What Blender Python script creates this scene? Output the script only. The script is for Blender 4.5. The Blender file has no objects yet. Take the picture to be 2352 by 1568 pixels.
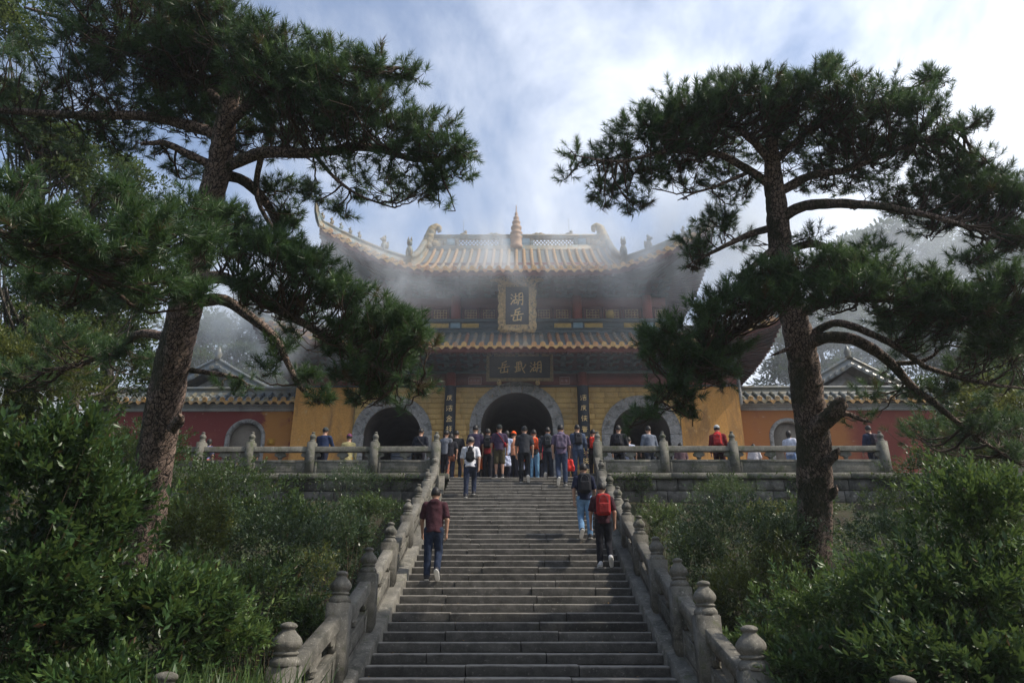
import bpy, bmesh, math, random
import numpy as np
from mathutils import Vector, Matrix

SC = bpy.context.scene
COL = SC.collection
rng = np.random.default_rng(11)
rnd = random.Random(5)
R = math.radians

# ------------------------------------------------------------------ camera
F = 1650.0                      # focal length in units of a 2352 px wide frame
PITCH, YAW = R(21.5), R(0.39)
CAM_LOC = Vector((0.0, -22.69, -4.34))
cam_d = bpy.data.cameras.new('camera')
cam = bpy.data.objects.new('camera', cam_d)
COL.objects.link(cam)
cam_d.sensor_width = 36.0
cam_d.lens = 36.0 * F / 2352.0
cam_d.clip_start, cam_d.clip_end = 0.1, 3000
cam.location = CAM_LOC
cam.rotation_euler = (math.pi / 2 + PITCH, 0, YAW)
SC.camera = cam
CAM_M = Matrix.LocRotScale(CAM_LOC, cam.rotation_euler, None)
CAM_R = np.array(CAM_M.to_3x3())
CAM_O = np.array(CAM_LOC)
VIEW = CAM_R @ np.array((0, 0, -1.0))


def P(px, py, d):
    """world point seen at a pixel of the survey sheet at depth d metres"""
    c = np.array(((px - 1176) / F * d, -(py - 784) / F * d, -d))
    return CAM_R @ c + CAM_O


def PY(px, py, y):
    """world point seen at a pixel, on the vertical plane y"""
    r = CAM_R @ np.array(((px - 1176) / F, -(py - 784) / F, -1.0))
    return CAM_O + r * ((y - CAM_O[1]) / r[1])


def project(p):
    c = CAM_R.T @ (np.asarray(p, float) - CAM_O)
    return 1176 + F * c[0] / -c[2], 784 - F * c[1] / -c[2], -c[2]


# ------------------------------------------------------------------ sky, sun, exposure
SUN_AZ, SUN_EL = R(100), R(50)   # clockwise from +y
sun_dir = Vector((math.sin(SUN_AZ) * math.cos(SUN_EL), math.cos(SUN_AZ) * math.cos(SUN_EL), math.sin(SUN_EL)))
world = bpy.data.worlds.new('World')
SC.world = world
world.use_nodes = True
wn, wl = world.node_tree.nodes, world.node_tree.links
wn.clear()


def wnode(t, **kw):
    n = wn.new(t)
    for k, v in kw.items():
        setattr(n, k, v)
    return n


sky = wnode('ShaderNodeTexSky', sky_type='NISHITA', sun_disc=False)
sky.sun_elevation, sky.sun_rotation = SUN_EL, SUN_AZ
sky.air_density, sky.dust_density, sky.ozone_density = 1.0, 0.6, 1.6
bg_sky = wnode('ShaderNodeBackground')
bg_sky.inputs['Strength'].default_value = 0.125
wl.new(sky.outputs[0], bg_sky.inputs['Color'])
tc = wnode('ShaderNodeTexCoord')
sep = wnode('ShaderNodeSeparateXYZ')
wl.new(tc.outputs['Generated'], sep.inputs[0])
den = wnode('ShaderNodeMath', operation='ADD')
den.inputs[1].default_value = 0.42
absz = wnode('ShaderNodeMath', operation='ABSOLUTE')
wl.new(sep.outputs['Z'], absz.inputs[0])
wl.new(absz.outputs[0], den.inputs[0])
dx = wnode('ShaderNodeMath', operation='DIVIDE')
dy = wnode('ShaderNodeMath', operation='DIVIDE')
wl.new(sep.outputs['X'], dx.inputs[0]); wl.new(den.outputs[0], dx.inputs[1])
wl.new(sep.outputs['Y'], dy.inputs[0]); wl.new(den.outputs[0], dy.inputs[1])
cmb = wnode('ShaderNodeCombineXYZ')
wl.new(dx.outputs[0], cmb.inputs[0]); wl.new(dy.outputs[0], cmb.inputs[1])
wmap = wnode('ShaderNodeMapping')
wmap.inputs['Location'].default_value = (0.62, 0.35, 0)
wmap.inputs['Rotation'].default_value = (0, 0, R(-38))
wmap.inputs['Scale'].default_value = (2.2, 1.5, 1)
wl.new(cmb.outputs[0], wmap.inputs[0])
cn = wnode('ShaderNodeTexNoise')
cn.inputs['Scale'].default_value = 1.5
cn.inputs['Detail'].default_value = 7
cn.inputs['Roughness'].default_value = 0.6
cn.inputs['Distortion'].default_value = 0.3
wl.new(wmap.outputs[0], cn.inputs[0])
# the cloud thickens towards the sun side
dot = wnode('ShaderNodeVectorMath', operation='DOT_PRODUCT')
wl.new(tc.outputs['Generated'], dot.inputs[0])
dot.inputs[1].default_value = sun_dir
dadd = wnode('ShaderNodeMath', operation='MULTIPLY_ADD')
dadd.inputs[1].default_value = 0.36
wl.new(dot.outputs['Value'], dadd.inputs[0])
wl.new(cn.outputs[0], dadd.inputs[2])
# and towards the horizon, where one looks through more of it
hz = wnode('ShaderNodeMath', operation='MULTIPLY_ADD')
hz.inputs[1].default_value = -0.42
wl.new(absz.outputs[0], hz.inputs[0])
wl.new(dadd.outputs[0], hz.inputs[2])
ramp = wnode('ShaderNodeMapRange', interpolation_type='SMOOTHSTEP')
ramp.inputs['From Min'].default_value = 0.24
ramp.inputs['From Max'].default_value = 0.70
ramp.inputs['To Min'].default_value = 0.1
ramp.inputs['To Max'].default_value = 1.0
wl.new(hz.outputs[0], ramp.inputs['Value'])
bright = wnode('ShaderNodeMapRange', interpolation_type='SMOOTHSTEP')
bright.inputs['From Min'].default_value = 0.0
bright.inputs['From Max'].default_value = 1.0
bright.inputs['To Min'].default_value = 0.76
bright.inputs['To Max'].default_value = 1.12
wl.new(dot.outputs['Value'], bright.inputs['Value'])
bg_cloud = wnode('ShaderNodeBackground')
bg_cloud.inputs['Color'].default_value = (0.88, 0.92, 1.0, 1)
wl.new(bright.outputs[0], bg_cloud.inputs['Strength'])
wmix = wnode('ShaderNodeMixShader')
wl.new(ramp.outputs[0], wmix.inputs[0])
wl.new(bg_sky.outputs[0], wmix.inputs[1])
wl.new(bg_cloud.outputs[0], wmix.inputs[2])
wout = wnode('ShaderNodeOutputWorld')
wl.new(wmix.outputs[0], wout.inputs[0])

sun_l = bpy.data.lights.new('sun', 'SUN')
sun_l.energy = 3.0
sun_l.angle = R(1.2)
sun_l.color = (1.0, 0.91, 0.78)
sun = bpy.data.objects.new('sun', sun_l)
COL.objects.link(sun)
sun.rotation_euler = (-sun_dir).to_track_quat('-Z', 'Y').to_euler()

SC.view_settings.view_transform = 'Standard'
SC.view_settings.look = 'None'
SC.view_settings.gamma = 1
SC.view_settings.exposure = 0.64
SC.view_settings.use_curve_mapping = False
SC.render.engine = 'CYCLES'
SC.cycles.use_denoising = True
SC.cycles.sample_clamp_direct = 6.0
SC.cycles.sample_clamp_indirect = 3.0
SC.cycles.max_bounces = 6
SC.cycles.diffuse_bounces = 3
SC.cycles.glossy_bounces = 2
SC.cycles.transmission_bounces = 4
SC.cycles.volume_bounces = 3
SC.cycles.transparent_max_bounces = 8
SC.cycles.caustics_reflective = False
SC.cycles.caustics_refractive = False


# ------------------------------------------------------------------ object helpers
def tag(o, label=None, cat=None, group=None, kind=None):
    if label: o['label'] = label
    if cat: o['category'] = cat
    if group: o['group'] = group
    if kind: o['kind'] = kind
    return o


def link(name, data, parent=None, loc=None):
    o = bpy.data.objects.new(name, data)
    COL.objects.link(o)
    if parent is not None:
        o.parent = parent
    if loc is not None:
        o.location = loc
    return o


def empty(name, loc=(0, 0, 0), rz=0.0):
    o = bpy.data.objects.new(name, None)
    COL.objects.link(o)
    o.empty_display_size = 0.2
    o.location = loc
    o.rotation_euler = (0, 0, rz)
    return o


def mesh_np(name, V, faces, mat=None, smooth=False, tint=None):
    """V (n,3); faces: list of (m,k) int arrays of one width each"""
    me = bpy.data.meshes.new(name)
    if isinstance(faces, np.ndarray):
        faces = [faces]
    faces = [np.asarray(f, np.int32) for f in faces if len(f)]
    V = np.asarray(V, np.float32)
    me.vertices.add(len(V))
    me.vertices.foreach_set('co', V.ravel())
    loops = np.concatenate([f.ravel() for f in faces])
    tot = np.concatenate([np.full(len(f), f.shape[1], np.int32) for f in faces])
    st = np.concatenate(([0], np.cumsum(tot)[:-1])).astype(np.int32)
    me.loops.add(len(loops))
    me.loops.foreach_set('vertex_index', loops)
    me.polygons.add(len(tot))
    me.polygons.foreach_set('loop_start', st)
    me.polygons.foreach_set('loop_total', tot)
    if smooth:
        me.polygons.foreach_set('use_smooth', np.ones(len(tot), bool))
    if tint is not None:
        a = me.attributes.new('tint', 'FLOAT', 'POINT')
        a.data.foreach_set('value', np.asarray(tint, np.float32))
    if mat is not None:
        me.materials.append(mat)
    me.update(calc_edges=True)
    return me


class MB:
    """collects vertices and faces of one mesh"""
    def __init__(s):
        s.v, s.f4, s.f3, s.fn, s.n = [], [], [], [], 0

    def add(s, V, quads=None, tris=None):
        V = np.asarray(V, float)
        if quads is not None and len(quads): s.f4.append(np.asarray(quads) + s.n)
        if tris is not None and len(tris): s.f3.append(np.asarray(tris) + s.n)
        s.v.append(V)
        s.n += len(V)

    def poly(s, V):
        s.fn.append(np.arange(len(V))[None, :] + s.n)
        s.v.append(np.asarray(V, float))
        s.n += len(V)

    def box(s, x0, x1, y0, y1, z0, z1, M=None):
        V = np.array([(x, y, z) for x in (x0, x1) for y in (y0, y1) for z in (z0, z1)], float)
        if M is not None:
            V = V @ np.asarray(M)[:3, :3].T + np.asarray(M)[:3, 3]
        s.add(V, [(0, 1, 3, 2), (4, 6, 7, 5), (0, 4, 5, 1), (2, 3, 7, 6), (0, 2, 6, 4), (1, 5, 7, 3)])

    def bar(s, a, b, w, h):
        """box beam from a to b; w across, h in the upward direction"""
        a, b = np.asarray(a, float), np.asarray(b, float)
        t = (b - a) / np.linalg.norm(b - a)
        up = np.array((0, 0, 1.0))
        if abs(t[2]) > 0.95: up = np.array((0, 1.0, 0))
        sx = np.cross(t, up); sx /= np.linalg.norm(sx)
        u = np.cross(sx, t)
        V = [p + sx * i * w / 2 + u * j * h / 2 for p in (a, b) for i in (-1, 1) for j in (-1, 1)]
        s.add(V, [(0, 2, 3, 1), (4, 5, 7, 6), (0, 4, 6, 2), (1, 3, 7, 5), (0, 1, 5, 4), (2, 6, 7, 3)])

    def tube(s, pts, rad, k=8, cap=True, jitter=0.0):
        V, q = tube_np(pts, rad, k, jitter)
        n = s.n
        s.add(V, q)
        if cap:
            s.fn.append((np.arange(k)[::-1] + n)[None, :])
            s.fn.append((np.arange(k) + n + len(V) - k)[None, :])

    def lathe(s, prof, k=16, c=(0, 0, 0), grooves=0, depth=0.0, zone=None):
        prof = np.asarray(prof, float)
        a = np.arange(k) * 2 * math.pi / k
        V = []
        for i, (r, z) in enumerate(prof):
            rr = np.full(k, r)
            if grooves and zone[0] <= z <= zone[1]:
                rr = r * (1 - depth * (0.5 + 0.5 * np.cos(a * grooves)))
            V.append(np.stack([c[0] + rr * np.cos(a), c[1] + rr * np.sin(a), np.full(k, c[2] + z)], 1))
        V = np.concatenate(V)
        m = len(prof)
        i = np.arange(m - 1)[:, None] * k
        j = np.arange(k)[None, :]
        jn = (j + 1) % k
        q = np.stack([i + j, i + jn, i + k + jn, i + k + j], -1).reshape(-1, 4)
        n = s.n
        s.add(V, q)
        s.fn.append((np.arange(k)[::-1] + n)[None, :])
        s.fn.append((np.arange(k) + n + (m - 1) * k)[None, :])

    def grid(s, G):
        """G (a,b,3) sheet of points"""
        a, b = G.shape[:2]
        i = np.arange(a - 1)[:, None] * b
        j = np.arange(b - 1)[None, :]
        s.add(G.reshape(-1, 3), np.stack([i + j, i + j + 1, i + b + j + 1, i + b + j], -1).reshape(-1, 4))

    def mesh(s, name, mat=None, smooth=False, bevel=0.0, seg=1):
        V = np.concatenate(s.v)
        fs = []
        if s.f4: fs.append(np.concatenate(s.f4))
        if s.f3: fs.append(np.concatenate(s.f3))
        fs += s.fn
        me = mesh_np(name, V, fs, mat, smooth)
        if bevel:
            bm = bmesh.new()
            bm.from_mesh(me)
            bmesh.ops.remove_doubles(bm, verts=bm.verts, dist=1e-5)
            es = [e for e in bm.edges if len(e.link_faces) == 2 and e.calc_face_angle(0) > 0.5]
            bmesh.ops.bevel(bm, geom=es, offset=bevel, segments=seg, affect='EDGES', clamp_overlap=True)
            bm.to_mesh(me)
            bm.free()
        return me

    def build(s, name, mat, parent=None, smooth=False, bevel=0.0, seg=1, loc=None):
        return link(name, s.mesh(name, mat, smooth, bevel, seg), parent, loc)


def frames(pts):
    pts = np.asarray(pts, float)
    t = np.gradient(pts, axis=0)
    t /= np.linalg.norm(t, axis=1, keepdims=True) + 1e-9
    n = np.zeros_like(t)
    ref = np.array((0, 0, 1.0)) if abs(t[0, 2]) < 0.9 else np.array((0, 1.0, 0))
    for i in range(len(t)):
        v = ref - t[i] * (ref @ t[i])
        v /= np.linalg.norm(v) + 1e-9
        n[i] = v
        ref = v
    return t, n, np.cross(t, n)


def tube_np(pts, rad, k, jitter=0.0):
    pts = np.asarray(pts, float)
    rad = np.broadcast_to(np.asarray(rad, float), (len(pts),))
    t, n, b = frames(pts)
    a = np.arange(k) * 2 * math.pi / k
    rr = rad[:, None] * (1 + (rng.normal(0, jitter, (len(pts), k)) if jitter else 0))
    V = pts[:, None, :] + rr[..., None] * (np.cos(a)[None, :, None] * n[:, None, :] + np.sin(a)[None, :, None] * b[:, None, :])
    i = np.arange(len(pts) - 1)[:, None] * k
    j = np.arange(k)[None, :]
    jn = (j + 1) % k
    q = np.stack([i + j, i + jn, i + k + jn, i + k + j], -1).reshape(-1, 4)
    return V.reshape(-1, 3), q


def spline(pts, n):
    """Catmull-Rom through pts (rows may carry radius columns), n samples"""
    p = np.asarray(pts, float)
    if len(p) == 2:
        u = np.linspace(0, 1, n)[:, None]
        return p[0] * (1 - u) + p[1] * u
    e = np.concatenate([[2 * p[0] - p[1]], p, [2 * p[-1] - p[-2]]])
    u = np.linspace(0, len(p) - 1 - 1e-6, n)
    i = u.astype(int)
    f = (u - i)[:, None]
    a, b, c, d = e[i], e[i + 1], e[i + 2], e[i + 3]
    return 0.5 * (2 * b + (c - a) * f + (2 * a - 5 * b + 4 * c - d) * f ** 2 + (3 * b - a - 3 * c + d) * f ** 3)


# ------------------------------------------------------------------ materials
MATS = {}


def new_mat(name):
    m = bpy.data.materials.new(name)
    m.use_nodes = True
    nt = m.node_tree
    nt.nodes.clear()
    out = nt.nodes.new('ShaderNodeOutputMaterial')
    b = nt.nodes.new('ShaderNodeBsdfPrincipled')
    nt.links.new(b.outputs[0], out.inputs[0])
    MATS[name] = m
    return m, nt, b, out


def noise_node(nt, coord, scale, detail=5, rough=0.6, dist=0.0, stretch=None):
    if stretch is not None:
        mp = nt.nodes.new('ShaderNodeMapping')
        mp.inputs['Scale'].default_value = stretch
        nt.links.new(coord, mp.inputs[0])
        coord = mp.outputs[0]
    n = nt.nodes.new('ShaderNodeTexNoise')
    n.inputs['Scale'].default_value = scale
    n.inputs['Detail'].default_value = detail
    n.inputs['Roughness'].default_value = rough
    n.inputs['Distortion'].default_value = dist
    nt.links.new(coord, n.inputs['Vector'])
    return n.outputs[0]


def ramp_node(nt, fac, stops):
    r = nt.nodes.new('ShaderNodeValToRGB')
    e = r.color_ramp.elements
    while len(e) < len(stops): e.new(0.5)
    for el, (p, c) in zip(e, stops):
        el.position = p
        el.color = (*c, 1)
    nt.links.new(fac, r.inputs[0])
    return r.outputs[0]


def mix_node(nt, fac, a, b, mode='MIX'):
    m = nt.nodes.new('ShaderNodeMix')
    m.data_type = 'RGBA'
    m.blend_type = mode
    for sock, v in ((m.inputs[0], fac), (m.inputs[6], a), (m.inputs[7], b)):
        if isinstance(v, (int, float)): sock.default_value = v
        elif isinstance(v, tuple): sock.default_value = (*v, 1)
        else: nt.links.new(v, sock)
    return m.outputs[2]


def rng_node(nt, v, a, b, c=0.0, d=1.0):
    m = nt.nodes.new('ShaderNodeMapRange')
    m.interpolation_type = 'SMOOTHSTEP'
    for k, x in zip(('From Min', 'From Max', 'To Min', 'To Max'), (a, b, c, d)):
        m.inputs[k].default_value = x
    nt.links.new(v, m.inputs['Value'])
    return m.outputs[0]


def world_pos(nt):
    return nt.nodes.new('ShaderNodeNewGeometry').outputs['Position']


def bump_to(nt, b, h, strength=0.3, dist=0.02):
    bp = nt.nodes.new('ShaderNodeBump')
    bp.inputs['Strength'].default_value = strength
    bp.inputs['Distance'].default_value = dist
    nt.links.new(h, bp.inputs['Height'])
    nt.links.new(bp.outputs[0], b.inputs['Normal'])


def worn(name, c1, c2, scale=3.0, rough=0.85, bump=0.3, bdist=0.02, stain=None, stain_scale=0.9, stain_amt=(0.52, 0.7),
         speck=None, moss=None, moss_amt=(0.55, 0.72), per_obj=0.0, spec=0.3, fine=40.0, stretch=None, wear_lit=None):
    """weathered surface: two base tones, stains, lichen specks, moss, all placed in world space"""
    m, nt, b, out = new_mat(name)
    pos = world_pos(nt)
    n1 = noise_node(nt, pos, scale, 6, 0.65, 0.2, stretch)
    col = ramp_node(nt, n1, [(0.3, c1), (0.7, c2)])
    n2 = noise_node(nt, pos, fine, 4, 0.7)
    col = mix_node(nt, 0.5, col, ramp_node(nt, n2, [(0.3, (0.25, 0.25, 0.25)), (0.72, (0.78, 0.78, 0.78))]), 'OVERLAY')
    if stain is not None:
        n3 = noise_node(nt, pos, stain_scale, 7, 0.7, 0.6, stretch)
        col = mix_node(nt, rng_node(nt, n3, stain_amt[0], stain_amt[1], 0, 0.9), col, stain)
    if speck is not None:
        n4 = noise_node(nt, pos, scale * 4, 5, 0.75)
        col = mix_node(nt, rng_node(nt, n4, 0.58, 0.68, 0, 0.8), col, speck)
    if moss is not None:
        n5 = noise_node(nt, pos, stain_scale * 1.7 + 0.3, 7, 0.75, 0.3)
        col = mix_node(nt, rng_node(nt, n5, moss_amt[0], moss_amt[1], 0, 0.85), col, moss)
    if per_obj:
        oi = nt.nodes.new('ShaderNodeObjectInfo')
        mr = nt.nodes.new('ShaderNodeMapRange')
        mr.inputs['To Min'].default_value = 1 - per_obj
        mr.inputs['To Max'].default_value = 1 + per_obj
        nt.links.new(oi.outputs['Random'], mr.inputs['Value'])
        vm = nt.nodes.new('ShaderNodeVectorMath')
        vm.operation = 'SCALE'
        nt.links.new(col, vm.inputs[0])
        nt.links.new(mr.outputs[0], vm.inputs['Scale'])
        col = vm.outputs[0]
    if wear_lit is not None:      # edges polished by feet, with the brightness of lit edges painted in
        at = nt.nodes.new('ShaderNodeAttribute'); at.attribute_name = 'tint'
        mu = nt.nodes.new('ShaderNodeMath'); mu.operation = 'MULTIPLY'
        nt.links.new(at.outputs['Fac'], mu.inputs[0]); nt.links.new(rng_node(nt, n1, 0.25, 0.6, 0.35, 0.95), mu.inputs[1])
        col = mix_node(nt, mu.outputs[0], col, wear_lit)
    nt.links.new(col, b.inputs['Base Color'])
    b.inputs['Roughness'].default_value = rough
    b.inputs['Specular IOR Level'].default_value = spec
    if bump:
        ad = nt.nodes.new('ShaderNodeMath')
        ad.operation = 'MULTIPLY_ADD'
        ad.inputs[1].default_value = 0.45
        nt.links.new(n2, ad.inputs[0])
        nt.links.new(n1, ad.inputs[2])
        bump_to(nt, b, ad.outputs[0], bump, bdist)
    return m


def leaf_mat(name, dark, mid, light, rough=0.4, trans=0.35, spec=0.4):
    """foliage: colour by the leaf's own tint, part of the light passes through"""
    m, nt, b, out = new_mat(name)
    at = nt.nodes.new('ShaderNodeAttribute')
    at.attribute_name = 'tint'
    oi = nt.nodes.new('ShaderNodeObjectInfo')
    ma = nt.nodes.new('ShaderNodeMath')
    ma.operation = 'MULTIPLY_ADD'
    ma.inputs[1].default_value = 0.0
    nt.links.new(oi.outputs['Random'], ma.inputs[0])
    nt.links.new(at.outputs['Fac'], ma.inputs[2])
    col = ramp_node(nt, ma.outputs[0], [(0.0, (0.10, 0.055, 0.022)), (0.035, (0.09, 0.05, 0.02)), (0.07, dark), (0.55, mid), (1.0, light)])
    nt.links.new(col, b.inputs['Base Color'])
    b.inputs['Roughness'].default_value = rough
    b.inputs['Specular IOR Level'].default_value = spec
    tr = nt.nodes.new('ShaderNodeBsdfTranslucent')
    nt.links.new(mix_node(nt, 0.5, col, light), tr.inputs['Color'])
    mx = nt.nodes.new('ShaderNodeMixShader')
    mx.inputs[0].default_value = trans
    nt.links.new(b.outputs[0], mx.inputs[1])
    nt.links.new(tr.outputs[0], mx.inputs[2])
    nt.links.new(mx.outputs[0], out.inputs[0])
    return m


def cloth(name, c, rough=0.9, var=0.25):
    m, nt, b, out = new_mat(name)
    pos = world_pos(nt)
    n = noise_node(nt, pos, 14, 4, 0.6)
    d = tuple(x * (1 - var) for x in c)
    l = tuple(min(1, x * (1 + var)) for x in c)
    nt.links.new(ramp_node(nt, n, [(0.3, d), (0.7, l)]), b.inputs['Base Color'])
    b.inputs['Roughness'].default_value = rough
    b.inputs['Specular IOR Level'].default_value = 0.2
    bump_to(nt, b, noise_node(nt, pos, 9, 3, 0.5, 0.8), 0.5, 0.03)
    return m


def plain(name, c, rough=0.6, metal=0.0, spec=0.4):
    m, nt, b, out = new_mat(name)
    n = noise_node(nt, world_pos(nt), 9, 4, 0.6)
    d = tuple(x * 0.8 for x in c)
    l = tuple(min(1, x * 1.2) for x in c)
    nt.links.new(ramp_node(nt, n, [(0.3, d), (0.7, l)]), b.inputs['Base Color'])
    b.inputs['Roughness'].default_value = rough
    b.inputs['Metallic'].default_value = metal
    b.inputs['Specular IOR Level'].default_value = spec
    return m


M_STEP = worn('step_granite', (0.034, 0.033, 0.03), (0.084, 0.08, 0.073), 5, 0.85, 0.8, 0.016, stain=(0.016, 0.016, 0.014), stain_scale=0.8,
              speck=(0.17, 0.16, 0.14), moss=(0.045, 0.05, 0.026), moss_amt=(0.6, 0.78), per_obj=0.28, fine=70, wear_lit=(0.30, 0.28, 0.25))
M_RAIL = worn('rail_stone', (0.075, 0.073, 0.064), (0.2, 0.187, 0.16), 4, 0.85, 0.7, 0.018, stain=(0.04, 0.042, 0.034), stain_scale=1.9,
              speck=(0.34, 0.325, 0.285), moss=(0.075, 0.085, 0.035), moss_amt=(0.54, 0.72), per_obj=0.22, fine=55)
M_TERRACE = worn('terrace_rail_stone', (0.085, 0.084, 0.07), (0.2, 0.19, 0.162), 3.5, 0.88, 0.5, 0.015, stain=(0.05, 0.055, 0.04), stain_scale=1.5,
                 speck=(0.36, 0.35, 0.3), moss=(0.06, 0.075, 0.03), moss_amt=(0.5, 0.66), per_obj=0.22, fine=55)
M_WALLSTONE = worn('retaining_stone', (0.05, 0.05, 0.046), (0.17, 0.16, 0.145), 2.2, 0.9, 0.6, 0.03, stain=(0.022, 0.024, 0.02), stain_scale=1.4,
                   speck=(0.24, 0.23, 0.21), moss=(0.05, 0.065, 0.028), moss_amt=(0.55, 0.7), per_obj=0.35, fine=40)
M_SOIL = worn('soil', (0.03, 0.025, 0.018), (0.065, 0.055, 0.035), 1.2, 0.95, 0.6, 0.08, moss=(0.03, 0.05, 0.015), moss_amt=(0.4, 0.6))
M_PAVE = worn('terrace_paving', (0.2, 0.19, 0.175), (0.32, 0.3, 0.28), 2, 0.85, 0.3, 0.01, stain=(0.1, 0.1, 0.09))
# ------------------------------------------------------------------ ground
RISE, RUN = 0.148, 0.345
SLOPE = RISE / RUN
Z_LOW = -6.05
POST_Y = [-15.6, -12.9, -10.86, -9.24, -7.45, -5.31, -3.61, -1.8, -0.0]
FLARE_Y = [-22, -15.8, -13.6, -11.9, -10.5, -8.7, -5.3, 1]
FLARE_X = [3.6, 3.1, 2.7, 2.5, 2.42, 2.4, 2.4, 2.4]


def rail_x(y):
    return float(np.interp(y, FLARE_Y, FLARE_X))


def terrain_z(x, y):
    x = np.asarray(x, float)
    y = np.asarray(y, float)
    z = np.where(y < 0, -1.9 + 0.29 * y, -0.6)
    z = np.maximum(z, Z_LOW - 0.03)
    bank = np.clip((np.abs(x) - 5.5) / 6, 0, 1) * np.clip((y + 16) / 14, 0, 1)
    z = z + bank * 0.9 * (y < 0) * np.clip(-y / 3, 0, 1)
    # hillsides left, right and behind the temple
    side = np.clip((np.abs(x) - 15) / 40, 0, 1.6)
    back = np.clip((y - 16) / 60, 0, 1.5)
    hill = 15 * side * np.clip((y + 12) / 30, 0, 1) + 10 * back * np.clip((np.abs(x) - 6) / 30, 0, 1)
    z = z + hill
    near = np.abs(x) < 3.4
    z = np.where(near & (y < 0.2), np.minimum(z, SLOPE * y - 0.75), z)
    z = np.maximum(z, Z_LOW - 1.0)
    z = np.where(near & (y < -13.8), Z_LOW - 0.03, z)
    return z + 0.12 * np.sin(x * 1.3 + y * 0.7) * np.cos(y * 1.1 - x * 0.4) * (~near)


gx = np.concatenate([np.linspace(-900, -70, 12), np.linspace(-60, 60, 161), np.linspace(70, 900, 12)])
gy = np.concatenate([np.linspace(-300, -40, 8), np.linspace(-34, 30, 110), np.linspace(34, 110, 20), np.linspace(140, 1500, 10)])
GX, GY = np.meshgrid(gx, gy, indexing='ij')
gb = MB()
gb.grid(np.stack([GX, GY, terrain_z(GX, GY)], -1))
tag(gb.build('ground', M_SOIL, smooth=True), kind='structure')

# stone paving of the lower landing and of the terrace
pv = MB()
pv.box(-3.7, 3.7, -30, -13.9, Z_LOW - 0.3, Z_LOW)
tag(pv.build('lower_landing', M_PAVE), kind='structure')
pv = MB()
pv.box(-14, 14, 0.32, 12, -0.5, 0.0)
tag(pv.build('terrace_floor', M_PAVE), kind='structure')

# ------------------------------------------------------------------ staircase: every step laid from single stones
stairs = tag(empty('stairs', (0, 0, 0)), kind='structure')


def worn_slab(x0, x1, y0, y1, z0, z1, seed):
    """a stone bar with a worn, slightly wavy front edge (front is y0)"""
    r = np.random.default_rng(seed)
    n = max(3, int((x1 - x0) / 0.16))
    xs = np.linspace(x0, x1, n)
    chip = np.clip(r.normal(0, 0.007, n) + 0.008 * np.sin(xs * r.uniform(1.5, 3) + r.uniform(0, 6)), -0.02, 0.02)
    c = 0.018 + np.abs(r.normal(0, 0.008, n))
    c[0] += 0.008; c[-1] += 0.008
    prof = [np.stack([xs, np.full(n, y0) + chip, np.full(n, z0)], 1),
            np.stack([xs, np.full(n, y0) + chip, z1 - c], 1),
            np.stack([xs, y0 + chip + c * 0.35, z1 - c * 0.3], 1),
            np.stack([xs, y0 + chip + c * 1.2, np.full(n, z1)], 1),
            np.stack([xs, np.full(n, y1), np.full(n, z1 - 0.002)], 1),
            np.stack([xs, np.full(n, y1), np.full(n, z0)], 1)]
    G = np.stack(prof + [prof[0]], 0)
    b = MB()
    b.grid(G[:, ::-1])
    b.poly([p[0] for p in prof][::-1])
    b.poly([p[-1] for p in prof])
    return b


for k in range(0, 42):
    y0, z1 = -RUN * k, -RISE * k
    hw = rail_x(y0) - 0.28
    cuts = [-hw]
    x = -hw + rnd.uniform(0.7, 1.7)
    while x < hw - 0.6:
        cuts.append(x)
        x += rnd.uniform(1.1, 2.0)
    cuts.append(hw)
    for i in range(len(cuts) - 1):
        dyj, dzj = rnd.uniform(-0.013, 0.013), rnd.uniform(-0.009, 0.006)
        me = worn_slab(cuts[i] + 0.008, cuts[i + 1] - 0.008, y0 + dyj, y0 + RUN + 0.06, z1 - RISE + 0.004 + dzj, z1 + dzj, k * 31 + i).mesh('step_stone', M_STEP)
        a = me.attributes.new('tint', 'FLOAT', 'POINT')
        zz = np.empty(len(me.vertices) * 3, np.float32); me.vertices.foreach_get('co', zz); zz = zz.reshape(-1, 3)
        a.data.foreach_set('value', np.clip((zz[:, 2] - (z1 + dzj) + 0.022) / 0.02, 0, 1).astype(np.float32))  # pale band on tread and nosing: foot wear plus painted edge light
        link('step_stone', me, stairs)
core = MB()
core.add([(-2.1, 0.3, -0.3), (2.1, 0.3, -0.3), (2.1, -14.3, -6.45), (-2.1, -14.3, -6.45), (-2.1, 0.3, -7), (2.1, 0.3, -7), (2.1, -14.3, -7), (-2.1, -14.3, -7)],
         [(0, 3, 2, 1), (0, 4, 7, 3), (1, 2, 6, 5), (2, 3, 7, 6)])
core.build('stair_core', M_SOIL, stairs)

# ------------------------------------------------------------------ stone balustrades
finial_b = MB()
finial_b.lathe([(0.150, 0.0), (0.150, 0.012), (0.155, 0.03), (0.145, 0.06), (0.125, 0.085), (0.108, 0.1), (0.108, 0.108), (0.124, 0.116), (0.128, 0.128), (0.122, 0.14),
                (0.108, 0.146), (0.112, 0.156), (0.135, 0.18), (0.148, 0.21), (0.15, 0.235), (0.142, 0.265), (0.12, 0.3), (0.092, 0.33), (0.072, 0.355), (0.064, 0.37),
                (0.07, 0.382), (0.083, 0.395), (0.086, 0.41), (0.076, 0.428), (0.05, 0.442), (0.018, 0.45)], 32, grooves=8, depth=0.07, zone=(0.155, 0.345))
FINIAL = finial_b.mesh('finial', M_RAIL, smooth=True)
finial_t = FINIAL.copy()
finial_t.materials.clear()
finial_t.materials.append(M_TERRACE)


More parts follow.
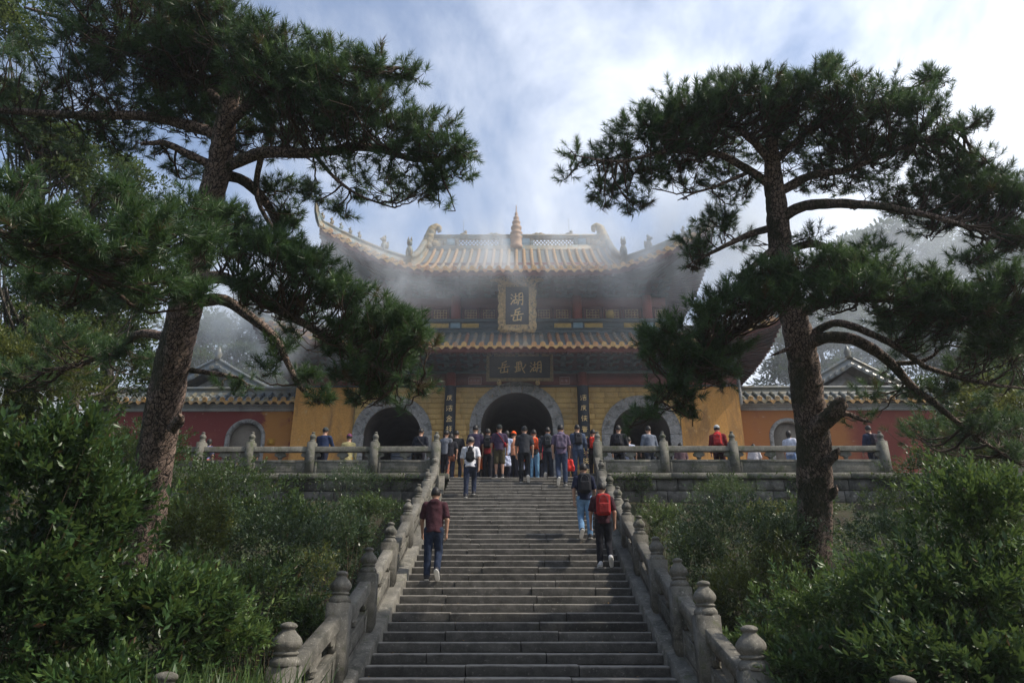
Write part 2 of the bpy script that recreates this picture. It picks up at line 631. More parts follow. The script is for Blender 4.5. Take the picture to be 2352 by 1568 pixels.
class Bay:
    """one length of balustrade between two base points, verticals stay vertical"""
    def __init__(s, a, b, inset):
        s.a, s.b = np.asarray(a, float), np.asarray(b, float)
        d = s.b - s.a
        L = math.hypot(d[0], d[1])
        s.t = d / L
        s.side = np.array((-d[1], d[0], 0)) / L
        s.L, s.inset = L, inset

    def pt(s, u, w, h):
        return s.a + s.t * (s.inset + u) + s.side * w + np.array((0, 0, h))

    @property
    def n(s):
        return s.L - 2 * s.inset

    def prism(s, mb, u0, u1, w0, w1, h0, h1):
        V = [s.pt(u, w, h) for u in (u0, u1) for w in (w0, w1) for h in (h0, h1)]
        mb.add(V, [(0, 1, 3, 2), (4, 6, 7, 5), (0, 4, 5, 1), (2, 3, 7, 6), (0, 2, 6, 4), (1, 5, 7, 3)])

    def outline(s, mb, prof, w0, w1):
        """closed profile of (u, h) points given clockwise, extruded across"""
        A = [s.pt(u, w0, h) for u, h in prof]
        B = [s.pt(u, w1, h) for u, h in prof]
        n = len(prof)
        mb.poly(A); mb.poly(B[::-1])
        mb.add(A + B, [(i, n + i, n + (i + 1) % n, (i + 1) % n) for i in range(n)])


CLOUD = [(-0.17, 0.0), (-0.19, 0.03), (-0.185, 0.07), (-0.16, 0.09), (-0.14, 0.12), (-0.1, 0.13), (-0.05, 0.14), (0.05, 0.14), (0.1, 0.13), (0.14, 0.12), (0.16, 0.09), (0.185, 0.07),
         (0.19, 0.03), (0.17, 0.0), (0.12, -0.01), (0.08, -0.03), (-0.08, -0.03), (-0.12, -0.01)]


def make_bay(root, a, b, inset, hr, mat, half_post, rail_w=0.2, rail_h=0.17):
    """panel below, openings with bottle supports, handrail on top; hr = top of the rail over the base"""
    B = Bay(a, b, inset)
    n = B.n
    gap = max(0.1, min(0.28, (hr - rail_h) * 0.42))
    hp = hr - rail_h - gap
    mb = MB()
    B.prism(mb, 0, n, -0.055, 0.055, -0.02, hp)
    for sd in (-1, 1):
        w0, w1 = sorted((sd * 0.053, sd * 0.072))
        B.prism(mb, 0, n, w0, w1, hp - 0.06, hp + 0.012)
        B.prism(mb, 0, n, w0, w1, -0.02, 0.05)
        B.prism(mb, 0, 0.09, w0, w1, 0.05, hp - 0.06)
        B.prism(mb, n - 0.09, n, w0, w1, 0.05, hp - 0.06)
        if hp > 0.3:
            B.prism(mb, 0.17, n - 0.17, w0, sd * 0.062 if sd > 0 else w1, 0.12, 0.135) if sd > 0 else B.prism(mb, 0.17, n - 0.17, -0.062, -0.053, 0.12, 0.135)
            B.prism(mb, 0.17, n - 0.17, *sorted((sd * 0.053, sd * 0.062)), hp - 0.135, hp - 0.12)
    mb.build('panel', mat, root, bevel=0.006)
    rb = MB()
    q = rail_w / 2
    prof = [(-q, hr - rail_h), (-q, hr - 0.022), (-q + 0.016, hr - 0.004), (q - 0.016, hr - 0.002), (q, hr - 0.022), (q, hr - rail_h)]
    ns = max(3, int(n / 0.2))
    G = np.array([[B.pt(u, w + rnd.uniform(-.002, .002), h + rnd.uniform(-.002, .002)) for u in np.linspace(0, n, ns)] for w, h in prof + prof[:1]])
    G[-1] = G[0]
    rb.grid(G)
    rb.poly(G[:-1, 0][::-1]); rb.poly(G[:-1, -1])
    rb.build('handrail', mat, root)
    for uc, lo, hi in ((n / 2, -9, 9), (0, 0, 9), (n, -9, 0)):
        sb = MB()
        k = gap / 0.28
        zc = hp + gap - 0.14 * k
        pr = [(uc + min(max(u, lo), hi) * 0.95, zc + h * k) for u, h in CLOUD]
        clean = [p for i, p in enumerate(pr) if p != pr[i - 1]]
        B.outline(sb, clean, -0.05, 0.05)
        p = B.pt(uc, 0, hp)
        if lo == -9 and hi == 9:
            sb.lathe([(0.05, 0.0), (0.062, 0.02 * k), (0.05, 0.045 * k), (0.078, 0.075 * k), (0.08, 0.095 * k), (0.05, 0.125 * k), (0.045, 0.14 * k)], 12, c=p)
        else:
            sgn = 1 if lo == 0 else -1
            B.prism(sb, *sorted((uc, uc + sgn * 0.055)), -0.045, 0.045, hp, hp + 0.13 * k)
        sb.build('bottle_support', mat, root)


def make_post(root, x, y, z0, ztop, w, fs, mat, fin):
    """square shaft with framed faces, turned lotus-bud finial as its own piece"""
    sh = ztop - 0.45 * fs
    b = MB()
    b.box(x - w / 2, x + w / 2, y - w / 2, y + w / 2, z0, sh)
    me = b.mesh('post', mat, bevel=0.014, seg=2)
    o = link('post', me, root)
    f = link('finial', fin, o, (x, y, sh - 0.002))
    f.scale = (fs * w / 0.3, fs * w / 0.3, fs)
    f.rotation_euler = (rnd.uniform(-.03, .03), rnd.uniform(-.03, .03), rnd.uniform(0, 6))
    return o


def height_over(y):
    return 0.1 + float(np.interp(y, [-15.8, -13.58, -11.93, -10.47, -8.7, -6.7, -5.1, -3.4, -2.2, 0], [1.3, 1.42, 1.40, 1.24, 1.12, 1.0, 0.95, 0.93, 0.97, 1.1]))


def base_z(y):
    return max(SLOPE * y + 0.1, Z_LOW + 0.02)


RIGHT_Y = [-16.2, -13.65, -12.3, -11.2, -9.8, -8.2, -6.66, -5.4, -4.0, -2.4]
for side, ys, lab in ((-1, [-15.76, -13.58, -11.93, -10.47, -8.72, -6.66, -5.09, -3.42, -1.9], 'grey stone balustrade climbing the left side of the stairway, its inner face sunlit'),
                      (1, RIGHT_Y, 'grey stone balustrade climbing the right side of the stairway, its inner face in shade')):
    root = tag(empty('stone_balustrade', (side * 2.7, -7, -3.2)), lab, 'balustrade', 'carved stone balustrades')
    off = -np.array(root.location)
    holder = root
    inv = Matrix.Translation(-root.location)
    pts = []
    kids0 = set(o.name for o in COL.objects)
    for y in ys:
        x = side * rail_x(y)
        k = float(np.interp(y, [-15, -13.5, -12, -10, -5, 0], [1.06, 1.06, 0.96, 0.88, 0.78, 0.72]))
        w = float(np.interp(y, [-15, -13.5, -11, -5, 0], [0.335, 0.335, 0.3, 0.27, 0.25]))
        zt = SLOPE * y + height_over(y)
        if y < -15: zt = Z_LOW + 1.33
        make_post(root, x, y, base_z(y) - 0.15, zt, w, k, M_RAIL, FINIAL)
        pts.append((x, y, base_z(y), w, zt - 0.45 * k))
    pts.append((side * 2.57, 0.12, 0.12, 0.28, 0.8))
    for p, q in zip(pts[:-1], pts[1:]):
        hr = min(p[4] - p[2], q[4] - q[2]) - 0.07
        make_bay(root, p[:3], q[:3], p[3] / 2, hr, M_RAIL, p[3] / 2, rail_w=0.19, rail_h=min(0.19, hr * 0.26))
    # sloping kerb stones that carry the balustrade
    for p, q in zip(pts[:-1], pts[1:]):
        cb = MB()
        g = 0.004
        V = []
        for (x, y, z, *_r), s in ((p, g), (q, -g)):
            yy = y + s
            xi, xo = side * (abs(x) - 0.282), side * (abs(x) + 0.22)
            for xx in (xi, xo):
                V += [(xx, yy, z - 1.2), (xx, yy, z)]
        cb.add(V, [(0, 1, 3, 2), (4, 6, 7, 5), (0, 4, 5, 1), (2, 3, 7, 6), (1, 5, 7, 3), (0, 2, 6, 4)])
        cb.build('kerb_stone', M_RAIL, root, bevel=0.012)
    for o in COL.objects:
        if o.parent == root and o.name not in kids0:
            o.location = Vector(o.location) - root.location

# terrace balustrades
for side, xs, lab in ((-1, [-2.6, -4.58, -6.62, -8.6, -10.2, -12.2, -14.2], 'dark mossy balustrade along the terrace edge left of the stairs'),
                      (1, [2.6, 4.72, 6.95, 9.3, 11.75], 'dark mossy balustrade along the terrace edge right of the stairs')):
    root = tag(empty('stone_balustrade', (side * 7, 0.12, 0.1)), lab, 'balustrade', 'carved stone balustrades')
    kids0 = set(o.name for o in COL.objects)
    for x in xs:
        make_post(root, x, 0.12, 0.0, 1.5, 0.27, 0.78, M_TERRACE, finial_t)
    for x0, x1 in zip(xs[:-1], xs[1:]):
        a, b = ((x0, 0.12, 0.1), (x1, 0.12, 0.1)) if side > 0 else ((x1, 0.12, 0.1), (x0, 0.12, 0.1))
        make_bay(root, a, b, 0.135, 0.9, M_TERRACE, 0.135, rail_w=0.22, rail_h=0.17)
    for o in COL.objects:
        if o.parent == root and o.name not in kids0:
            o.location = Vector(o.location) - root.location

# ------------------------------------------------------------------ retaining walls of coursed stone under the terrace
for side, lab in ((-1, 'mossy coursed stone retaining wall under the terrace left of the stairs'), (1, 'mossy coursed stone retaining wall under the terrace right of the stairs')):
    root = tag(empty('retaining_wall', (side * 8, 0.2, -2.0)), lab, 'wall', 'stone retaining walls')
    off = Vector(root.location)
    back = MB()
    back.box(side * 8 - 6.1, side * 8 + 6.1, 0.12, 0.34, -3.2, -0.08)
    back.build('backing', M_SOIL, root, loc=-off)
    xi, xo = 2.15, 14.0
    # projecting ledge course
    x = xi
    while x < xo:
        L = rnd.uniform(1.0, 1.7)
        b = MB()
        x1 = min(x + L, xo)
        b.box(*sorted((side * (x + .004), side * (x1 - .004))), -0.13 + rnd.uniform(-.01, .01), 0.3, -0.075, 0.1 + rnd.uniform(-.006, .0))
        b.build('ledge_stone', M_TERRACE, root, bevel=0.015, loc=-off)
        x = x1
    z = -0.08
    while z > -2.7:
        h = rnd.uniform(0.27, 0.4)
        x = xi + rnd.uniform(-0.2, 0.2)
        while x < xo:
            L = rnd.uniform(0.4, 0.95)
            g = 0.008
            b = MB()
            b.box(*sorted((side * (x + g), side * (x + L - g))), 0.0 - rnd.uniform(0, 0.045), 0.2, z - h + g, z - g)
            b.build('stone', M_WALLSTONE, root, bevel=0.018, loc=-off)
            x += L
        z -= h
# ------------------------------------------------------------------ temple materials
M_PLASTER = worn('yellow_plaster', (0.51, 0.26, 0.075), (0.62, 0.32, 0.095), 0.9, 0.9, 0.12, 0.01, stain=(0.27, 0.15, 0.065), stain_scale=0.9, stain_amt=(0.46, 0.66), fine=25, speck=(0.56, 0.36, 0.16), stretch=(1.4, 1.4, 0.28))
M_BLOCK = worn('yellow_block', (0.46, 0.30, 0.11), (0.55, 0.37, 0.145), 1.6, 0.88, 0.25, 0.01, stain=(0.27, 0.2, 0.1), stain_scale=0.8, stain_amt=(0.5, 0.72), per_obj=0.055, fine=30, stretch=(1, 1, 0.35))
M_MORTAR = worn('mortar', (0.2, 0.15, 0.08), (0.27, 0.2, 0.1), 2, 0.95, 0.2)
M_ARCH = worn('carved_stone', (0.23, 0.225, 0.22), (0.36, 0.35, 0.335), 5, 0.85, 0.9, 0.05, stain=(0.14, 0.14, 0.135), stain_scale=4, stain_amt=(0.5, 0.62), per_obj=0.06, fine=18)
M_REDWOOD = worn('red_lacquer', (0.13, 0.032, 0.026), (0.2, 0.052, 0.04), 2, 0.6, 0.1, stain=(0.1, 0.03, 0.025), stain_scale=1.3)
M_DARKRED = worn('dark_red_paint', (0.07, 0.024, 0.023), (0.115, 0.036, 0.033), 2, 0.7, 0.1, stain=(0.05, 0.02, 0.02))
M_RAFT = worn('dark_rafter_paint', (0.055, 0.022, 0.022), (0.1, 0.035, 0.03), 2, 0.7, 0.1, stain=(0.03, 0.025, 0.025))
M_COLUMN = worn('red_column', (0.25, 0.05, 0.035), (0.33, 0.075, 0.05), 2, 0.5, 0.1, stain=(0.2, 0.05, 0.04), stain_scale=1.2)
M_TEAL = worn('dark_teal_paint', (0.05, 0.075, 0.085), (0.10, 0.13, 0.135), 3, 0.75, 0.2, stain=(0.03, 0.04, 0.045), stain_scale=2)
M_BLUEPOST = worn('pale_blue_paint', (0.16, 0.27, 0.34), (0.25, 0.36, 0.42), 3, 0.7, 0.1)
M_GOLDPANEL = worn('ochre_panel', (0.42, 0.27, 0.06), (0.6, 0.4, 0.1), 7, 0.7, 0.4, 0.02, stain=(0.2, 0.16, 0.08), stain_scale=5, stain_amt=(0.55, 0.65))
M_GILT = worn('gilt_carving', (0.36, 0.22, 0.065), (0.74, 0.5, 0.2), 9, 0.42, 0.9, 0.04, stain=(0.1, 0.06, 0.03), stain_scale=10, stain_amt=(0.5, 0.6), spec=0.8, fine=30)
M_GILTCHAR = plain('gilt_lettering', (0.78, 0.55, 0.24), 0.45, 0.0)
M_NAVY = worn('navy_board', (0.012, 0.019, 0.042), (0.022, 0.032, 0.062), 4, 0.5, 0.05)
M_BLACKBOARD = worn('dark_board', (0.014, 0.018, 0.026), (0.024, 0.03, 0.04), 4, 0.5, 0.05)
M_PAN = worn('pan_tile', (0.075, 0.095, 0.105), (0.17, 0.185, 0.18), 4, 0.6, 0.5, 0.03, stain=(0.24, 0.16, 0.06), stain_scale=1.4, stain_amt=(0.55, 0.75), moss=(0.05, 0.065, 0.04))
M_RIDGE = worn('ridge_glaze', (0.10, 0.11, 0.1), (0.25, 0.18, 0.08), 2.6, 0.5, 0.4, 0.03, stain=(0.18, 0.24, 0.25), stain_scale=2.2, stain_amt=(0.48, 0.62), fine=20)
M_ORN = worn('ornament_glaze', (0.24, 0.17, 0.07), (0.4, 0.29, 0.13), 4, 0.5, 0.7, 0.05, stain=(0.13, 0.14, 0.12), stain_scale=3, stain_amt=(0.48, 0.6))
M_PINK = worn('finial_clay', (0.25, 0.16, 0.11), (0.38, 0.25, 0.16), 4, 0.6, 0.2)
M_SIDERED = None


def tile_mat(name, stops, mossy):
    """glazed barrel tile; each row weathered its own way"""
    m, nt, b, out = new_mat(name)
    pos = world_pos(nt)
    oi = nt.nodes.new('ShaderNodeObjectInfo')
    n = noise_node(nt, pos, 1.6, 6, 0.7, 0.5)
    ad = nt.nodes.new('ShaderNodeMath'); ad.operation = 'MULTIPLY_ADD'
    ad.inputs[1].default_value = 0.42
    nt.links.new(oi.outputs['Random'], ad.inputs[0])
    nt.links.new(n, ad.inputs[2])
    col = ramp_node(nt, ad.outputs[0], stops)
    n2 = noise_node(nt, pos, 9, 5, 0.75)
    col = mix_node(nt, rng_node(nt, n2, 0.52, 0.66, 0, mossy), col, (0.2, 0.22, 0.21))
    n3 = noise_node(nt, pos, 22, 3, 0.6)
    col = mix_node(nt, rng_node(nt, n3, 0.6, 0.7, 0, 0.6), col, (0.06, 0.055, 0.045))
    nt.links.new(col, b.inputs['Base Color'])
    nt.links.new(rng_node(nt, n2, 0.4, 0.7, 0.3, 0.65), b.inputs['Roughness'])
    bump_to(nt, b, n2, 0.3, 0.02)
    return m


M_TILE_UP = tile_mat('glazed_tile_upper', [(0.3, (0.34, 0.17, 0.045)), (0.55, (0.4, 0.22, 0.07)), (0.8, (0.33, 0.22, 0.1)), (1.0, (0.22, 0.2, 0.15))], 0.4)
M_TILE_LOW = tile_mat('glazed_tile_lower', [(0.3, (0.13, 0.16, 0.165)), (0.52, (0.21, 0.19, 0.15)), (0.72, (0.34, 0.17, 0.07)), (0.92, (0.27, 0.12, 0.07))], 0.6)
M_EAVE = tile_mat('gilt_eave_tile', [(0.3, (0.5, 0.27, 0.07)), (0.6, (0.6, 0.36, 0.11)), (0.85, (0.5, 0.22, 0.08)), (1.0, (0.3, 0.27, 0.2))], 0.25)
M_TILE_WALL = tile_mat('glazed_tile_wall', [(0.3, (0.42, 0.2, 0.05)), (0.6, (0.5, 0.27, 0.07)), (1.0, (0.2, 0.2, 0.14))], 0.4)
M_TILE_GREY = tile_mat('grey_tile', [(0.3, (0.045, 0.06, 0.066)), (0.65, (0.085, 0.105, 0.115)), (1.0, (0.16, 0.135, 0.075))], 0.35)

WALL_Y = 5.5
WX = 9.08
gate = tag(empty('temple_gate', (0, 8.3, 0)), 'large two-tiered temple gate with yellow walls, three arches and upswept glazed tile roofs', 'temple gate')
GOFF = -Vector(gate.location)


def gpart(mb, name, mat, parent=None, **kw):
    o = mb.build(name, mat, parent or gate, **kw)
    if parent is None:
        o.location = GOFF
    return o


ARCHES = [(-5.0, 1.14, 1.6, 2.75), (0.0, 1.445, 1.9, 3.05), (5.0, 1.14, 1.6, 2.75)]   # x, inner r, outer r, spring height
WALL_TOP = 4.74


def arch_low(x):
    for cx, ri, ro, zs in ARCHES:
        if abs(x - cx) < ri - 1e-6:
            return zs + math.sqrt(ri * ri - (x - cx) ** 2)
    return None


wb = MB()
xs = sorted(set([-WX, WX] + [round(cx + ri * math.cos(a), 5) for cx, ri, _, _ in ARCHES for a in np.linspace(0, math.pi, 25)]))
for x0, x1 in zip(xs[:-1], xs[1:]):
    mid = arch_low((x0 + x1) / 2)
    if mid is None:
        z0 = z1 = -0.1
    else:
        z0 = arch_low(x0) or next(zs for cx, ri, ro, zs in ARCHES if abs(abs(x0 - cx) - ri) < 1e-3)
        z1 = arch_low(x1) or next(zs for cx, ri, ro, zs in ARCHES if abs(abs(x1 - cx) - ri) < 1e-3)
    wb.add([(x0, WALL_Y, z0), (x1, WALL_Y, z1), (x1, WALL_Y, WALL_TOP), (x0, WALL_Y, WALL_TOP)], [(0, 1, 2, 3)])
    wb.add([(x0, WALL_Y, WALL_TOP), (x1, WALL_Y, WALL_TOP), (x1, WALL_Y + 5.6, WALL_TOP), (x0, WALL_Y + 5.6, WALL_TOP)], [(0, 1, 2, 3)])
    wb.add([(x0, WALL_Y + 5.6, -.1), (x1, WALL_Y + 5.6, -.1), (x1, WALL_Y + 5.6, WALL_TOP), (x0, WALL_Y + 5.6, WALL_TOP)], [(3, 2, 1, 0)])
for s in (-1, 1):
    wb.add([(s * WX, WALL_Y, -.1), (s * WX, WALL_Y + 5.6, -.1), (s * WX, WALL_Y + 5.6, WALL_TOP), (s * WX, WALL_Y, WALL_TOP)], [(0, 1, 2, 3)])
wall_o = gpart(wb, 'wall', M_PLASTER)
# vaulted passages
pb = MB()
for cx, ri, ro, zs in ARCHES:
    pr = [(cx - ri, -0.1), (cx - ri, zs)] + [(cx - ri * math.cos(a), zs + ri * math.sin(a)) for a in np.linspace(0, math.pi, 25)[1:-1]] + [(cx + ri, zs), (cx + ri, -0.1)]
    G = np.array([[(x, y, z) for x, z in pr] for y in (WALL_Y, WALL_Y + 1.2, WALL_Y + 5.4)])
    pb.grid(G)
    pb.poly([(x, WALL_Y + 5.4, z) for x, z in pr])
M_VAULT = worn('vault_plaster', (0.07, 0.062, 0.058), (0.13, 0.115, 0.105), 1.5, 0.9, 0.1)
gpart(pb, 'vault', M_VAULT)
# the carved stone surrounds, stone by stone
for cx, ri, ro, zs in ARCHES:
    root = empty('arch_surround', (cx, WALL_Y - gate.location.y, 0)); root.parent = gate
    nst = 11
    for i in range(nst):
        a0, a1 = math.pi * i / nst + 0.004, math.pi * (i + 1) / nst - 0.004
        na, nr = 9, 9
        A, Rr = np.meshgrid(np.linspace(a0, a1, na), np.linspace(ri, ro, nr), indexing='ij')
        U = (Rr - ri) / (ro - ri)
        relief = 0.035 * np.sin(A * 34 + 5 * np.sin(U * 7)) * np.sin(U * math.pi) ** 0.7 * np.cos(U * 9 + 2 * np.sin(A * 21))
        relief = np.where((U < 0.12) | (U > 0.9), 0.03, relief)
        Y = -0.07 - relief
        front = np.stack([-Rr * np.cos(A), Y, zs + Rr * np.sin(A)], -1)
        b = MB()
        b.grid(front)
        for e in (front[0], front[-1], front[:, 0], front[:, -1]):
            ee = e.copy(); ee[:, 1] = 0.25 if e is front[:, 0] else 0.0
            b.grid(np.stack([e, ee]))
        b.build('arch_stone', M_ARCH, root)
    for s in (-1, 1):
        z = zs
        while z > 0.05:
            h = min(rnd.uniform(0.6, 0.9), z)
            b = MB()
            b.box(*sorted((s * ri, s * ro)), -0.075, 0.25, z - h + 0.006, z - 0.006)
            b.build('arch_stone', M_ARCH, root, bevel=0.012)
            z -= h
# courses of yellow stone blocks around the arches
fac = empty('stone_facing', (0, WALL_Y - gate.location.y, 0)); fac.parent = gate
mb = MB()
for x0, x1 in ((-6.62, -6.59), (6.59, 6.62)):
    mb.box(x0, x1, -0.05, 0.02, 0, WALL_TOP)
mb.build('facing_edge', M_MORTAR, fac)
z, row = WALL_TOP - 0.01, 0
while z > 1.2:
    h = 0.225
    x = -6.58 - (0.35 if row % 2 else 0)
    while x < 6.58:
        L = rnd.uniform(0.55, 0.78)
        a, b_ = max(x, -6.58), min(x + L, 6.58)
        x += L
        ok = b_ - a > 0.08
        for cx, ri, ro, zs in ARCHES:
            zm = z - h / 2
            r = ri + (ro - ri) * 0.45
            half = r if zm < zs else (math.sqrt(max(0, r * r - (zm - zs) ** 2)))
            if half <= 0: continue
            if a > cx - half and b_ < cx + half: ok = False
            elif a < cx - half < b_: b_ = cx - half
            elif a < cx + half < b_: a = cx + half
        for cx in (-2.72, 2.72):
            if abs((a + b_) / 2 - cx) < 0.1 and b_ - a < 0.4: ok = False
        if ok and b_ - a > 0.05:
            q = MB()
            g = 0.0045
            q.box(a + g, b_ - g, -0.035 - rnd.uniform(0, 0.012), 0.02, z - h + g, z - g)
            q.build('block', M_BLOCK, fac, bevel=0.009)
    z -= h
    row += 1

# columns with couplet boards
STROKES = {
    'lake': [[(.06, .86), (.17, .75)], [(.02, .6), (.13, .5)], [(.03, .1), (.12, .24), (.23, .44)],
             [(.24, .66), (.55, .73)], [(.39, .93), (.38, .45)], [(.28, .45), (.27, .14)], [(.28, .43), (.5, .47), (.46, .18)], [(.28, .2), (.47, .23)],
             [(.64, .88), (.63, .45), (.54, .06)], [(.64, .87), (.9, .92), (.9, .1), (.79, .17)], [(.65, .64), (.89, .68)], [(.64, .42), (.89, .46)]],
    'peak': [[(.72, .98), (.5, .87), (.32, .8)], [(.37, .85), (.32, .48)], [(.35, .66), (.74, .74)], [(.58, .7), (.56, .46)], [(.02, .4), (.3, .45), (.98, .56)],
             [(.52, .46), (.5, .1)], [(.26, .33), (.22, .05), (.78, .14)], [(.78, .36), (.8, .22), (.76, .02)]],
    'sword': [[(.2, .86), (.34, .9), (.56, .95)], [(.22, .7), (.55, .78)], [(.56, .95), (.53, .7)], [(.36, .9), (.34, .2)], [(.2, .85), (.22, .55)], [(.03, .48), (.56, .56)], [(.22, .34), (.5, .4)], [(.17, .46), (.2, .14)],
              [(.05, .1), (.55, .24)], [(.6, .86), (.62, .5), (.74, .2), (.88, .0)], [(.95, .72), (.83, .5), (.64, .3)], [(.5, .4), (.44, .2)]],
    'a': [[(.5, .98), (.52, .88)], [(.15, .82), (.85, .86)], [(.2, .82), (.15, .4), (.02, .1)], [(.35, .65), (.8, .68)], [(.55, .78), (.5, .3)], [(.35, .45), (.75, .48)], [(.52, .4), (.3, .12)], [(.52, .4), (.85, .1)]],
    'b': [[(.05, .85), (.15, .75)], [(.02, .6), (.12, .52)], [(.05, .1), (.2, .42)], [(.35, .85), (.95, .88)], [(.65, .98), (.64, .5)], [(.35, .55), (.95, .6)], [(.45, .4), (.42, .08)], [(.45, .38), (.85, .4), (.82, .08)], [(.45, .1), (.84, .1)]],
    'c': [[(.25, .95), (.05, .5)], [(.2, .7), (.2, .05)], [(.4, .8), (.95, .85)], [(.65, .95), (.6, .45)], [(.35, .5), (.95, .52)], [(.65, .45), (.4, .1)], [(.65, .45), (.9, .08)], [(.45, .3), (.82, .3)]],
    'd': [[(.1, .75), (.45, .8)], [(.28, .95), (.26, .1)], [(.05, .4), (.27, .6)], [(.3, .55), (.45, .42)], [(.55, .9), (.95, .92)], [(.75, .9), (.7, .6)], [(.52, .6), (.95, .62)], [(.73, .6), (.72, .05)], [(.5, .3), (.95, .35)]],
    'e': [[(.3, .95), (.2, .8)], [(.1, .75), (.9, .8)], [(.5, .9), (.45, .55)], [(.2, .6), (.8, .62)], [(.05, .45), (.95, .48)], [(.3, .35), (.28, .05)], [(.3, .34), (.72, .35), (.7, .05)], [(.3, .2), (.7, .2)], [(.3, .06), (.7, .06)]],
    'f': [[(.5, .98), (.1, .6)], [(.5, .95), (.92, .62)], [(.3, .62), (.7, .64)], [(.2, .45), (.8, .48)], [(.5, .62), (.48, .1)], [(.25, .35), (.15, .1)], [(.7, .35), (.85, .12)], [(.05, .06), (.95, .1)]],
}


def glyph(key, size, depth=0.02, wf=0.075):
    """one brush-written character in the x-z plane, centred, facing -y"""
    b = MB()
    for s in STROKES[key]:
        p = np.array(s, float) - 0.5
        n = 8 if len(p) > 2 else 6
        c = spline(p, n) if len(p) > 2 else p[0] + (p[1] - p[0]) * np.linspace(0, 1, n)[:, None]
        t = np.gradient(c, axis=0)
        t /= np.linalg.norm(t, axis=1, keepdims=True) + 1e-9
        u = np.linspace(0, 1, n)
        w = wf * (0.62 + 0.55 * np.abs(u - 0.45) + 0.25 * (u < 0.2)) * np.where(u > 0.93, 0.55, 1)
        nm = np.stack([-t[:, 1], t[:, 0]], 1) * w[:, None] / 2
        L, Rr = (c + nm) * size, (c - nm) * size
        z0 = -depth * (1 + 0.1 * rnd.random())
        top = np.array([[(a[0], z0, a[1]), (b2[0], z0, b2[1])] for a, b2 in zip(L, Rr)])
        bot = top.copy(); bot[..., 1] = 0
        b.grid(top)
        b.grid(np.stack([top[:, 0], bot[:, 0]])); b.grid(np.stack([bot[:, 1], top[:, 1]]))
        b.poly([top[0, 0], bot[0, 0], bot[0, 1], top[0, 1]]); b.poly([top[-1, 0], top[-1, 1], bot[-1, 1], bot[-1, 0]])
    return b


for cx, word in ((-2.7, 'abfdbcea'), (2.7, 'bacedfcb')):
    cb = MB()
    cb.lathe([(0.2, 0), (0.2, 5.3)], 20, c=(cx, WALL_Y - 0.12, 0))
    gpart(cb, 'column', M_COLUMN, smooth=False)
    bd = MB()
    a = np.linspace(math.pi * 1.04, math.pi * 1.96, 9)
    rr = 0.235
    zz = [0.5, 4.72]
    f = np.array([[(cx + rr * math.cos(t), WALL_Y - 0.12 + rr * math.sin(t), z) for t in a] for z in zz])
    g2 = np.array([[(cx + (rr - .03) * math.cos(t), WALL_Y - 0.12 + (rr - .03) * math.sin(t), z) for t in a] for z in zz])
    bd.grid(f); bd.grid(g2[::-1])
    for i in (0, -1):
        bd.grid(np.stack([f[:, i], g2[:, i]]))
    bd.grid(np.stack([f[1], g2[1]]))
    bo = gpart(bd, 'couplet_board', M_BLACKBOARD)
    z = 4.18
    for ch in word:
        gm = glyph(ch, 0.26, 0.012, 0.12)
        o = gm.build('character', M_GILTCHAR, bo)
        o.location = (cx, WALL_Y - 0.12 - rr - 0.002, z)
        z -= 0.43

# lintel and zone under the lower roof
lb = MB()
lb.box(-WX + 0.05, WX - 0.05, WALL_Y - 0.05, WALL_Y + 0.6, WALL_TOP + 0.012, 5.32)
gpart(lb, 'lintel', M_REDWOOD)
lb = MB()
lb.box(-WX, WX, WALL_Y - 0.1, WALL_Y + 0.4, 5.32, 5.44)
lb.box(-WX, WX, WALL_Y - 0.07, WALL_Y - 0.04, WALL_TOP + 0.01, WALL_TOP + 0.06)
gpart(lb, 'moulding', M_TEAL)
lb = MB()
lb.box(-WX + 0.1, WX - 0.1, WALL_Y + 0.1, WALL_Y + 0.5, 5.44, 7.0)
gpart(lb, 'bracket_wall', M_DARKRED)

# bracket sets
def bracket_mesh(mat):
    b = MB()
    for t in range(3):
        z = 0.2 * t
        o = 0.26 * t
        b.box(-0.1, 0.1, -o - 0.14, 0.1, z, z + 0.09)
        b.box(-0.33 - 0.04 * t, 0.33 + 0.04 * t, -o - 0.06, -o + 0.06, z + 0.08, z + 0.17)
        for x in (-0.3 - 0.04 * t, 0, 0.3 + 0.04 * t):
            b.box(x - 0.075, x + 0.075, -o - 0.075, -o + 0.075, z + 0.165, z + 0.225)
        b.add([(-0.05, -o - 0.12, z + 0.0), (0.05, -o - 0.12, z), (0.05, -o - 0.36, z - 0.06), (-0.05, -o - 0.36, z - 0.06), (-0.05, -o - 0.12, z + .1), (0.05, -o - 0.12, z + .1), (0.05, -o - 0.32, z + 0.02), (-0.05, -o - 0.32, z + 0.02)],
              [(0, 1, 2, 3), (4, 7, 6, 5), (0, 3, 7, 4), (1, 5, 6, 2), (2, 6, 7, 3)])
    return b.mesh('bracket_set', mat)


BR = bracket_mesh(M_TEAL)
for tier, (n, half, y, z) in enumerate(((19, 8.7, WALL_Y + 0.05, 5.46), (13, 6.2, WALL_Y + 0.05, 8.76))):
    for i in range(n):
        x = -half + 2 * half * i / (n - 1)
        o = link('bracket_set', BR, gate, Vector((x, y, z)) + GOFF)

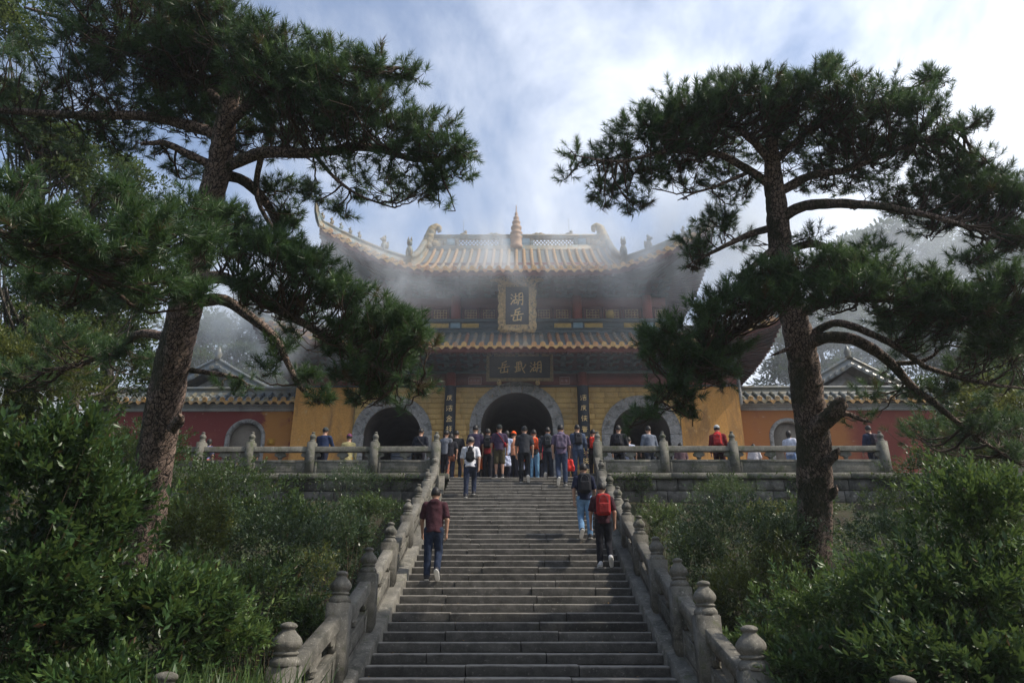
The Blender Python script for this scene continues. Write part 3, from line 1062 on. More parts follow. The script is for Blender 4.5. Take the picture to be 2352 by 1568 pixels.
# upper storey
ub = MB()
ub.box(-6.35, 6.35, WALL_Y + 0.12, WALL_Y + 5.0, 6.8, 10.2)
gpart(ub, 'upper_wall', M_DARKRED)
ub = MB()
ub.box(-6.45, 6.45, WALL_Y - 0.22, WALL_Y + 0.2, 6.85, 7.06)
ub.box(-6.45, 6.45, WALL_Y - 0.16, WALL_Y + 0.2, 7.06, 7.24)
ub.box(-6.45, 6.45, WALL_Y - 0.2, WALL_Y + 0.2, 7.24, 7.3)
ub.box(-6.45, 6.45, WALL_Y - 0.1, WALL_Y + 0.2, 7.3, 7.58)
ub.box(-6.45, 6.45, WALL_Y - 0.24, WALL_Y + 0.2, 7.58, 7.7)
gpart(ub, 'painted_beam', M_TEAL)
ub = MB()
ub.box(-6.4, 6.4, WALL_Y - 0.04, WALL_Y + 0.2, 8.36, 8.76)
gpart(ub, 'upper_lintel', M_REDWOOD)
cols = [-5.6, -2.6, 2.6, 5.6]
for x in cols:
    q = MB()
    q.lathe([(0.21, 7.7), (0.205, 8.8)], 18, c=(x, WALL_Y - 0.02, 0))
    gpart(q, 'upper_column', M_COLUMN)
    q = MB()
    q.box(x - 0.2, x + 0.2, WALL_Y - 0.15, WALL_Y, 7.31, 7.575)
    gpart(q, 'blue_block', M_BLUEPOST, bevel=0.01)
bays = [(-6.4, -5.85), (-5.35, -2.85), (-2.35, 2.35), (2.85, 5.35), (5.85, 6.4)]
for x0, x1 in bays:
    n = max(1, round((x1 - x0) / 0.82))
    for i in range(n):
        a, b_ = x0 + (x1 - x0) * i / n + 0.03, x0 + (x1 - x0) * (i + 1) / n - 0.03
        q = MB()
        q.box(a, b_, WALL_Y - 0.125, WALL_Y - 0.09, 7.34, 7.55)
        gpart(q, 'beam_panel', M_GOLDPANEL if (i + int(x0 * 3)) % 3 else M_TEAL, bevel=0.008)
        # lattice screen behind each: frame and fretwork
        q = MB()
        zl, zh = 7.74, 8.34
        q.box(a, b_, WALL_Y + 0.06, WALL_Y + 0.1, zl, zh)
        for u in (a + 0.03, b_ - 0.03): q.box(u - 0.03, u + 0.03, WALL_Y + 0.0, WALL_Y + 0.08, zl, zh)
        for v in (zl + 0.03, zh - 0.03): q.box(a, b_, WALL_Y + 0.0, WALL_Y + 0.08, v - 0.03, v + 0.03)
        gpart(q, 'screen_frame', M_REDWOOD)
        q = MB()
        m = 6
        for j in range(1, m):
            u = a + (b_ - a) * j / m
            q.box(u - 0.012, u + 0.012, WALL_Y + 0.03, WALL_Y + 0.062, zl + 0.1, zh - 0.1)
        for j in range(1, 5):
            v = zl + (zh - zl) * j / 5
            q.box(a + 0.1, b_ - 0.1, WALL_Y + 0.028, WALL_Y + 0.06, v - 0.012, v + 0.012)
        gpart(q, 'fretwork', M_GILT)
# gilded boss on the right-hand screen
q = MB()
q.lathe([(0.02, -0.2), (0.15, -0.16), (0.2, 0), (0.16, 0.14), (0.05, 0.2)], 14, c=(4.0, WALL_Y + 0.0, 7.98))
gpart(q, 'gilt_boss', M_GOLDPANEL, smooth=True)


# ------------------------------------------------------------------ roofs
def gcurve(x, xs_, ex, p):
    return np.clip((abs(x) - xs_) / (ex - xs_), 0, 1) ** p


class Roof:
    def __init__(s, ex, ye, ze, rise, out, xstart, p, wx, hip0, top, c):
        s.ex, s.ye, s.ze, s.rise, s.out, s.xs, s.p, s.wx, s.c = ex, ye, ze, rise, out, xstart, p, wx, c
        s.hip0, s.top = hip0, top          # (y, z) where the hip leaves the slope, (y, z) of the top edge

    def eave(s, x):
        g = gcurve(x, s.xs, s.ex, s.p)
        return np.array((x, s.ye - s.out * g, s.ze + s.rise * g))

    def hip(s, t, sg=1):
        e = s.eave(s.ex)
        y = s.hip0[0] + (e[1] - s.hip0[0]) * t
        z = s.hip0[1] + (e[2] - s.hip0[1]) * t - 0.32 * 4 * t * (1 - t) * 0.5
        return np.array((sg * (s.wx + (s.ex - s.wx) * t), y, z))

    def column(s, x, n):
        a = s.eave(x)
        if abs(x) <= s.wx:
            b = np.array((x, s.top[0], s.top[1]))
            c = s.c
        else:
            b = s.hip((abs(x) - s.wx) / (s.ex - s.wx), 1 if x > 0 else -1)
            c = s.c * 0.5
        v = np.linspace(0, 1, n)
        z = a[2] + (b[2] - a[2]) * (v * (1 - c) + c * v * v)
        return np.stack([np.full(n, x), a[1] + (b[1] - a[1]) * v, z], 1)


def tile_row(pts, r=0.082):
    """barrel tiles overlapping down a slope (pts from the eave upward)"""
    L = np.concatenate([[0], np.cumsum(np.linalg.norm(np.diff(pts, axis=0), axis=1))])
    n = max(1, int(L[-1] / 0.34))
    us = np.linspace(0, L[-1], n + 1)
    c = np.stack([np.interp(us, L, pts[:, i]) for i in range(3)], 1)
    a = np.linspace(-0.25, math.pi + 0.25, 7)
    rings = []
    for i in range(n):
        t = c[i + 1] - c[i]
        t /= np.linalg.norm(t)
        sx = np.array((1.0, 0, 0))
        up = np.cross(sx, t); up /= np.linalg.norm(up)
        if up[2] < 0: up = -up
        for q, rr in ((c[i], r * 1.08), (c[i] + (c[i + 1] - c[i]) * 0.12, r * 1.08), (c[i] + (c[i + 1] - c[i]) * 0.14, r * 0.96), (c[i + 1], r * 0.9)):
            rings.append(q + rr * (np.cos(a)[:, None] * sx + np.sin(a)[:, None] * up) + up * 0.02)
    b = MB()
    b.grid(np.array(rings)[:, ::-1])
    return b


disc = MB()
disc.lathe([(0.088, 0.0), (0.088, 0.03), (0.07, 0.036), (0.066, 0.03), (0.04, 0.03), (0.03, 0.042), (0.01, 0.046)], 14)
DISC = disc.mesh('end_tile')
for v in DISC.vertices:            # lay the axis along -y
    v.co = (v.co.x, -v.co.z, v.co.y)
drip = MB()
pr = [(-0.13, 0.05), (-0.12, -0.01), (-0.08, -0.03), (-0.05, -0.07), (0, -0.115), (0.05, -0.07), (0.08, -0.03), (0.12, -0.01), (0.13, 0.05), (0.06, 0.02), (-0.06, 0.02)]
A = [(x, -0.02, z) for x, z in pr]
B_ = [(x, 0.02, z) for x, z in pr]
drip.poly(A[::-1]); drip.poly(B_)
drip.add(A + B_, [(i, (i + 1) % len(pr), len(pr) + (i + 1) % len(pr), len(pr) + i) for i in range(len(pr))])
DRIP = drip.mesh('drip_tile')


def build_roof(rf, parent, tile_m, pan_m, pitch_x, soffit, name='roof', raft_m=M_RAFT, org=GOFF, xlim=None):
    """pan sheet, barrel rows, end and drip tiles, eave board, soffit with rafters"""
    ex = rf.ex
    xs = np.linspace(-ex, ex, 121)
    G = np.array([rf.column(x, 14) for x in xs])
    b = MB()
    b.grid(G[:, ::-1])
    if abs(rf.top[0] - rf.hip0[0]) > 0.2:      # the gable cheeks
        pass
    ro = b.build(name, pan_m, parent, smooth=True, loc=org)
    n = int(ex / pitch_x)
    dm, dd = DISC.copy(), DRIP.copy()
    for me in (dm, dd): me.materials.append(M_EAVE)
    shared = None
    for i in range(-n, n + 1):
        x = i * pitch_x
        pts = rf.column(x, 14)
        flat = abs(x) < min(rf.wx, rf.xs)
        if flat and shared is None:
            shared = tile_row(pts - np.array((x, 0, 0))).mesh('tile_row', tile_m, smooth=False)
        if np.linalg.norm(pts[-1] - pts[0]) > 0.25:
            if flat:
                link('tile_row', shared, ro, (x, 0, 0))
            else:
                tile_row(pts).build('tile_row', tile_m, ro)
        e = rf.eave(x)
        o = link('end_tile', dm, ro, (e[0], e[1] - 0.005, e[2] + 0.035)); o.scale = (1.25, 1, 1.25)
        e = rf.eave(min(max(x + pitch_x / 2, -ex), ex))
        o = link('drip_tile', dd, ro, (e[0], e[1] - 0.01, e[2] - 0.03)); o.scale = (1.25, 1, 1.2)
    xs = np.linspace(-ex, ex, 81)
    E = np.array([rf.eave(x) for x in xs])
    b = MB()
    o1, o2 = np.array((0, 0.05, -0.06)), np.array((0, 0.09, -0.24))
    o3 = np.array((0, 0.2, -0.24))
    b.grid(np.stack([E + np.array((0, 0.07, -0.03)), E + o1, E + o2, E + o3]))
    b.build('eave_board', M_REDWOOD, ro)
    wxh, wy, wz = soffit
    b = MB()
    S = np.stack([E + np.array((0, 0.2, -0.2)), np.stack([xs / ex * wxh, np.full(81, wy), np.full(81, wz)], 1)])
    S = np.stack([S[0], S[0] * .5 + S[1] * .5 + np.array((0, 0, 0.0)), S[1]])
    b.grid(S)
    b.build('soffit', M_TEAL, ro)
    b = MB()
    m = int(2 * ex / 0.27)
    for i in range(m + 1):
        u = i / m
        p = np.array([np.interp(u, np.linspace(0, 1, 81), S[0][:, k]) for k in range(3)])
        q = np.array([np.interp(u, np.linspace(0, 1, 81), S[2][:, k]) for k in range(3)])
        b.bar(p + (0, -0.06, -0.08), q + (0, 0, -0.08), 0.1, 0.1)
    tag(b.build('rafters', raft_m, ro), kind='stuff')
    return ro


low = Roof(10.2, 3.3, 5.74, 0.98, 0.5, 5.2, 1.8, 6.6, (5.25, 6.98), (5.25, 6.98), 0.25)
low_o = build_roof(low, gate, M_TILE_LOW, M_PAN, 0.34, (8.9, WALL_Y + 0.1, 6.55), 'lower_roof')
upp = Roof(8.0, 3.3, 9.05, 1.72, 0.55, 3.4, 1.6, 4.5, (4.55, 9.88), (8.3, 12.7), 0.35)
upp_o = build_roof(upp, gate, M_TILE_UP, M_PAN, 0.36, (6.4, WALL_Y + 0.1, 9.9), 'upper_roof')

# side and back slopes, gables
b = MB()
for rf, back, (wxh, wz) in ((low, 11.0, (8.9, 6.55)), (upp, 12.0, (6.4, 9.9))):
    e = rf.eave(rf.ex)
    for s in (-1, 1):
        H = np.array([rf.hip(t, s) for t in np.linspace(0, 1, 9)])
        yc = 8.3
        Hm = H.copy(); Hm[:, 1] = 2 * yc - H[:, 1]
        sf = MB()
        for t0 in range(8):
            G = np.array([[H[i] * (1 - w) + Hm[i] * w + np.array((0, 0, -rf.rise * 0.75 * (i / 8) ** 1.5 * math.sin(w * math.pi) ** 0.5)) for w in np.linspace(0, 1, 9)] for i in (t0, t0 + 1)])
            b.grid(G if s < 0 else G[:, ::-1])
            if t0 == 7:
                lo_ = G[1] + np.array((0, 0, -0.2))
                wl_ = np.stack([np.full(9, s * wxh), np.linspace(WALL_Y + 0.1, 11.1, 9), np.full(9, wz)], 1)
                sf.grid(np.stack([G[1], G[1] + np.array((0, 0, -0.24))]))
                sf.grid(np.stack([lo_, wl_]))
                for w in np.linspace(0.02, 0.98, 40):
                    f_ = lambda A: np.array([np.interp(w, np.linspace(0, 1, 9), A[:, i]) for i in range(3)])
                    sf.bar(f_(lo_) + (0, 0, -0.06), f_(wl_) + (0, 0, -0.06), 0.1, 0.1)
                tag(gpart(sf, 'side_soffit', M_RAFT), kind='stuff')
G = np.array([upp.column(x, 14) for x in np.linspace(-4.5, 4.5, 9)])
G[..., 1] = 16.6 - G[..., 1]
b.grid(G)
G = np.array([low.column(x, 6) for x in np.linspace(-6.6, 6.6, 9)])
G[..., 1] = 16.6 - G[..., 1]
b.grid(G)
gpart(b, 'rear_roof', M_PAN, smooth=True)

b = MB()
for s in (-1, 1):
    fr = upp.column(s * 4.4, 14)
    k = [p for p in fr if p[2] > 9.7]
    pl = [(s * 4.4, p[1], p[2] - 0.05) for p in k] + [(s * 4.4, 16.6 - p[1], p[2] - 0.05) for p in k[::-1]]
    b.poly(pl)
gpart(b, 'gable', M_REDWOOD)
# body of the attic that carries the roof
b = MB()
b.box(-4.3, 4.3, 5.7, 10.9, 9.9, 10.6)
gpart(b, 'attic', M_DARKRED)


def ridge_strip(pts, w, h, lift=0.0, taper=None):
    """moulded ridge: a stepped section swept along a line"""
    pts = np.asarray(pts, float)
    pr = [(-w / 2, -0.1), (-w / 2, h * 0.2), (-w * 0.36, h * 0.25), (-w * 0.36, h * 0.6), (-w / 2, h * 0.66), (-w / 2, h * 0.82), (-w * 0.3, h), (w * 0.3, h),
          (w / 2, h * 0.82), (w / 2, h * 0.66), (w * 0.36, h * 0.6), (w * 0.36, h * 0.25), (w / 2, h * 0.2), (w / 2, -0.1)]
    t = np.gradient(pts, axis=0)
    t /= np.linalg.norm(t, axis=1, keepdims=True)
    sd = np.cross(t, (0, 0, 1.0)); sd /= np.linalg.norm(sd, axis=1, keepdims=True)
    up = np.cross(sd, t)
    tp_ = np.ones(len(pts)) if taper is None else taper
    G = np.array([[p + (s_ * u + z * (v + lift)) * k_ for p, s_, z, k_ in zip(pts, sd, up, tp_)] for u, v in pr])
    b = MB()
    b.grid(G)
    b.poly(G[:, 0][::-1]); b.poly(G[:, -1])
    return b


# main ridge: mouldings, posts and pierced panels
rz = 12.66
b = MB()
b.box(-4.5, 4.5, 8.12, 8.48, rz - 0.25, rz + 0.12)
b.box(-4.45, 4.45, 8.17, 8.43, rz + 0.12, rz + 0.2)
b.box(-4.45, 4.45, 8.17, 8.43, rz + 0.6, rz + 0.68)
b.box(-4.5, 4.5, 8.13, 8.47, rz + 0.68, rz + 0.78)
ridge = gpart(b, 'main_ridge', M_RIDGE)
px = [-4.4, -3.5, -2.9, -0.75, 0.75, 2.9, 3.5, 4.4]
for i, x in enumerate(px):
    q = MB(); q.box(x - 0.09, x + 0.09, 8.18, 8.42, rz + 0.2, rz + 0.6)
    q.build('ridge_post', M_RIDGE, ridge)
for i, (x0, x1) in enumerate(zip(px[:-1], px[1:])):
    q = MB()
    if i in (0, 6, 1, 5, 3):
        q.box(x0 + 0.09, x1 - 0.09, 8.2, 8.4, rz + 0.2, rz + 0.6)
        q.build('ridge_panel', M_ORN if i in (0, 6) else M_BLUEPOST, ridge)
    else:
        u = x0 + 0.1
        while u < x1 - 0.1:
            for d in (-1, 1):
                a0, a1 = (u, u + 0.18) if d > 0 else (u + 0.18, u)
                for zz in (rz + 0.2, rz + 0.4):
                    q.bar((a0, 8.3, zz), (a1, 8.3, zz + 0.2), 0.05, 0.035)
            u += 0.18
        q.build('pierced_panel', M_ORN, ridge)

# pagoda-like finial in the middle of the ridge
q = MB()
q.lathe([(r_ * 0.82, z_ * 0.95) for r_, z_ in [(0.42, -0.1), (0.42, 0.1), (0.36, 0.16), (0.38, 0.5), (0.42, 0.6), (0.3, 0.68), (0.36, 0.78), (0.38, 0.86), (0.3, 0.96), (0.22, 1.0), (0.31, 1.1), (0.33, 1.2), (0.27, 1.3), (0.18, 1.36),
         (0.24, 1.44), (0.26, 1.52), (0.2, 1.6), (0.13, 1.65), (0.17, 1.72), (0.18, 1.79), (0.13, 1.86), (0.08, 1.92), (0.1, 2.0), (0.09, 2.08), (0.035, 2.15), (0.025, 2.5), (0.005, 2.6)]], 20, c=(0, 8.3, rz + 0.1))
q.build('ridge_finial', M_PINK, ridge, smooth=True)


def ellipsoid(b, c, r, k=10):
    pr = [(math.cos(t), math.sin(t)) for t in np.linspace(-1.5, 1.5, 7)]
    n0 = b.n
    b.lathe([(max(x, .02), z) for x, z in pr], k)
    V = b.v[-1]
    b.v[-1] = V * np.array(r) + np.array(c)


def ridge_dragon(s):
    """curled-tail ridge-end ornament; s mirrors it"""
    b = MB()
    p = spline([(-0.12, 0, -0.1), (-0.14, 0, 0.35), (-0.06, 0, 0.7), (0.0, 0, 1.0), (0.1, 0, 1.28), (0.3, 0, 1.42), (0.46, 0, 1.34), (0.46, 0, 1.18), (0.36, 0, 1.14)], 26)
    r = np.interp(np.linspace(0, 1, 26), [0, .25, .5, .7, 0.9, 1], [0.34, 0.33, 0.25, 0.18, 0.14, 0.1]) * (1 + 0.08 * np.sin(np.arange(26) * 2.1))
    b.tube(p, r, 10)
    ellipsoid(b, (0.28, 0, 0.22), (0.42, 0.26, 0.3))
    ellipsoid(b, (0.52, 0, 0.34), (0.24, 0.2, 0.16))
    ellipsoid(b, (0.5, 0, 0.08), (0.26, 0.18, 0.1))
    for i in range(7):
        u = i / 6
        q = spline([(-0.4, 0, 0.1), (-0.42, 0, 0.5), (-0.28, 0, 0.9), (-0.14, 0, 1.25)], 7)[i]
        b.lathe([(0.09, 0), (0.05, 0.12), (0.005, 0.24)], 6, c=q)
    for x, z in ((0.2, .5), (0.42, .55), (0.05, .62)):
        ellipsoid(b, (x, 0, z), (0.12, 0.16, 0.12), 8)
    b.tube([(0.1, 0.1, 0.9), (0.06, 0.1, 1.75)], [0.012, 0.006], 5)
    for i in range(len(b.v)):
        b.v[i] = b.v[i] * np.array((s * 0.82, 0.85, 0.85)) + np.array((-s * 4.2, 8.3, rz + 0.1))
    return b


for s in (-1, 1):
    q = ridge_dragon(s)
    q.build('ridge_dragon', M_ORN, ridge, smooth=True)
for x in (-2.6, 2.6):
    q = MB()
    ellipsoid(q, (x, 8.3, rz + 0.86), (0.2, 0.1, 0.1)); ellipsoid(q, (x + 0.1, 8.3, rz + 1.0), (0.08, 0.08, 0.1))
    q.tube([(x, 8.3, rz + 0.8), (x, 8.3, rz + 1.75)], [0.012, 0.006], 5)
    q.build('ridge_beast', M_RIDGE, ridge, smooth=True)
for x in (-1.1, 1.1):
    q = MB()
    for dx_ in (-0.25, -0.1, 0.1, 0.25):
        ellipsoid(q, (x + dx_, 8.3, rz + 0.8 + 0.06 * (abs(dx_) < .2)), (0.14, 0.08, 0.1))
    q.build('ridge_crest', M_ORN, ridge, smooth=True)

beast = MB()
ellipsoid(beast, (0, 0, 0.13), (0.11, 0.075, 0.13)); ellipsoid(beast, (0.05, 0, 0.3), (0.075, 0.06, 0.08)); ellipsoid(beast, (0.12, 0, 0.28), (0.05, 0.035, 0.035))
ellipsoid(beast, (-0.1, 0, 0.2), (0.03, 0.03, 0.13)); ellipsoid(beast, (0.07, 0.04, 0.06), (0.03, 0.03, 0.1)); ellipsoid(beast, (0.07, -0.04, 0.06), (0.03, 0.03, 0.1))
beast.lathe([(0.03, 0), (0.004, 0.1)], 5, c=(0.03, 0.03, 0.36)); beast.lathe([(0.03, 0), (0.004, 0.1)], 5, c=(0.03, -0.03, 0.36))
BEAST = beast.mesh('ridge_beast', M_RIDGE, smooth=True)

# descending ridges and upswept hip ridges with their row of beasts
for rf, nb, k in ((upp, 5, 1.0), (low, 4, 0.9)):
    for s in (-1, 1):
        H = [rf.hip(t, s) for t in np.linspace(-0.02, 1, 15)]
        e = H[-1]
        d = np.array((s * 0.15, -0.22, 0))
        H = H + [e + d * 0.5 + (0, 0, 0.2 * k), e + d * 1.0 + (0, 0, 0.5 * k), e + d * 1.25 + (0, 0, 0.85 * k)]
        H = np.array(H) + np.array((0, 0, 0.04))
        hr = ridge_strip(H, 0.22 * k, 0.34 * k, taper=np.concatenate([np.linspace(1, 0.8, 15), [0.66, 0.5, 0.34]]))
        ho = gpart(hr, 'hip_ridge', M_RIDGE)
        for j in range(nb):
            t = 0.98 - 0.1 * j
            p = rf.hip(t, s)
            o = link('ridge_beast', BEAST, ho, Vector((p[0], p[1], p[2] + 0.35 * k)))
            o.rotation_euler = (0, 0, math.atan2(d[1], d[0]))
            o.scale = (0.75, 0.75, 0.75)
        p = rf.hip(0.3, s)
        o = link('ridge_beast', BEAST, ho, Vector((p[0], p[1], p[2] + 0.32 * k)))
        o.scale = (1.7, 1.7, 1.5); o.rotation_euler = (0, 0, math.atan2(d[1], d[0]))
for s in (-1, 1):
    pts = [p + np.array((s * 0.02, 0, 0.05)) for p in upp.column(s * 4.42, 16)[2:]]
    pts = [np.array((s * 4.47, p[1], p[2])) for p in pts]
    vo = gpart(ridge_strip(pts[::-1], 0.3, 0.45), 'descending_ridge', M_RIDGE)
    o = link('ridge_beast', BEAST, vo, Vector((s * 4.47, pts[0][1] - 0.05, pts[0][2] + 0.35)))
    o.scale = (2, 2, 2); o.rotation_euler = (0, 0, -math.pi / 2)

# ------------------------------------------------------------------ name boards
def frame_strip(b, x0, x1, z0, z1, w, depth, wave, amp, seed):
    """carved rectangular frame around (x0..x1, z0..z1), w wide, lively relief and scalloped rim"""
    r = np.random.default_rng(seed)
    per = [(x0, z0, x1, z0, 0, -1), (x1, z0, x1, z1, 1, 0), (x1, z1, x0, z1, 0, 1), (x0, z1, x0, z0, -1, 0)]
    for ax, az, bx, bz, nx, nz in per:
        L = math.hypot(bx - ax, bz - az)
        n = max(6, int(L / 0.045))
        us = np.linspace(0, 1, n)
        m = 6
        G = np.zeros((m, n, 3))
        for j in range(m):
            v = j / (m - 1)
            ext = (us * 2 - 1) * w * v
            tx, tz = (bx - ax) / L, (bz - az) / L
            sc = amp * np.abs(np.sin(us * L * wave)) if j == m - 1 else 0
            G[j, :, 0] = ax + (bx - ax) * us + tx * ext + nx * (w * v + sc)
            G[j, :, 2] = az + (bz - az) * us + tz * ext + nz * (w * v + sc)
            rel = depth * (0.55 + 0.5 * r.random(n)) if 0 < j < m - 1 else (depth * 0.9 if j == 0 else depth * 0.35)
            G[j, :, 1] = -rel
        b.grid(G)
        back = np.stack([G[-1], G[-1] * np.array((1, 0, 1)) + np.array((0, 0.05, 0))])
        b.grid(back)


pl = tag(empty('name_board', PY(1188, 746, 4.72)), 'tall blue name board with carved gilt frame and two gilt characters', 'sign')
pl.rotation_euler = (R(14), 0, 0)
w_, h_ = 0.96, 1.58
q = MB(); q.box(-w_ / 2, w_ / 2, -0.01, 0.06, 0.0, h_)
q.build('board', M_NAVY, pl)
q = MB(); frame_strip(q, -w_ / 2, w_ / 2, 0.0, h_, 0.27, 0.12, 9, 0.06, 3)
q.build('frame', M_GILT, pl)
q = MB()
for s in (-1, 1):
    pr = spline([(s * 0.0, h_ + 0.46), (s * 0.4, h_ + 0.45), (s * 0.75, h_ + 0.42), (s * 1.0, h_ + 0.36), (s * 1.12, h_ + 0.27), (s * 0.9, h_ + 0.24), (s * 0.7, h_ + 0.15), (s * 0.3, h_ + 0.1), (0, h_ + 0.12)], 25)
    top = np.array([(x, -0.09 - 0.04 * abs(math.sin(i * 1.7)), z) for i, (x, z) in enumerate(pr)])
    n = len(top)
    A_ = top[:n // 2]; B2 = top[::-1][:n // 2]
    q.grid(np.stack([A_, (A_ + B2) / 2 + np.array((0, -0.05, 0)), B2]))
    q.grid(np.stack([top, top * np.array((1, 0, 1)) + np.array((0, 0.05, 0))]))
q.build('frame_crest', M_GILT, pl)
for ch, z in (('lake', 1.08), ('peak', 0.43)):
    o = glyph(ch, 0.56, 0.03, 0.1).build('character', M_GILTCHAR, pl)
    o.location = (0, -0.012, z)

pl = tag(empty('name_board', PY(1194, 868, 5.0)), 'wide black name board over the central arch with three gilt characters', 'sign')
pl.rotation_euler = (R(12), 0, 0)
w_, h_ = 2.46, 0.88
q = MB(); q.box(-w_ / 2, w_ / 2, -0.01, 0.06, 0.0, h_)
q.build('board', M_BLACKBOARD, pl)
q = MB(); frame_strip(q, -w_ / 2, w_ / 2, 0, h_, 0.13, 0.05, 1, 0.0, 8)
q.build('frame', worn('dull_gilt', (0.1, 0.08, 0.05), (0.34, 0.24, 0.11), 12, 0.5, 0.7, 0.03, fine=30), pl)
for ch, x in (('lake', 0.66), ('sword', 0.02), ('peak', -0.64)):
    o = glyph(ch, 0.5, 0.03, 0.095).build('character', M_GILTCHAR, pl)
    o.location = (x, -0.012, 0.45)
for x in (-0.84, 0.72):
    q = MB(); ellipsoid(q, (x, -0.02, -0.2), (0.1, 0.1, 0.1)); ellipsoid(q, (x, -0.06, -0.12), (0.07, 0.06, 0.06))
    q.build('bracket', M_GILT, pl, smooth=True)

M_SEAL = plain('faded_pink_paper', (0.32, 0.13, 0.12), 0.8)
M_SEALRIM = plain('faded_pink_rim', (0.5, 0.32, 0.3), 0.8)
for x0, x1, lab, kind in ((-1.98, -1.46, 'small framed pinkish tablet on the red lintel, left of the name board', 0), (1.78, 2.18, 'small framed pinkish tablet on the red lintel, right of the name board', 1)):
    sg = tag(empty('tablet', ((x0 + x1) / 2, WALL_Y - 0.06, 4.85)), lab, 'tablet', 'small tablets on the lintel')
    hw = (x1 - x0) / 2
    q = MB(); q.box(-hw, hw, -0.02, 0.0, 0, 0.3); q.build('tablet_face', M_SEAL, sg)
    q = MB()
    for a in (-hw, hw): q.box(a - 0.012, a + 0.012, -0.03, 0.0, 0, 0.3)
    for c_ in (0.0, 0.3): q.box(-hw, hw, -0.03, 0.0, c_ - 0.012, c_ + 0.012)
    q.build('rim', M_SEALRIM, sg)
    for i, k in enumerate('adc' if kind == 0 else 'fe'):
        o = glyph(k, 0.13 if kind == 0 else 0.12, 0.006, 0.12).build('character', M_SEALRIM, sg)
        o.location = (-hw * 0.55 + i * hw * (0.55 if kind == 0 else 0.9), -0.022, 0.15)
# faint gilt panel far inside the passage
sg = tag(empty('inner_tablet', (0, WALL_Y + 5.2, 3.35)), 'dim gilt tablet deep inside the central archway', 'tablet')
q = MB(); q.box(-0.62, 0.62, 0, 0.05, 0, 0.5); q.build('board', M_BLACKBOARD, sg)
for i, k in enumerate('fec'):
    o = glyph(k, 0.4, 0.02, 0.12).build('character', M_GILTCHAR, sg); o.location = (-0.4 + 0.4 * i, -0.01, 0.25)

# ------------------------------------------------------------------ side walls
def side_paint(name, flip):
    """red limewash with a repainted orange field, as on the wall"""
    m, nt, b, out = new_mat(name)
    pos = world_pos(nt)
    sp = nt.nodes.new('ShaderNodeSeparateXYZ')
    nt.links.new(pos, sp.inputs[0])
    n = noise_node(nt, pos, 2.2, 6, 0.7, 0.5)
    ad = nt.nodes.new('ShaderNodeMath'); ad.operation = 'MULTIPLY_ADD'; ad.inputs[1].default_value = 1.1
    nt.links.new(n, ad.inputs[0]); nt.links.new(sp.outputs[0], ad.inputs[2])
    if flip:
        f = rng_node(nt, ad.outputs[0], 13.6, 14.6, 1, 0)
        red, org, edge = (0.2, 0.045, 0.032), (0.35, 0.135, 0.04), None
    else:
        f1 = rng_node(nt, ad.outputs[0], -9.95, -9.75)
        f2 = rng_node(nt, ad.outputs[0], -8.75, -8.65, 1, 0)
        mu = nt.nodes.new('ShaderNodeMath'); mu.operation = 'MULTIPLY'
        nt.links.new(f1, mu.inputs[0]); nt.links.new(f2, mu.inputs[1])
        f = mu.outputs[0]
        red, org = (0.175, 0.03, 0.027), (0.38, 0.165, 0.04)
    col = mix_node(nt, f, red, org)
    n2 = noise_node(nt, pos, 1.1, 6, 0.7)
    col = mix_node(nt, rng_node(nt, n2, 0.5, 0.72, 0, 0.55), col, (0.24, 0.08, 0.045))
    n3 = noise_node(nt, pos, 6, 5, 0.7)
    col = mix_node(nt, rng_node(nt, n3, 0.64, 0.7, 0, 0.6), col, (0.45, 0.33, 0.25))
    nt.links.new(col, b.inputs['Base Color'])
    b.inputs['Roughness'].default_value = 0.9
    bump_to(nt, b, n3, 0.1, 0.01)
    return m


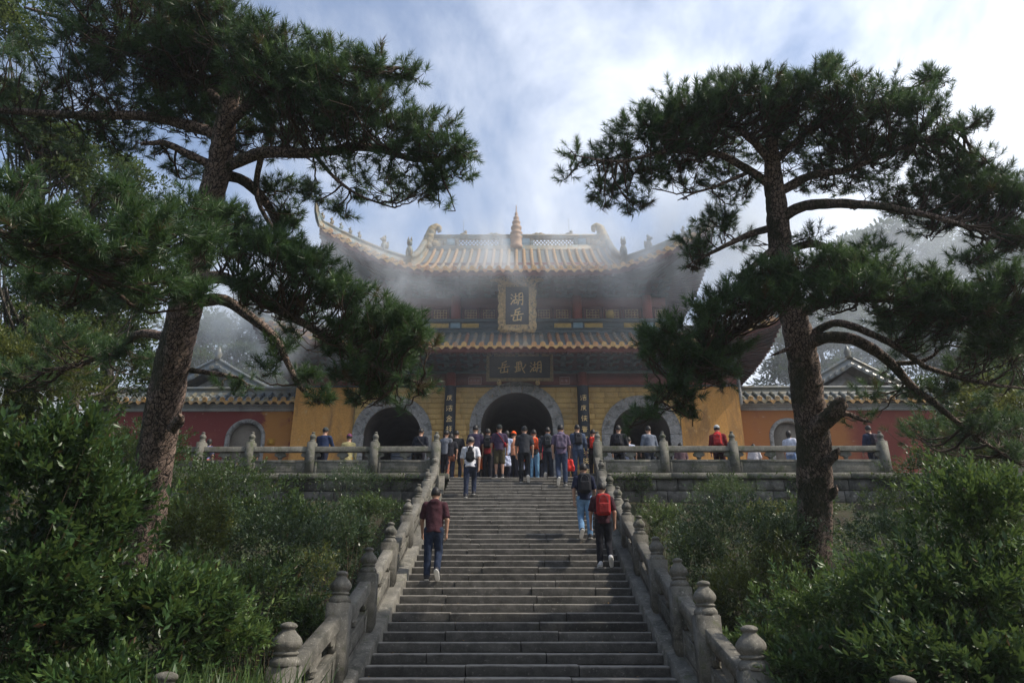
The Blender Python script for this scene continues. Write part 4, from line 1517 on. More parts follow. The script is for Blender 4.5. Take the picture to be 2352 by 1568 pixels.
M_WHITE = worn('white_cornice', (0.32, 0.32, 0.33), (0.48, 0.48, 0.48), 2, 0.85, 0.1, stain=(0.28, 0.27, 0.26), stain_scale=1.2, stain_amt=(0.5, 0.7), stretch=(1, 1, 0.3))
M_HALLWALL = worn('hall_limewash', (0.2, 0.205, 0.21), (0.33, 0.33, 0.335), 2, 0.85, 0.1, stain=(0.14, 0.14, 0.135), stain_scale=1.2, stain_amt=(0.45, 0.65))
M_NICHE = worn('niche_plaster', (0.15, 0.125, 0.1), (0.24, 0.21, 0.17), 1.5, 0.9, 0.2, stain=(0.1, 0.085, 0.07))
for s in (-1, 1):
    x_in, x_out = 9.12, 17.2
    root = tag(empty('side_wall', (s * 13, 6.3, 0)), 'red and orange courtyard wall with tiled coping left of the gate' if s < 0 else 'orange and red courtyard wall with tiled coping right of the gate', 'wall', 'tiled courtyard walls')
    off = -Vector(root.location)
    cx, ri, ro, zs = s * 11.08, 0.66, 0.82, 2.72
    yw = 5.95
    b = MB()
    xs = sorted(set([s * x_in, s * x_out] + [cx + ri * math.cos(a) for a in np.linspace(0, math.pi, 17)]))
    for x0, x1 in zip(xs[:-1], xs[1:]):
        mid = (x0 + x1) / 2
        if abs(mid - cx) < ri:
            z0 = zs + math.sqrt(max(0, ri ** 2 - (x0 - cx) ** 2)); z1 = zs + math.sqrt(max(0, ri ** 2 - (x1 - cx) ** 2))
        else: z0 = z1 = -0.1
        b.add([(x0, yw, z0), (x1, yw, z1), (x1, yw, 3.86), (x0, yw, 3.86)], [(0, 1, 2, 3)])
    b.box(*sorted((s * x_in, s * x_out)), yw + 0.4, yw + 0.6, -0.1, 3.85)
    b.build('wall_face', side_paint('left_wall_paint' if s < 0 else 'right_wall_paint', s > 0), root, loc=off)
    b = MB()
    b.box(cx - ri - 0.02, cx + ri + 0.02, yw + 0.12, yw + 0.2, -0.1, zs + ri + 0.02)
    b.build('niche_back', M_NICHE, root, loc=off)
    b = MB()
    A = np.linspace(-0.0, math.pi, 21)
    G = [[(cx - r * math.cos(a), y, zs + r * math.sin(a)) for a in A] for r, y in ((ri, yw + 0.14), (ri, yw - 0.03), (ri + 0.05, yw - 0.05), (ro - 0.04, yw - 0.05), (ro, yw - 0.02), (ro, yw + 0.02))]
    G = [[(cx - r, y, -0.1)] + g + [(cx + r, y, -0.1)] for g, (r, y) in zip(G, ((ri, yw + 0.14), (ri, yw - 0.03), (ri + 0.05, yw - 0.05), (ro - 0.04, yw - 0.05), (ro, yw - 0.02), (ro, yw + 0.02)))]
    b.grid(np.array(G))
    b.build('niche_surround', M_ARCH, root, loc=off)
    b = MB()
    b.box(*sorted((s * x_in, s * x_out)), yw - 0.06, yw + 0.6, 3.86, 4.0)
    b.box(*sorted((s * x_in, s * x_out)), yw - 0.12, yw + 0.6, 4.0, 4.08)
    b.box(*sorted((s * x_in, s * x_out)), yw - 0.2, yw + 0.6, 4.08, 4.14)
    b.build('cornice', M_WHITE, root, loc=off)
    # tiled coping
    xm = s * (x_in + x_out) / 2
    hx = (x_out - x_in) / 2
    cr = Roof(hx, yw - 0.42, 4.2, 0.0, 0.0, hx - .01, 1, hx + 1, (yw + 0.3, 4.72), (yw + 0.3, 4.72), 0.15)
    b = MB()
    b.grid(np.array([cr.column(x, 5) for x in np.linspace(-hx, hx, 9)])[:, ::-1])
    b.grid(np.array([[(x, yw - 0.42, 4.19), (x, yw - 0.2, 4.13)] for x in np.linspace(-hx, hx, 9)]))
    bk = np.array([cr.column(x, 5) for x in np.linspace(-hx, hx, 9)]); bk[..., 1] = 2 * (yw + 0.3) - bk[..., 1]
    b.grid(bk)
    co = b.build('coping', M_PAN, root, loc=off + Vector((xm, 0, 0)))
    dm, dd = DISC.copy(), DRIP.copy()
    for me in (dm, dd): me.materials.append(M_TILE_WALL)
    tr = tile_row(cr.column(0, 6), 0.09).mesh('tile_row', M_TILE_GREY)
    n = int(hx / 0.36)
    for i in range(-n, n + 1):
        link('tile_row', tr, co, (i * 0.36, 0, 0))
        o = link('end_tile', dm, co, (i * 0.36, yw - 0.42, 4.25)); o.scale = (1.25, 1, 1.25)
        o = link('drip_tile', dd, co, (i * 0.36 + 0.18, yw - 0.42, 4.17)); o.scale = (1.3, 1, 1.3)
    b = ridge_strip([(x, yw + 0.3, 4.66) for x in np.linspace(-hx, hx, 5)], 0.26, 0.34)
    b.build('coping_ridge', M_TILE_GREY, co)
    if s < 0:
        sg = tag(empty('wall_notice', (-10.0, yw - 0.012, 2.45)), 'small yellow painted square notice on the left courtyard wall', 'notice')
        q = MB(); q.box(-0.16, 0.16, -0.004, 0.01, 0, 0.28); q.build('notice_face', plain('notice_ochre', (0.4, 0.2, 0.03), 0.8), sg)
        o = glyph('e', 0.18, 0.004, 0.1).build('character', plain('notice_yellow', (0.6, 0.36, 0.05), 0.8), sg); o.location = (0, -0.005, 0.14)

# white corner pier at the right end of the gate wall
b = MB()
b.box(9.1, 9.2, WALL_Y - 0.02, WALL_Y + 0.5, 4.0, 5.15)
gpart(b, 'corner_pier', M_WHITE)

# ------------------------------------------------------------------ gabled side halls behind the walls
for s, X, lab in ((-1, -15.4, 'grey-tiled side hall with a white gable behind the left courtyard wall'), (1, 17.0, 'grey-tiled side hall with a white gable behind the right courtyard wall')):
    Y0, zp, zb, hw = 12.5, 8.0, 5.0, 6.2
    root = tag(empty('side_hall', (X, Y0 + 5, 0)), lab, 'temple hall', 'gabled side halls')
    off = -Vector(root.location)

    def gz(u):      # sagging gable line, u from the peak 0 to the eave 1
        return zp - (zp - zb) * (u * 1.25 - 0.25 * u * u)
    us = np.linspace(0, 1, 9)
    b = MB()
    b.poly([(X - hw * 0.9 * u, Y0, gz(u) - 0.25) for u in us[::-1]] + [(X + hw * 0.9 * u, Y0, gz(u) - 0.25) for u in us[1:]])
    b.box(X - hw * 0.9, X + hw * 0.9, Y0, Y0 + 10, 0, zb - 0.25)
    b.build('gable_wall', M_HALLWALL, root, loc=off)
    b = MB()
    b.poly([(X - hw * 0.62 * u, Y0 - 0.012, gz(u) - 0.62) for u in us[::-1][:-1]] + [(X, Y0 - 0.012, zp - 0.62)] + [(X + hw * 0.62 * u, Y0 - 0.012, gz(u) - 0.62) for u in us[1:]])
    b.build('gable_field', M_NICHE, root, loc=off)
    b = MB()
    for d in (-1, 1):
        b.grid(np.array([[(X + d * hw * u, y, gz(u)) for u in us] for y in (Y0 - 0.7, Y0 + 10)]))
        b.grid(np.array([[(X + d * hw * u, Y0 - 0.7, gz(u) - t) for u in us] for t in (0, 0.16)]))
        b.grid(np.array([[(X + d * hw * u, y, gz(u) - 0.16) for u in us] for y in (Y0 - 0.7, Y0 + 0.1)]))
    ro = b.build('roof', M_PAN, root, loc=off)
    for d in (-1, 1):
        # verge ridge along the gable with its row of end tiles
        pts = [(X + d * hw * u, Y0 - 0.5, gz(u) + 0.02) for u in np.linspace(0.0, 1.02, 14)]
        ridge_strip(pts, 0.34, 0.4).build('verge_ridge', M_TILE_GREY, ro)
        dm = DISC.copy(); dm.materials.append(M_TILE_GREY)
        for i in range(18):
            u = (i + 0.5) / 18
            o = link('end_tile', dm, ro, (X + d * hw * u, Y0 - 0.73, gz(u) - 0.03)); o.scale = (1.3, 1, 1.3)
        for i in range(11):
            y = Y0 + 0.2 + i * 0.42
            u = np.linspace(1, 0.03, 10)
            pts = np.array([(0, (hw * q), gz(q)) for q in u])
            row = tile_row(np.array([(0, -hw * q, gz(q)) for q in u]), 0.1)
            for j in range(len(row.v)):
                V = row.v[j]
                row.v[j] = np.stack([X - d * V[:, 1], y + d * V[:, 0], V[:, 2]], 1)
            row.build('tile_row', M_TILE_GREY, ro)
    q = MB()
    q.lathe([(0.2, 0), (0.14, 0.2), (0.2, 0.35), (0.1, 0.6), (0.02, 0.8)], 10, c=(X, Y0 - 0.5, zp + 0.3))
    q.build('gable_finial', M_TILE_GREY, ro, smooth=True)

# notice board standing in the left archway, low table in the right one
sg = tag(empty('notice_board', (-4.45, 4.6, 0)), 'dark notice board on two legs standing before the left archway', 'notice board')
q = MB(); q.box(-0.4, 0.4, -0.03, 0.03, 1.0, 1.95); q.build('board', M_BLACKBOARD, sg, bevel=0.01)
q = MB()
for i in range(6):
    q.box(-0.33, 0.33 - 0.1 * (i % 3), -0.035, -0.03, 1.82 - i * 0.13, 1.86 - i * 0.13)
tag(q.build('lettering', plain('notice_grey', (0.12, 0.13, 0.15), 0.8), sg), kind='stuff')
for x in (-0.34, 0.34):
    q = MB(); q.box(x - 0.03, x + 0.03, -0.02, 0.04, 0, 1.0); q.build('leg', M_BLACKBOARD, sg)
# ------------------------------------------------------------------ plants
from mathutils import noise as bnoise
M_NEEDLE = leaf_mat('pine_needle', (0.02, 0.045, 0.02), (0.052, 0.115, 0.036), (0.15, 0.23, 0.065), 0.42, 0.28, 0.5)
M_LEAF_BIG = leaf_mat('glossy_leaf', (0.014, 0.036, 0.013), (0.05, 0.105, 0.03), (0.18, 0.25, 0.06), 0.4, 0.28, 0.45)
M_LEAF_SMALL = leaf_mat('shrub_leaf', (0.016, 0.036, 0.014), (0.052, 0.098, 0.03), (0.17, 0.22, 0.06), 0.4, 0.32, 0.45)
M_LEAF_TREE = leaf_mat('tree_leaf', (0.022, 0.042, 0.016), (0.05, 0.09, 0.028), (0.15, 0.19, 0.045), 0.45, 0.35, 0.4)
M_TWIG = worn('twig_bark', (0.05, 0.035, 0.026), (0.1, 0.07, 0.05), 8, 0.9, 0.2)
M_STEM = worn('shrub_stem', (0.045, 0.032, 0.02), (0.08, 0.058, 0.035), 8, 0.8, 0.2)


def bark_mat(name, c1, c2, crack, moss):
    m, nt, b, out = new_mat(name)
    pos = world_pos(nt)
    mp = nt.nodes.new('ShaderNodeMapping')
    mp.inputs['Scale'].default_value = (1, 1, 0.36)
    nt.links.new(pos, mp.inputs[0])
    nz = noise_node(nt, pos, 4, 5, 0.6)
    warp = nt.nodes.new('ShaderNodeVectorMath'); warp.operation = 'MULTIPLY_ADD'
    cmb2 = nt.nodes.new('ShaderNodeCombineXYZ')
    for i in range(3): nt.links.new(nz, cmb2.inputs[i])
    nt.links.new(cmb2.outputs[0], warp.inputs[0])
    warp.inputs[1].default_value = (0.3, 0.3, 0.3)
    nt.links.new(mp.outputs[0], warp.inputs[2])
    v = nt.nodes.new('ShaderNodeTexVoronoi')
    v.feature = 'DISTANCE_TO_EDGE'
    v.inputs['Scale'].default_value = 19
    nt.links.new(warp.outputs[0], v.inputs['Vector'])
    plate = rng_node(nt, v.outputs['Distance'], 0.01, 0.13)
    n = noise_node(nt, pos, 14, 6, 0.7)
    col = mix_node(nt, plate, crack, ramp_node(nt, n, [(0.3, c1), (0.7, c2)]))
    n2 = noise_node(nt, pos, 1.5, 6, 0.7, 0.4)
    geo = nt.nodes.new('ShaderNodeNewGeometry')
    sp = nt.nodes.new('ShaderNodeSeparateXYZ')
    nt.links.new(geo.outputs['Normal'], sp.inputs[0])
    ma = nt.nodes.new('ShaderNodeMath'); ma.operation = 'MULTIPLY_ADD'; ma.inputs[1].default_value = -0.12
    nt.links.new(sp.outputs[0], ma.inputs[0]); nt.links.new(n2, ma.inputs[2])   # moss keeps to the damp left-hand side
    col = mix_node(nt, rng_node(nt, ma.outputs[0], 0.5, 0.64, 0, 0.8), col, moss)
    nt.links.new(col, b.inputs['Base Color'])
    b.inputs['Roughness'].default_value = 0.9
    ad = nt.nodes.new('ShaderNodeMath'); ad.operation = 'MULTIPLY_ADD'; ad.inputs[1].default_value = 0.35
    nt.links.new(n, ad.inputs[0]); nt.links.new(plate, ad.inputs[2])
    bump_to(nt, b, ad.outputs[0], 1.0, 0.05)
    return m


M_BARK = bark_mat('pine_bark', (0.155, 0.105, 0.082), (0.34, 0.245, 0.195), (0.026, 0.017, 0.013), (0.035, 0.042, 0.014))
M_BARK2 = bark_mat('tree_bark', (0.09, 0.075, 0.06), (0.17, 0.15, 0.12), (0.04, 0.03, 0.025), (0.04, 0.05, 0.02))


M_LEAF_YEL = leaf_mat('yellowish_leaf', (0.025, 0.042, 0.012), (0.085, 0.115, 0.028), (0.24, 0.25, 0.06), 0.45, 0.34, 0.4)
M_LEAF_GREY = leaf_mat('greyish_leaf', (0.018, 0.036, 0.017), (0.05, 0.092, 0.036), (0.15, 0.2, 0.08), 0.35, 0.28, 0.5)


def basis(d):
    """rotation matrices whose z axis is d, random roll"""
    d = d / (np.linalg.norm(d, axis=1, keepdims=True) + 1e-9)
    r = rng.normal(size=d.shape)
    x = r - d * (r * d).sum(1, keepdims=True)
    x /= np.linalg.norm(x, axis=1, keepdims=True) + 1e-9
    y = np.cross(d, x)
    return np.stack([x, y, d], 2)


def needle_template(n, r):
    """brush of needles round a short shoot along +z: (n,3,3) thin triangles"""
    s = r.uniform(0, 1, n) ** 0.8
    base = np.zeros((n, 3))
    base[:, 2] = s * 0.13
    th = np.radians(np.clip(88 - s * 62 + r.normal(0, 13, n), 4, 125))
    ph = r.uniform(0, 2 * math.pi, n)
    d = np.stack([np.sin(th) * np.cos(ph), np.sin(th) * np.sin(ph), np.cos(th)], 1)
    L = r.uniform(0.095, 0.155, n)
    tip = base + d * L[:, None]
    tip[:, 2] += 0.012
    w = np.cross(d, r.normal(size=(n, 3)))
    w /= np.linalg.norm(w, axis=1, keepdims=True)
    w *= 0.0047
    return np.stack([base - w, base + w, tip], 1)


def needles_mesh(name, pos, dirs, scale, n_needle, mat, tint):
    M = len(pos)
    K = 6
    temps = [needle_template(n_needle, np.random.default_rng(50 + k)) for k in range(K)]
    B = basis(dirs)
    vs, ts = [], []
    which = rng.integers(0, K, M)
    for k in range(K):
        idx = np.where(which == k)[0]
        if not len(idx): continue
        T = temps[k].reshape(-1, 3)
        V = np.einsum('mij,nj->mni', B[idx] * scale[idx, None, None], T) + pos[idx, None, :]
        vs.append(V.reshape(-1, 3))
        t = np.where(tint[idx, None] < 0.1, 0.0, np.clip(tint[idx, None] + rng.normal(0, 0.1, (len(idx), n_needle)), 0.08, 1))
        ts.append(np.repeat(t, 3, axis=1).ravel())
    V = np.concatenate(vs)
    return mesh_np(name, V, np.arange(len(V)).reshape(-1, 3), mat, tint=np.concatenate(ts))


def pine_tree(label, trunk, limbs, pads, stubs, n_needle=46, tufts=4.1, seed=1):
    """trunk and limbs are (px, py, depth, radius) lines, pads are flattened needle masses (px, py, depth, rx, ry, fill)"""
    r = np.random.default_rng(seed)
    W = lambda L: np.array([list(P(a, b_, c)) + [d] for a, b_, c, d in L])
    tp = W(trunk)
    base = tp[0, :3]
    root = tag(empty('pine_tree', Vector(base)), label, 'pine tree', 'old pines beside the stairway')
    org = np.array(base)
    c = spline(tp, 60)
    mb = MB()
    cc = spline(tp, 170)
    kk = 40
    V, q = tube_np(cc[:, :3] - org, cc[:, 3] * 0.93, kk)
    ctr = np.repeat(cc[:, :3] - org, kk, 0)
    an = np.tile(np.arange(kk) * 2 * math.pi / kk, len(cc))
    hz_ = np.repeat(cc[:, 2], kk)
    big_ = 0.03 * np.sin(3 * an + hz_ * 2.1) + 0.025 * np.sin(5 * an - hz_ * 3.7) + 0.035 * np.sin(2 * an + hz_ * 0.9)
    ridged = np.array([abs(bnoise.noise(Vector((x * 7, y * 7, z * 2.4)))) for x, y, z in V])
    V = ctr + (V - ctr) * (1 + big_ + 0.10 * np.clip(ridged * 3.2, 0, 1) - 0.06 + r.normal(0, 0.008, len(V)))[:, None]
    mb.add(V, q)
    mb.build('trunk', M_BARK, root, smooth=True)
    line_pts, line_r = [c[20:, :3]], [c[20:, 3]]
    for L in limbs:
        w = W(L)
        k = max(12, int(np.linalg.norm(np.diff(w[:, :3], axis=0), axis=1).sum() / 0.12))
        s = spline(w, k)
        s[:, :3] += np.cumsum(r.normal(0, 0.012, (k, 3)), 0) * np.linspace(0, 1, k)[:, None] * 0.6
        b = MB()
        b.tube(s[:, :3] - org, np.maximum(s[:, 3] * 0.8, 0.008), 9, jitter=0.05)
        b.build('limb', M_BARK, root, smooth=True)
        line_pts.append(s[4:, :3]); line_r.append(s[4:, 3])
    for L in stubs:
        s = spline(W(L), 14)
        b = MB()
        s[-2:, 3] *= (0.7, 0.3)
        s[-1, :3] += r.normal(0, 0.03, 3)
        b.tube(s[:, :3] - org, s[:, 3], 11, jitter=0.13)
        b.build('stub', M_BARK, root, smooth=True)
    LP, LR = np.concatenate(line_pts), np.concatenate(line_r)
    tw = MB()
    pos, dirs, scl, tnt = [], [], [], []
    for pd in pads:
        px, py, d, rx, ry, fill = pd
        cw = P(px, py, d)
        rm, rv = rx * d / F, ry * d / F
        tpx = 0.30 * F / d
        nt_ = int(max(3, tufts * fill * math.pi * rx * ry / (tpx * tpx) * 3.0))
        nsub = max(2, nt_ // 9)
        # sub-branches reach from the nearest limb into the pad
        u = r.normal(size=(nsub, 3)); u /= np.linalg.norm(u, axis=1, keepdims=True)
        u *= r.uniform(0.25, 0.8, (nsub, 1)) ** 0.6
        sub = cw + u * np.array((rm, rm * 0.9, rv)) - np.array((0, 0, rv * 0.35))
        per = max(1, nt_ // nsub)
        pad_t = r.normal(0, 0.07)
        for sc in sub:
            dd = np.linalg.norm((LP - sc) * np.array((1, 1, 1.3)), axis=1) + 0.08 * (LP[:, 2] > sc[2])
            near = np.argsort(dd)[:6]
            a = LP[near[r.integers(0, len(near))]]
            gap = np.linalg.norm(sc - a)
            mid = a * 0.5 + sc * 0.5 + np.array((0, 0, -0.10 * gap)) + r.normal(0, 0.06, 3) * gap
            ln = spline([a, mid, sc], 8)
            ln[1:-1] += r.normal(0, 0.018, (6, 3))
            r0 = min(0.035, 0.009 + 0.014 * gap)
            tw.tube(ln - org, np.linspace(r0, 0.007, 8), 5, cap=False)
            for _ in range(per):
                e = r.normal(size=3); e /= np.linalg.norm(e)
                e[2] = abs(e[2]) * 0.9 + 0.1 if r.random() < 0.93 else e[2]
                rad = r.uniform(0.5, 1.0)
                tp_ = cw + (sc - cw) * 0.62 + e * np.array((rm, rm * 0.9, rv)) * rad * 0.72
                s0 = ln[r.integers(3, 8)]
                L_ = np.linalg.norm(tp_ - s0)
                out = (tp_ - cw) / np.array((rm, rm, rv)); out /= np.linalg.norm(out) + 1e-6
                dr = out * np.array((0.75, 0.75, 0.45)) + np.array((0, 0, 0.6)) + r.normal(0, 0.3, 3)
                dr /= np.linalg.norm(dr)
                m = s0 * 0.45 + tp_ * 0.55 - np.array((0, 0, 0.12 * L_)) + r.normal(0, 0.04, 3)
                tl = spline([s0, m, tp_], 5)
                if r.random() < 0.45: tw.tube(tl - org, np.linspace(0.0085, 0.005, 5), 3, cap=False)
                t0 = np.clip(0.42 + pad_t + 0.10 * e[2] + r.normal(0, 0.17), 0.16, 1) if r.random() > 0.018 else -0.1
                k = 1 + (r.random() < 0.55) + (r.random() < 0.25)
                for j in range(k):
                    pos.append(tp_ - dr * 0.105 * j + r.normal(0, 0.012, 3)); dirs.append(dr + r.normal(0, 0.08, 3) * (j + 1))
                    scl.append(r.uniform(0.82, 1.18) * (1 - 0.06 * j)); tnt.append(t0 - 0.07 * j)
    tw_o = tw.build('twigs', M_TWIG, root)
    tag(tw_o, kind='stuff')
    pos, dirs, scl, tnt = np.array(pos), np.array(dirs), np.array(scl), np.array(tnt)
    # the tufts that show largest stand as pieces of their own
    dist = np.linalg.norm(pos - CAM_O, axis=1)
    toward = ((CAM_O - pos) / dist[:, None] * (dirs / np.linalg.norm(dirs, axis=1, keepdims=True))).sum(1)
    score = scl / dist + 0.02 * toward + r.uniform(0, 0.02, len(pos))
    order = np.argsort(-score)
    big, rest = order[:290], order[290:]
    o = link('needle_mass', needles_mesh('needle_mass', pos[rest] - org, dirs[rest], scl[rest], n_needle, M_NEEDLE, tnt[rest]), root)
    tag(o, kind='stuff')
    metas = []
    for k in range(8):
        T = needle_template(n_needle, np.random.default_rng(90 + k)).reshape(-1, 3)
        t = np.repeat(np.clip(0.3 + 0.05 * k + r.normal(0, 0.1, n_needle), 0.08, 1), 3)
        metas.append(mesh_np('needle_tuft', T, np.arange(len(T)).reshape(-1, 3), M_NEEDLE, tint=t))
    B = basis(dirs[big])
    for i, ix in enumerate(big):
        o = link('needle_tuft', metas[i % 8], root)
        M4 = Matrix.Identity(4)
        for a in range(3):
            for b_ in range(3):
                M4[a][b_] = B[i][a, b_] * scl[ix]
            M4[a][3] = pos[ix][a] - org[a]
        o.matrix_local = M4
    print('pine', label, 'tufts', len(pos))
    return root


pine_tree('leaning old pine left of the stairs with a wide flat crown and mossy sunlit trunk',
    [(285, 1420, 12.5, .40), (312, 1300, 12.4, .36), (345, 1130, 12.3, .315), (372, 960, 12.2, .30), (412, 760, 12.0, .285), (452, 600, 11.9, .25), (480, 470, 11.8, .235), (505, 370, 11.8, .21), (520, 270, 11.7, .17), (540, 170, 11.6, .12), (570, 50, 11.6, .06)],
    [[(505, 390, 11.8, .13), (600, 352, 11.6, .12), (720, 352, 11.4, .10), (850, 338, 11.2, .075), (960, 368, 11, .05), (1090, 345, 10.9, .02)],
     [(520, 285, 11.7, .11), (620, 205, 11.4, .085), (740, 165, 11.2, .06), (860, 160, 11, .04), (965, 165, 10.8, .015)],
     [(508, 310, 11.8, .12), (350, 268, 12, .105), (180, 262, 12.2, .085), (0, 250, 12.4, .06), (-120, 245, 12.5, .03)],
     [(522, 245, 11.7, .10), (400, 155, 11.9, .08), (250, 82, 12.1, .06), (60, 20, 12.3, .03)],
     [(495, 385, 11.8, .10), (425, 350, 11.6, .085), (375, 325, 11.5, .06), (325, 332, 11.4, .035)],
     [(500, 400, 11.9, .12), (565, 418, 12, .105), (620, 480, 12.2, .09), (655, 560, 12.4, .07), (705, 615, 12.5, .05), (745, 650, 12.6, .025)],
     [(452, 640, 11.8, .14), (520, 640, 11.4, .12), (600, 690, 11, .10), (690, 740, 10.7, .08), (790, 800, 10.5, .06), (900, 860, 10.3, .04), (990, 880, 10.2, .015)],
     [(462, 690, 11.9, .13), (515, 690, 11.8, .12), (560, 718, 11.7, .11), (635, 780, 11.6, .085), (665, 840, 11.5, .06), (700, 900, 11.4, .045), (765, 940, 11.3, .015)],
     [(445, 650, 11.8, .14), (330, 625, 10.4, .12), (210, 600, 9.0, .095), (80, 560, 7.8, .065), (-40, 540, 7.2, .03)],
     [(385, 775, 12.1, .10), (325, 765, 12.3, .09), (270, 795, 12.7, .07), (180, 835, 13.2, .05), (90, 850, 13.8, .025)],
     [(438, 850, 12.1, .06), (500, 858, 12, .05), (545, 868, 12, .03), (570, 885, 12, .015)],
     [(600, 352, 11.6, .07), (590, 450, 11.9, .05), (640, 540, 12.0, .04), (700, 560, 12, .02)],
     [(720, 352, 11.4, .05), (770, 410, 11.3, .035), (830, 450, 11.2, .025), (900, 470, 11.1, .012)]],
    [(300, 50, 12.4, 220, 90, .8), (480, 60, 11.7, 150, 95, 1.0), (620, 120, 11.2, 110, 70, 1.0), (650, 190, 11.2, 130, 75, 1.0), (760, 130, 11, 75, 45, .9), (770, 215, 11, 140, 75, 1.0), (880, 165, 10.9, 85, 40, .9), (950, 170, 10.8, 40, 22, .9),
     (870, 270, 10.9, 140, 65, 1.0), (975, 300, 10.8, 80, 40, .9), (1050, 335, 10.8, 75, 32, .9), (1080, 395, 10.8, 40, 22, .6), (700, 285, 11.6, 150, 60, .8), (500, 190, 12.4, 170, 85, .9), (300, 185, 12.5, 200, 75, .8), (110, 200, 12.6, 150, 55, .5), (-20, 240, 12.6, 90, 45, .5),
     (930, 350, 10.9, 110, 45, .7), (100, 290, 12.6, 140, 35, .5), (300, 300, 12.4, 110, 35, .4), (340, 330, 11.6, 40, 25, .4), (740, 430, 11.5, 55, 35, .5), (850, 425, 11.3, 110, 40, .5), (960, 430, 11.2, 80, 40, .5), (1030, 470, 11.1, 40, 20, .5), (785, 480, 11.4, 32, 35, .5),
     (640, 420, 12.3, 60, 50, .6), (670, 500, 12.3, 42, 45, .7), (700, 600, 12.4, 42, 36, .8), (640, 520, 12.3, 35, 45, .5), (790, 380, 11.4, 80, 30, .5), (400, 380, 12.4, 60, 40, .4),
     (540, 540, 10.7, 100, 65, 1.0), (620, 590, 10.5, 100, 65, 1.0), (560, 640, 10.4, 60, 45, .8), (700, 630, 10.4, 100, 60, 1.0), (770, 680, 10.3, 90, 55, 1.0), (850, 720, 10.3, 90, 50, 1.0), (910, 760, 10.2, 70, 45, 1.0), (965, 800, 10.2, 50, 30, .9), (880, 830, 10.4, 100, 55, .9),
     (780, 770, 10.7, 110, 60, .9), (680, 720, 10.9, 90, 50, .7), (960, 880, 10.3, 55, 25, .8), (860, 900, 10.6, 80, 35, .8), (740, 920, 11.2, 45, 25, .7), (690, 870, 11.3, 45, 35, .6), (930, 935, 10.4, 40, 14, .6), (820, 870, 10.6, 60, 40, .6), (640, 800, 11.5, 50, 40, .5), (620, 850, 11.6, 45, 30, .4),
     (60, 510, 7.0, 100, 50, 1.1), (200, 545, 7.2, 110, 50, 1.1), (330, 510, 7.9, 90, 45, 1.0), (430, 490, 8.8, 90, 45, 1.0), (500, 510, 9.6, 70, 45, 1.0), (340, 580, 7.8, 110, 50, 1.0), (450, 570, 8.8, 80, 45, 1.0), (330, 655, 7.8, 90, 40, 1.0), (430, 670, 8.2, 60, 40, 1.0), (100, 590, 7.4, 120, 40, .9),
     (60, 660, 9.2, 130, 45, .7), (200, 670, 9.8, 120, 45, .6), (150, 800, 13.2, 120, 55, .5), (280, 830, 12.8, 80, 40, .5), (60, 860, 13.8, 90, 50, .5), (540, 890, 12, 50, 22, .5), (420, 250, 12, 110, 55, .8), (620, 290, 12, 90, 50, .8), (560, 330, 12.2, 80, 40, .6), (180, 120, 12.2, 150, 60, .35), (-10, 130, 12.4, 100, 50, .3), (400, 120, 11.6, 110, 60, .9), (230, 350, 12.8, 100, 30, .4), (1000, 390, 10.9, 70, 28, .8), (300, 460, 8.2, 80, 35, .9), (40, 440, 7.4, 80, 30, .8), (590, 700, 11.2, 60, 40, .5)],
    [[(395, 985, 11.9, .09), (408, 970, 11.8, .085), (418, 955, 11.7, .06)], [(330, 1150, 12.1, .06), (322, 1130, 12.0, .05), (318, 1120, 11.9, .03)]], seed=3)

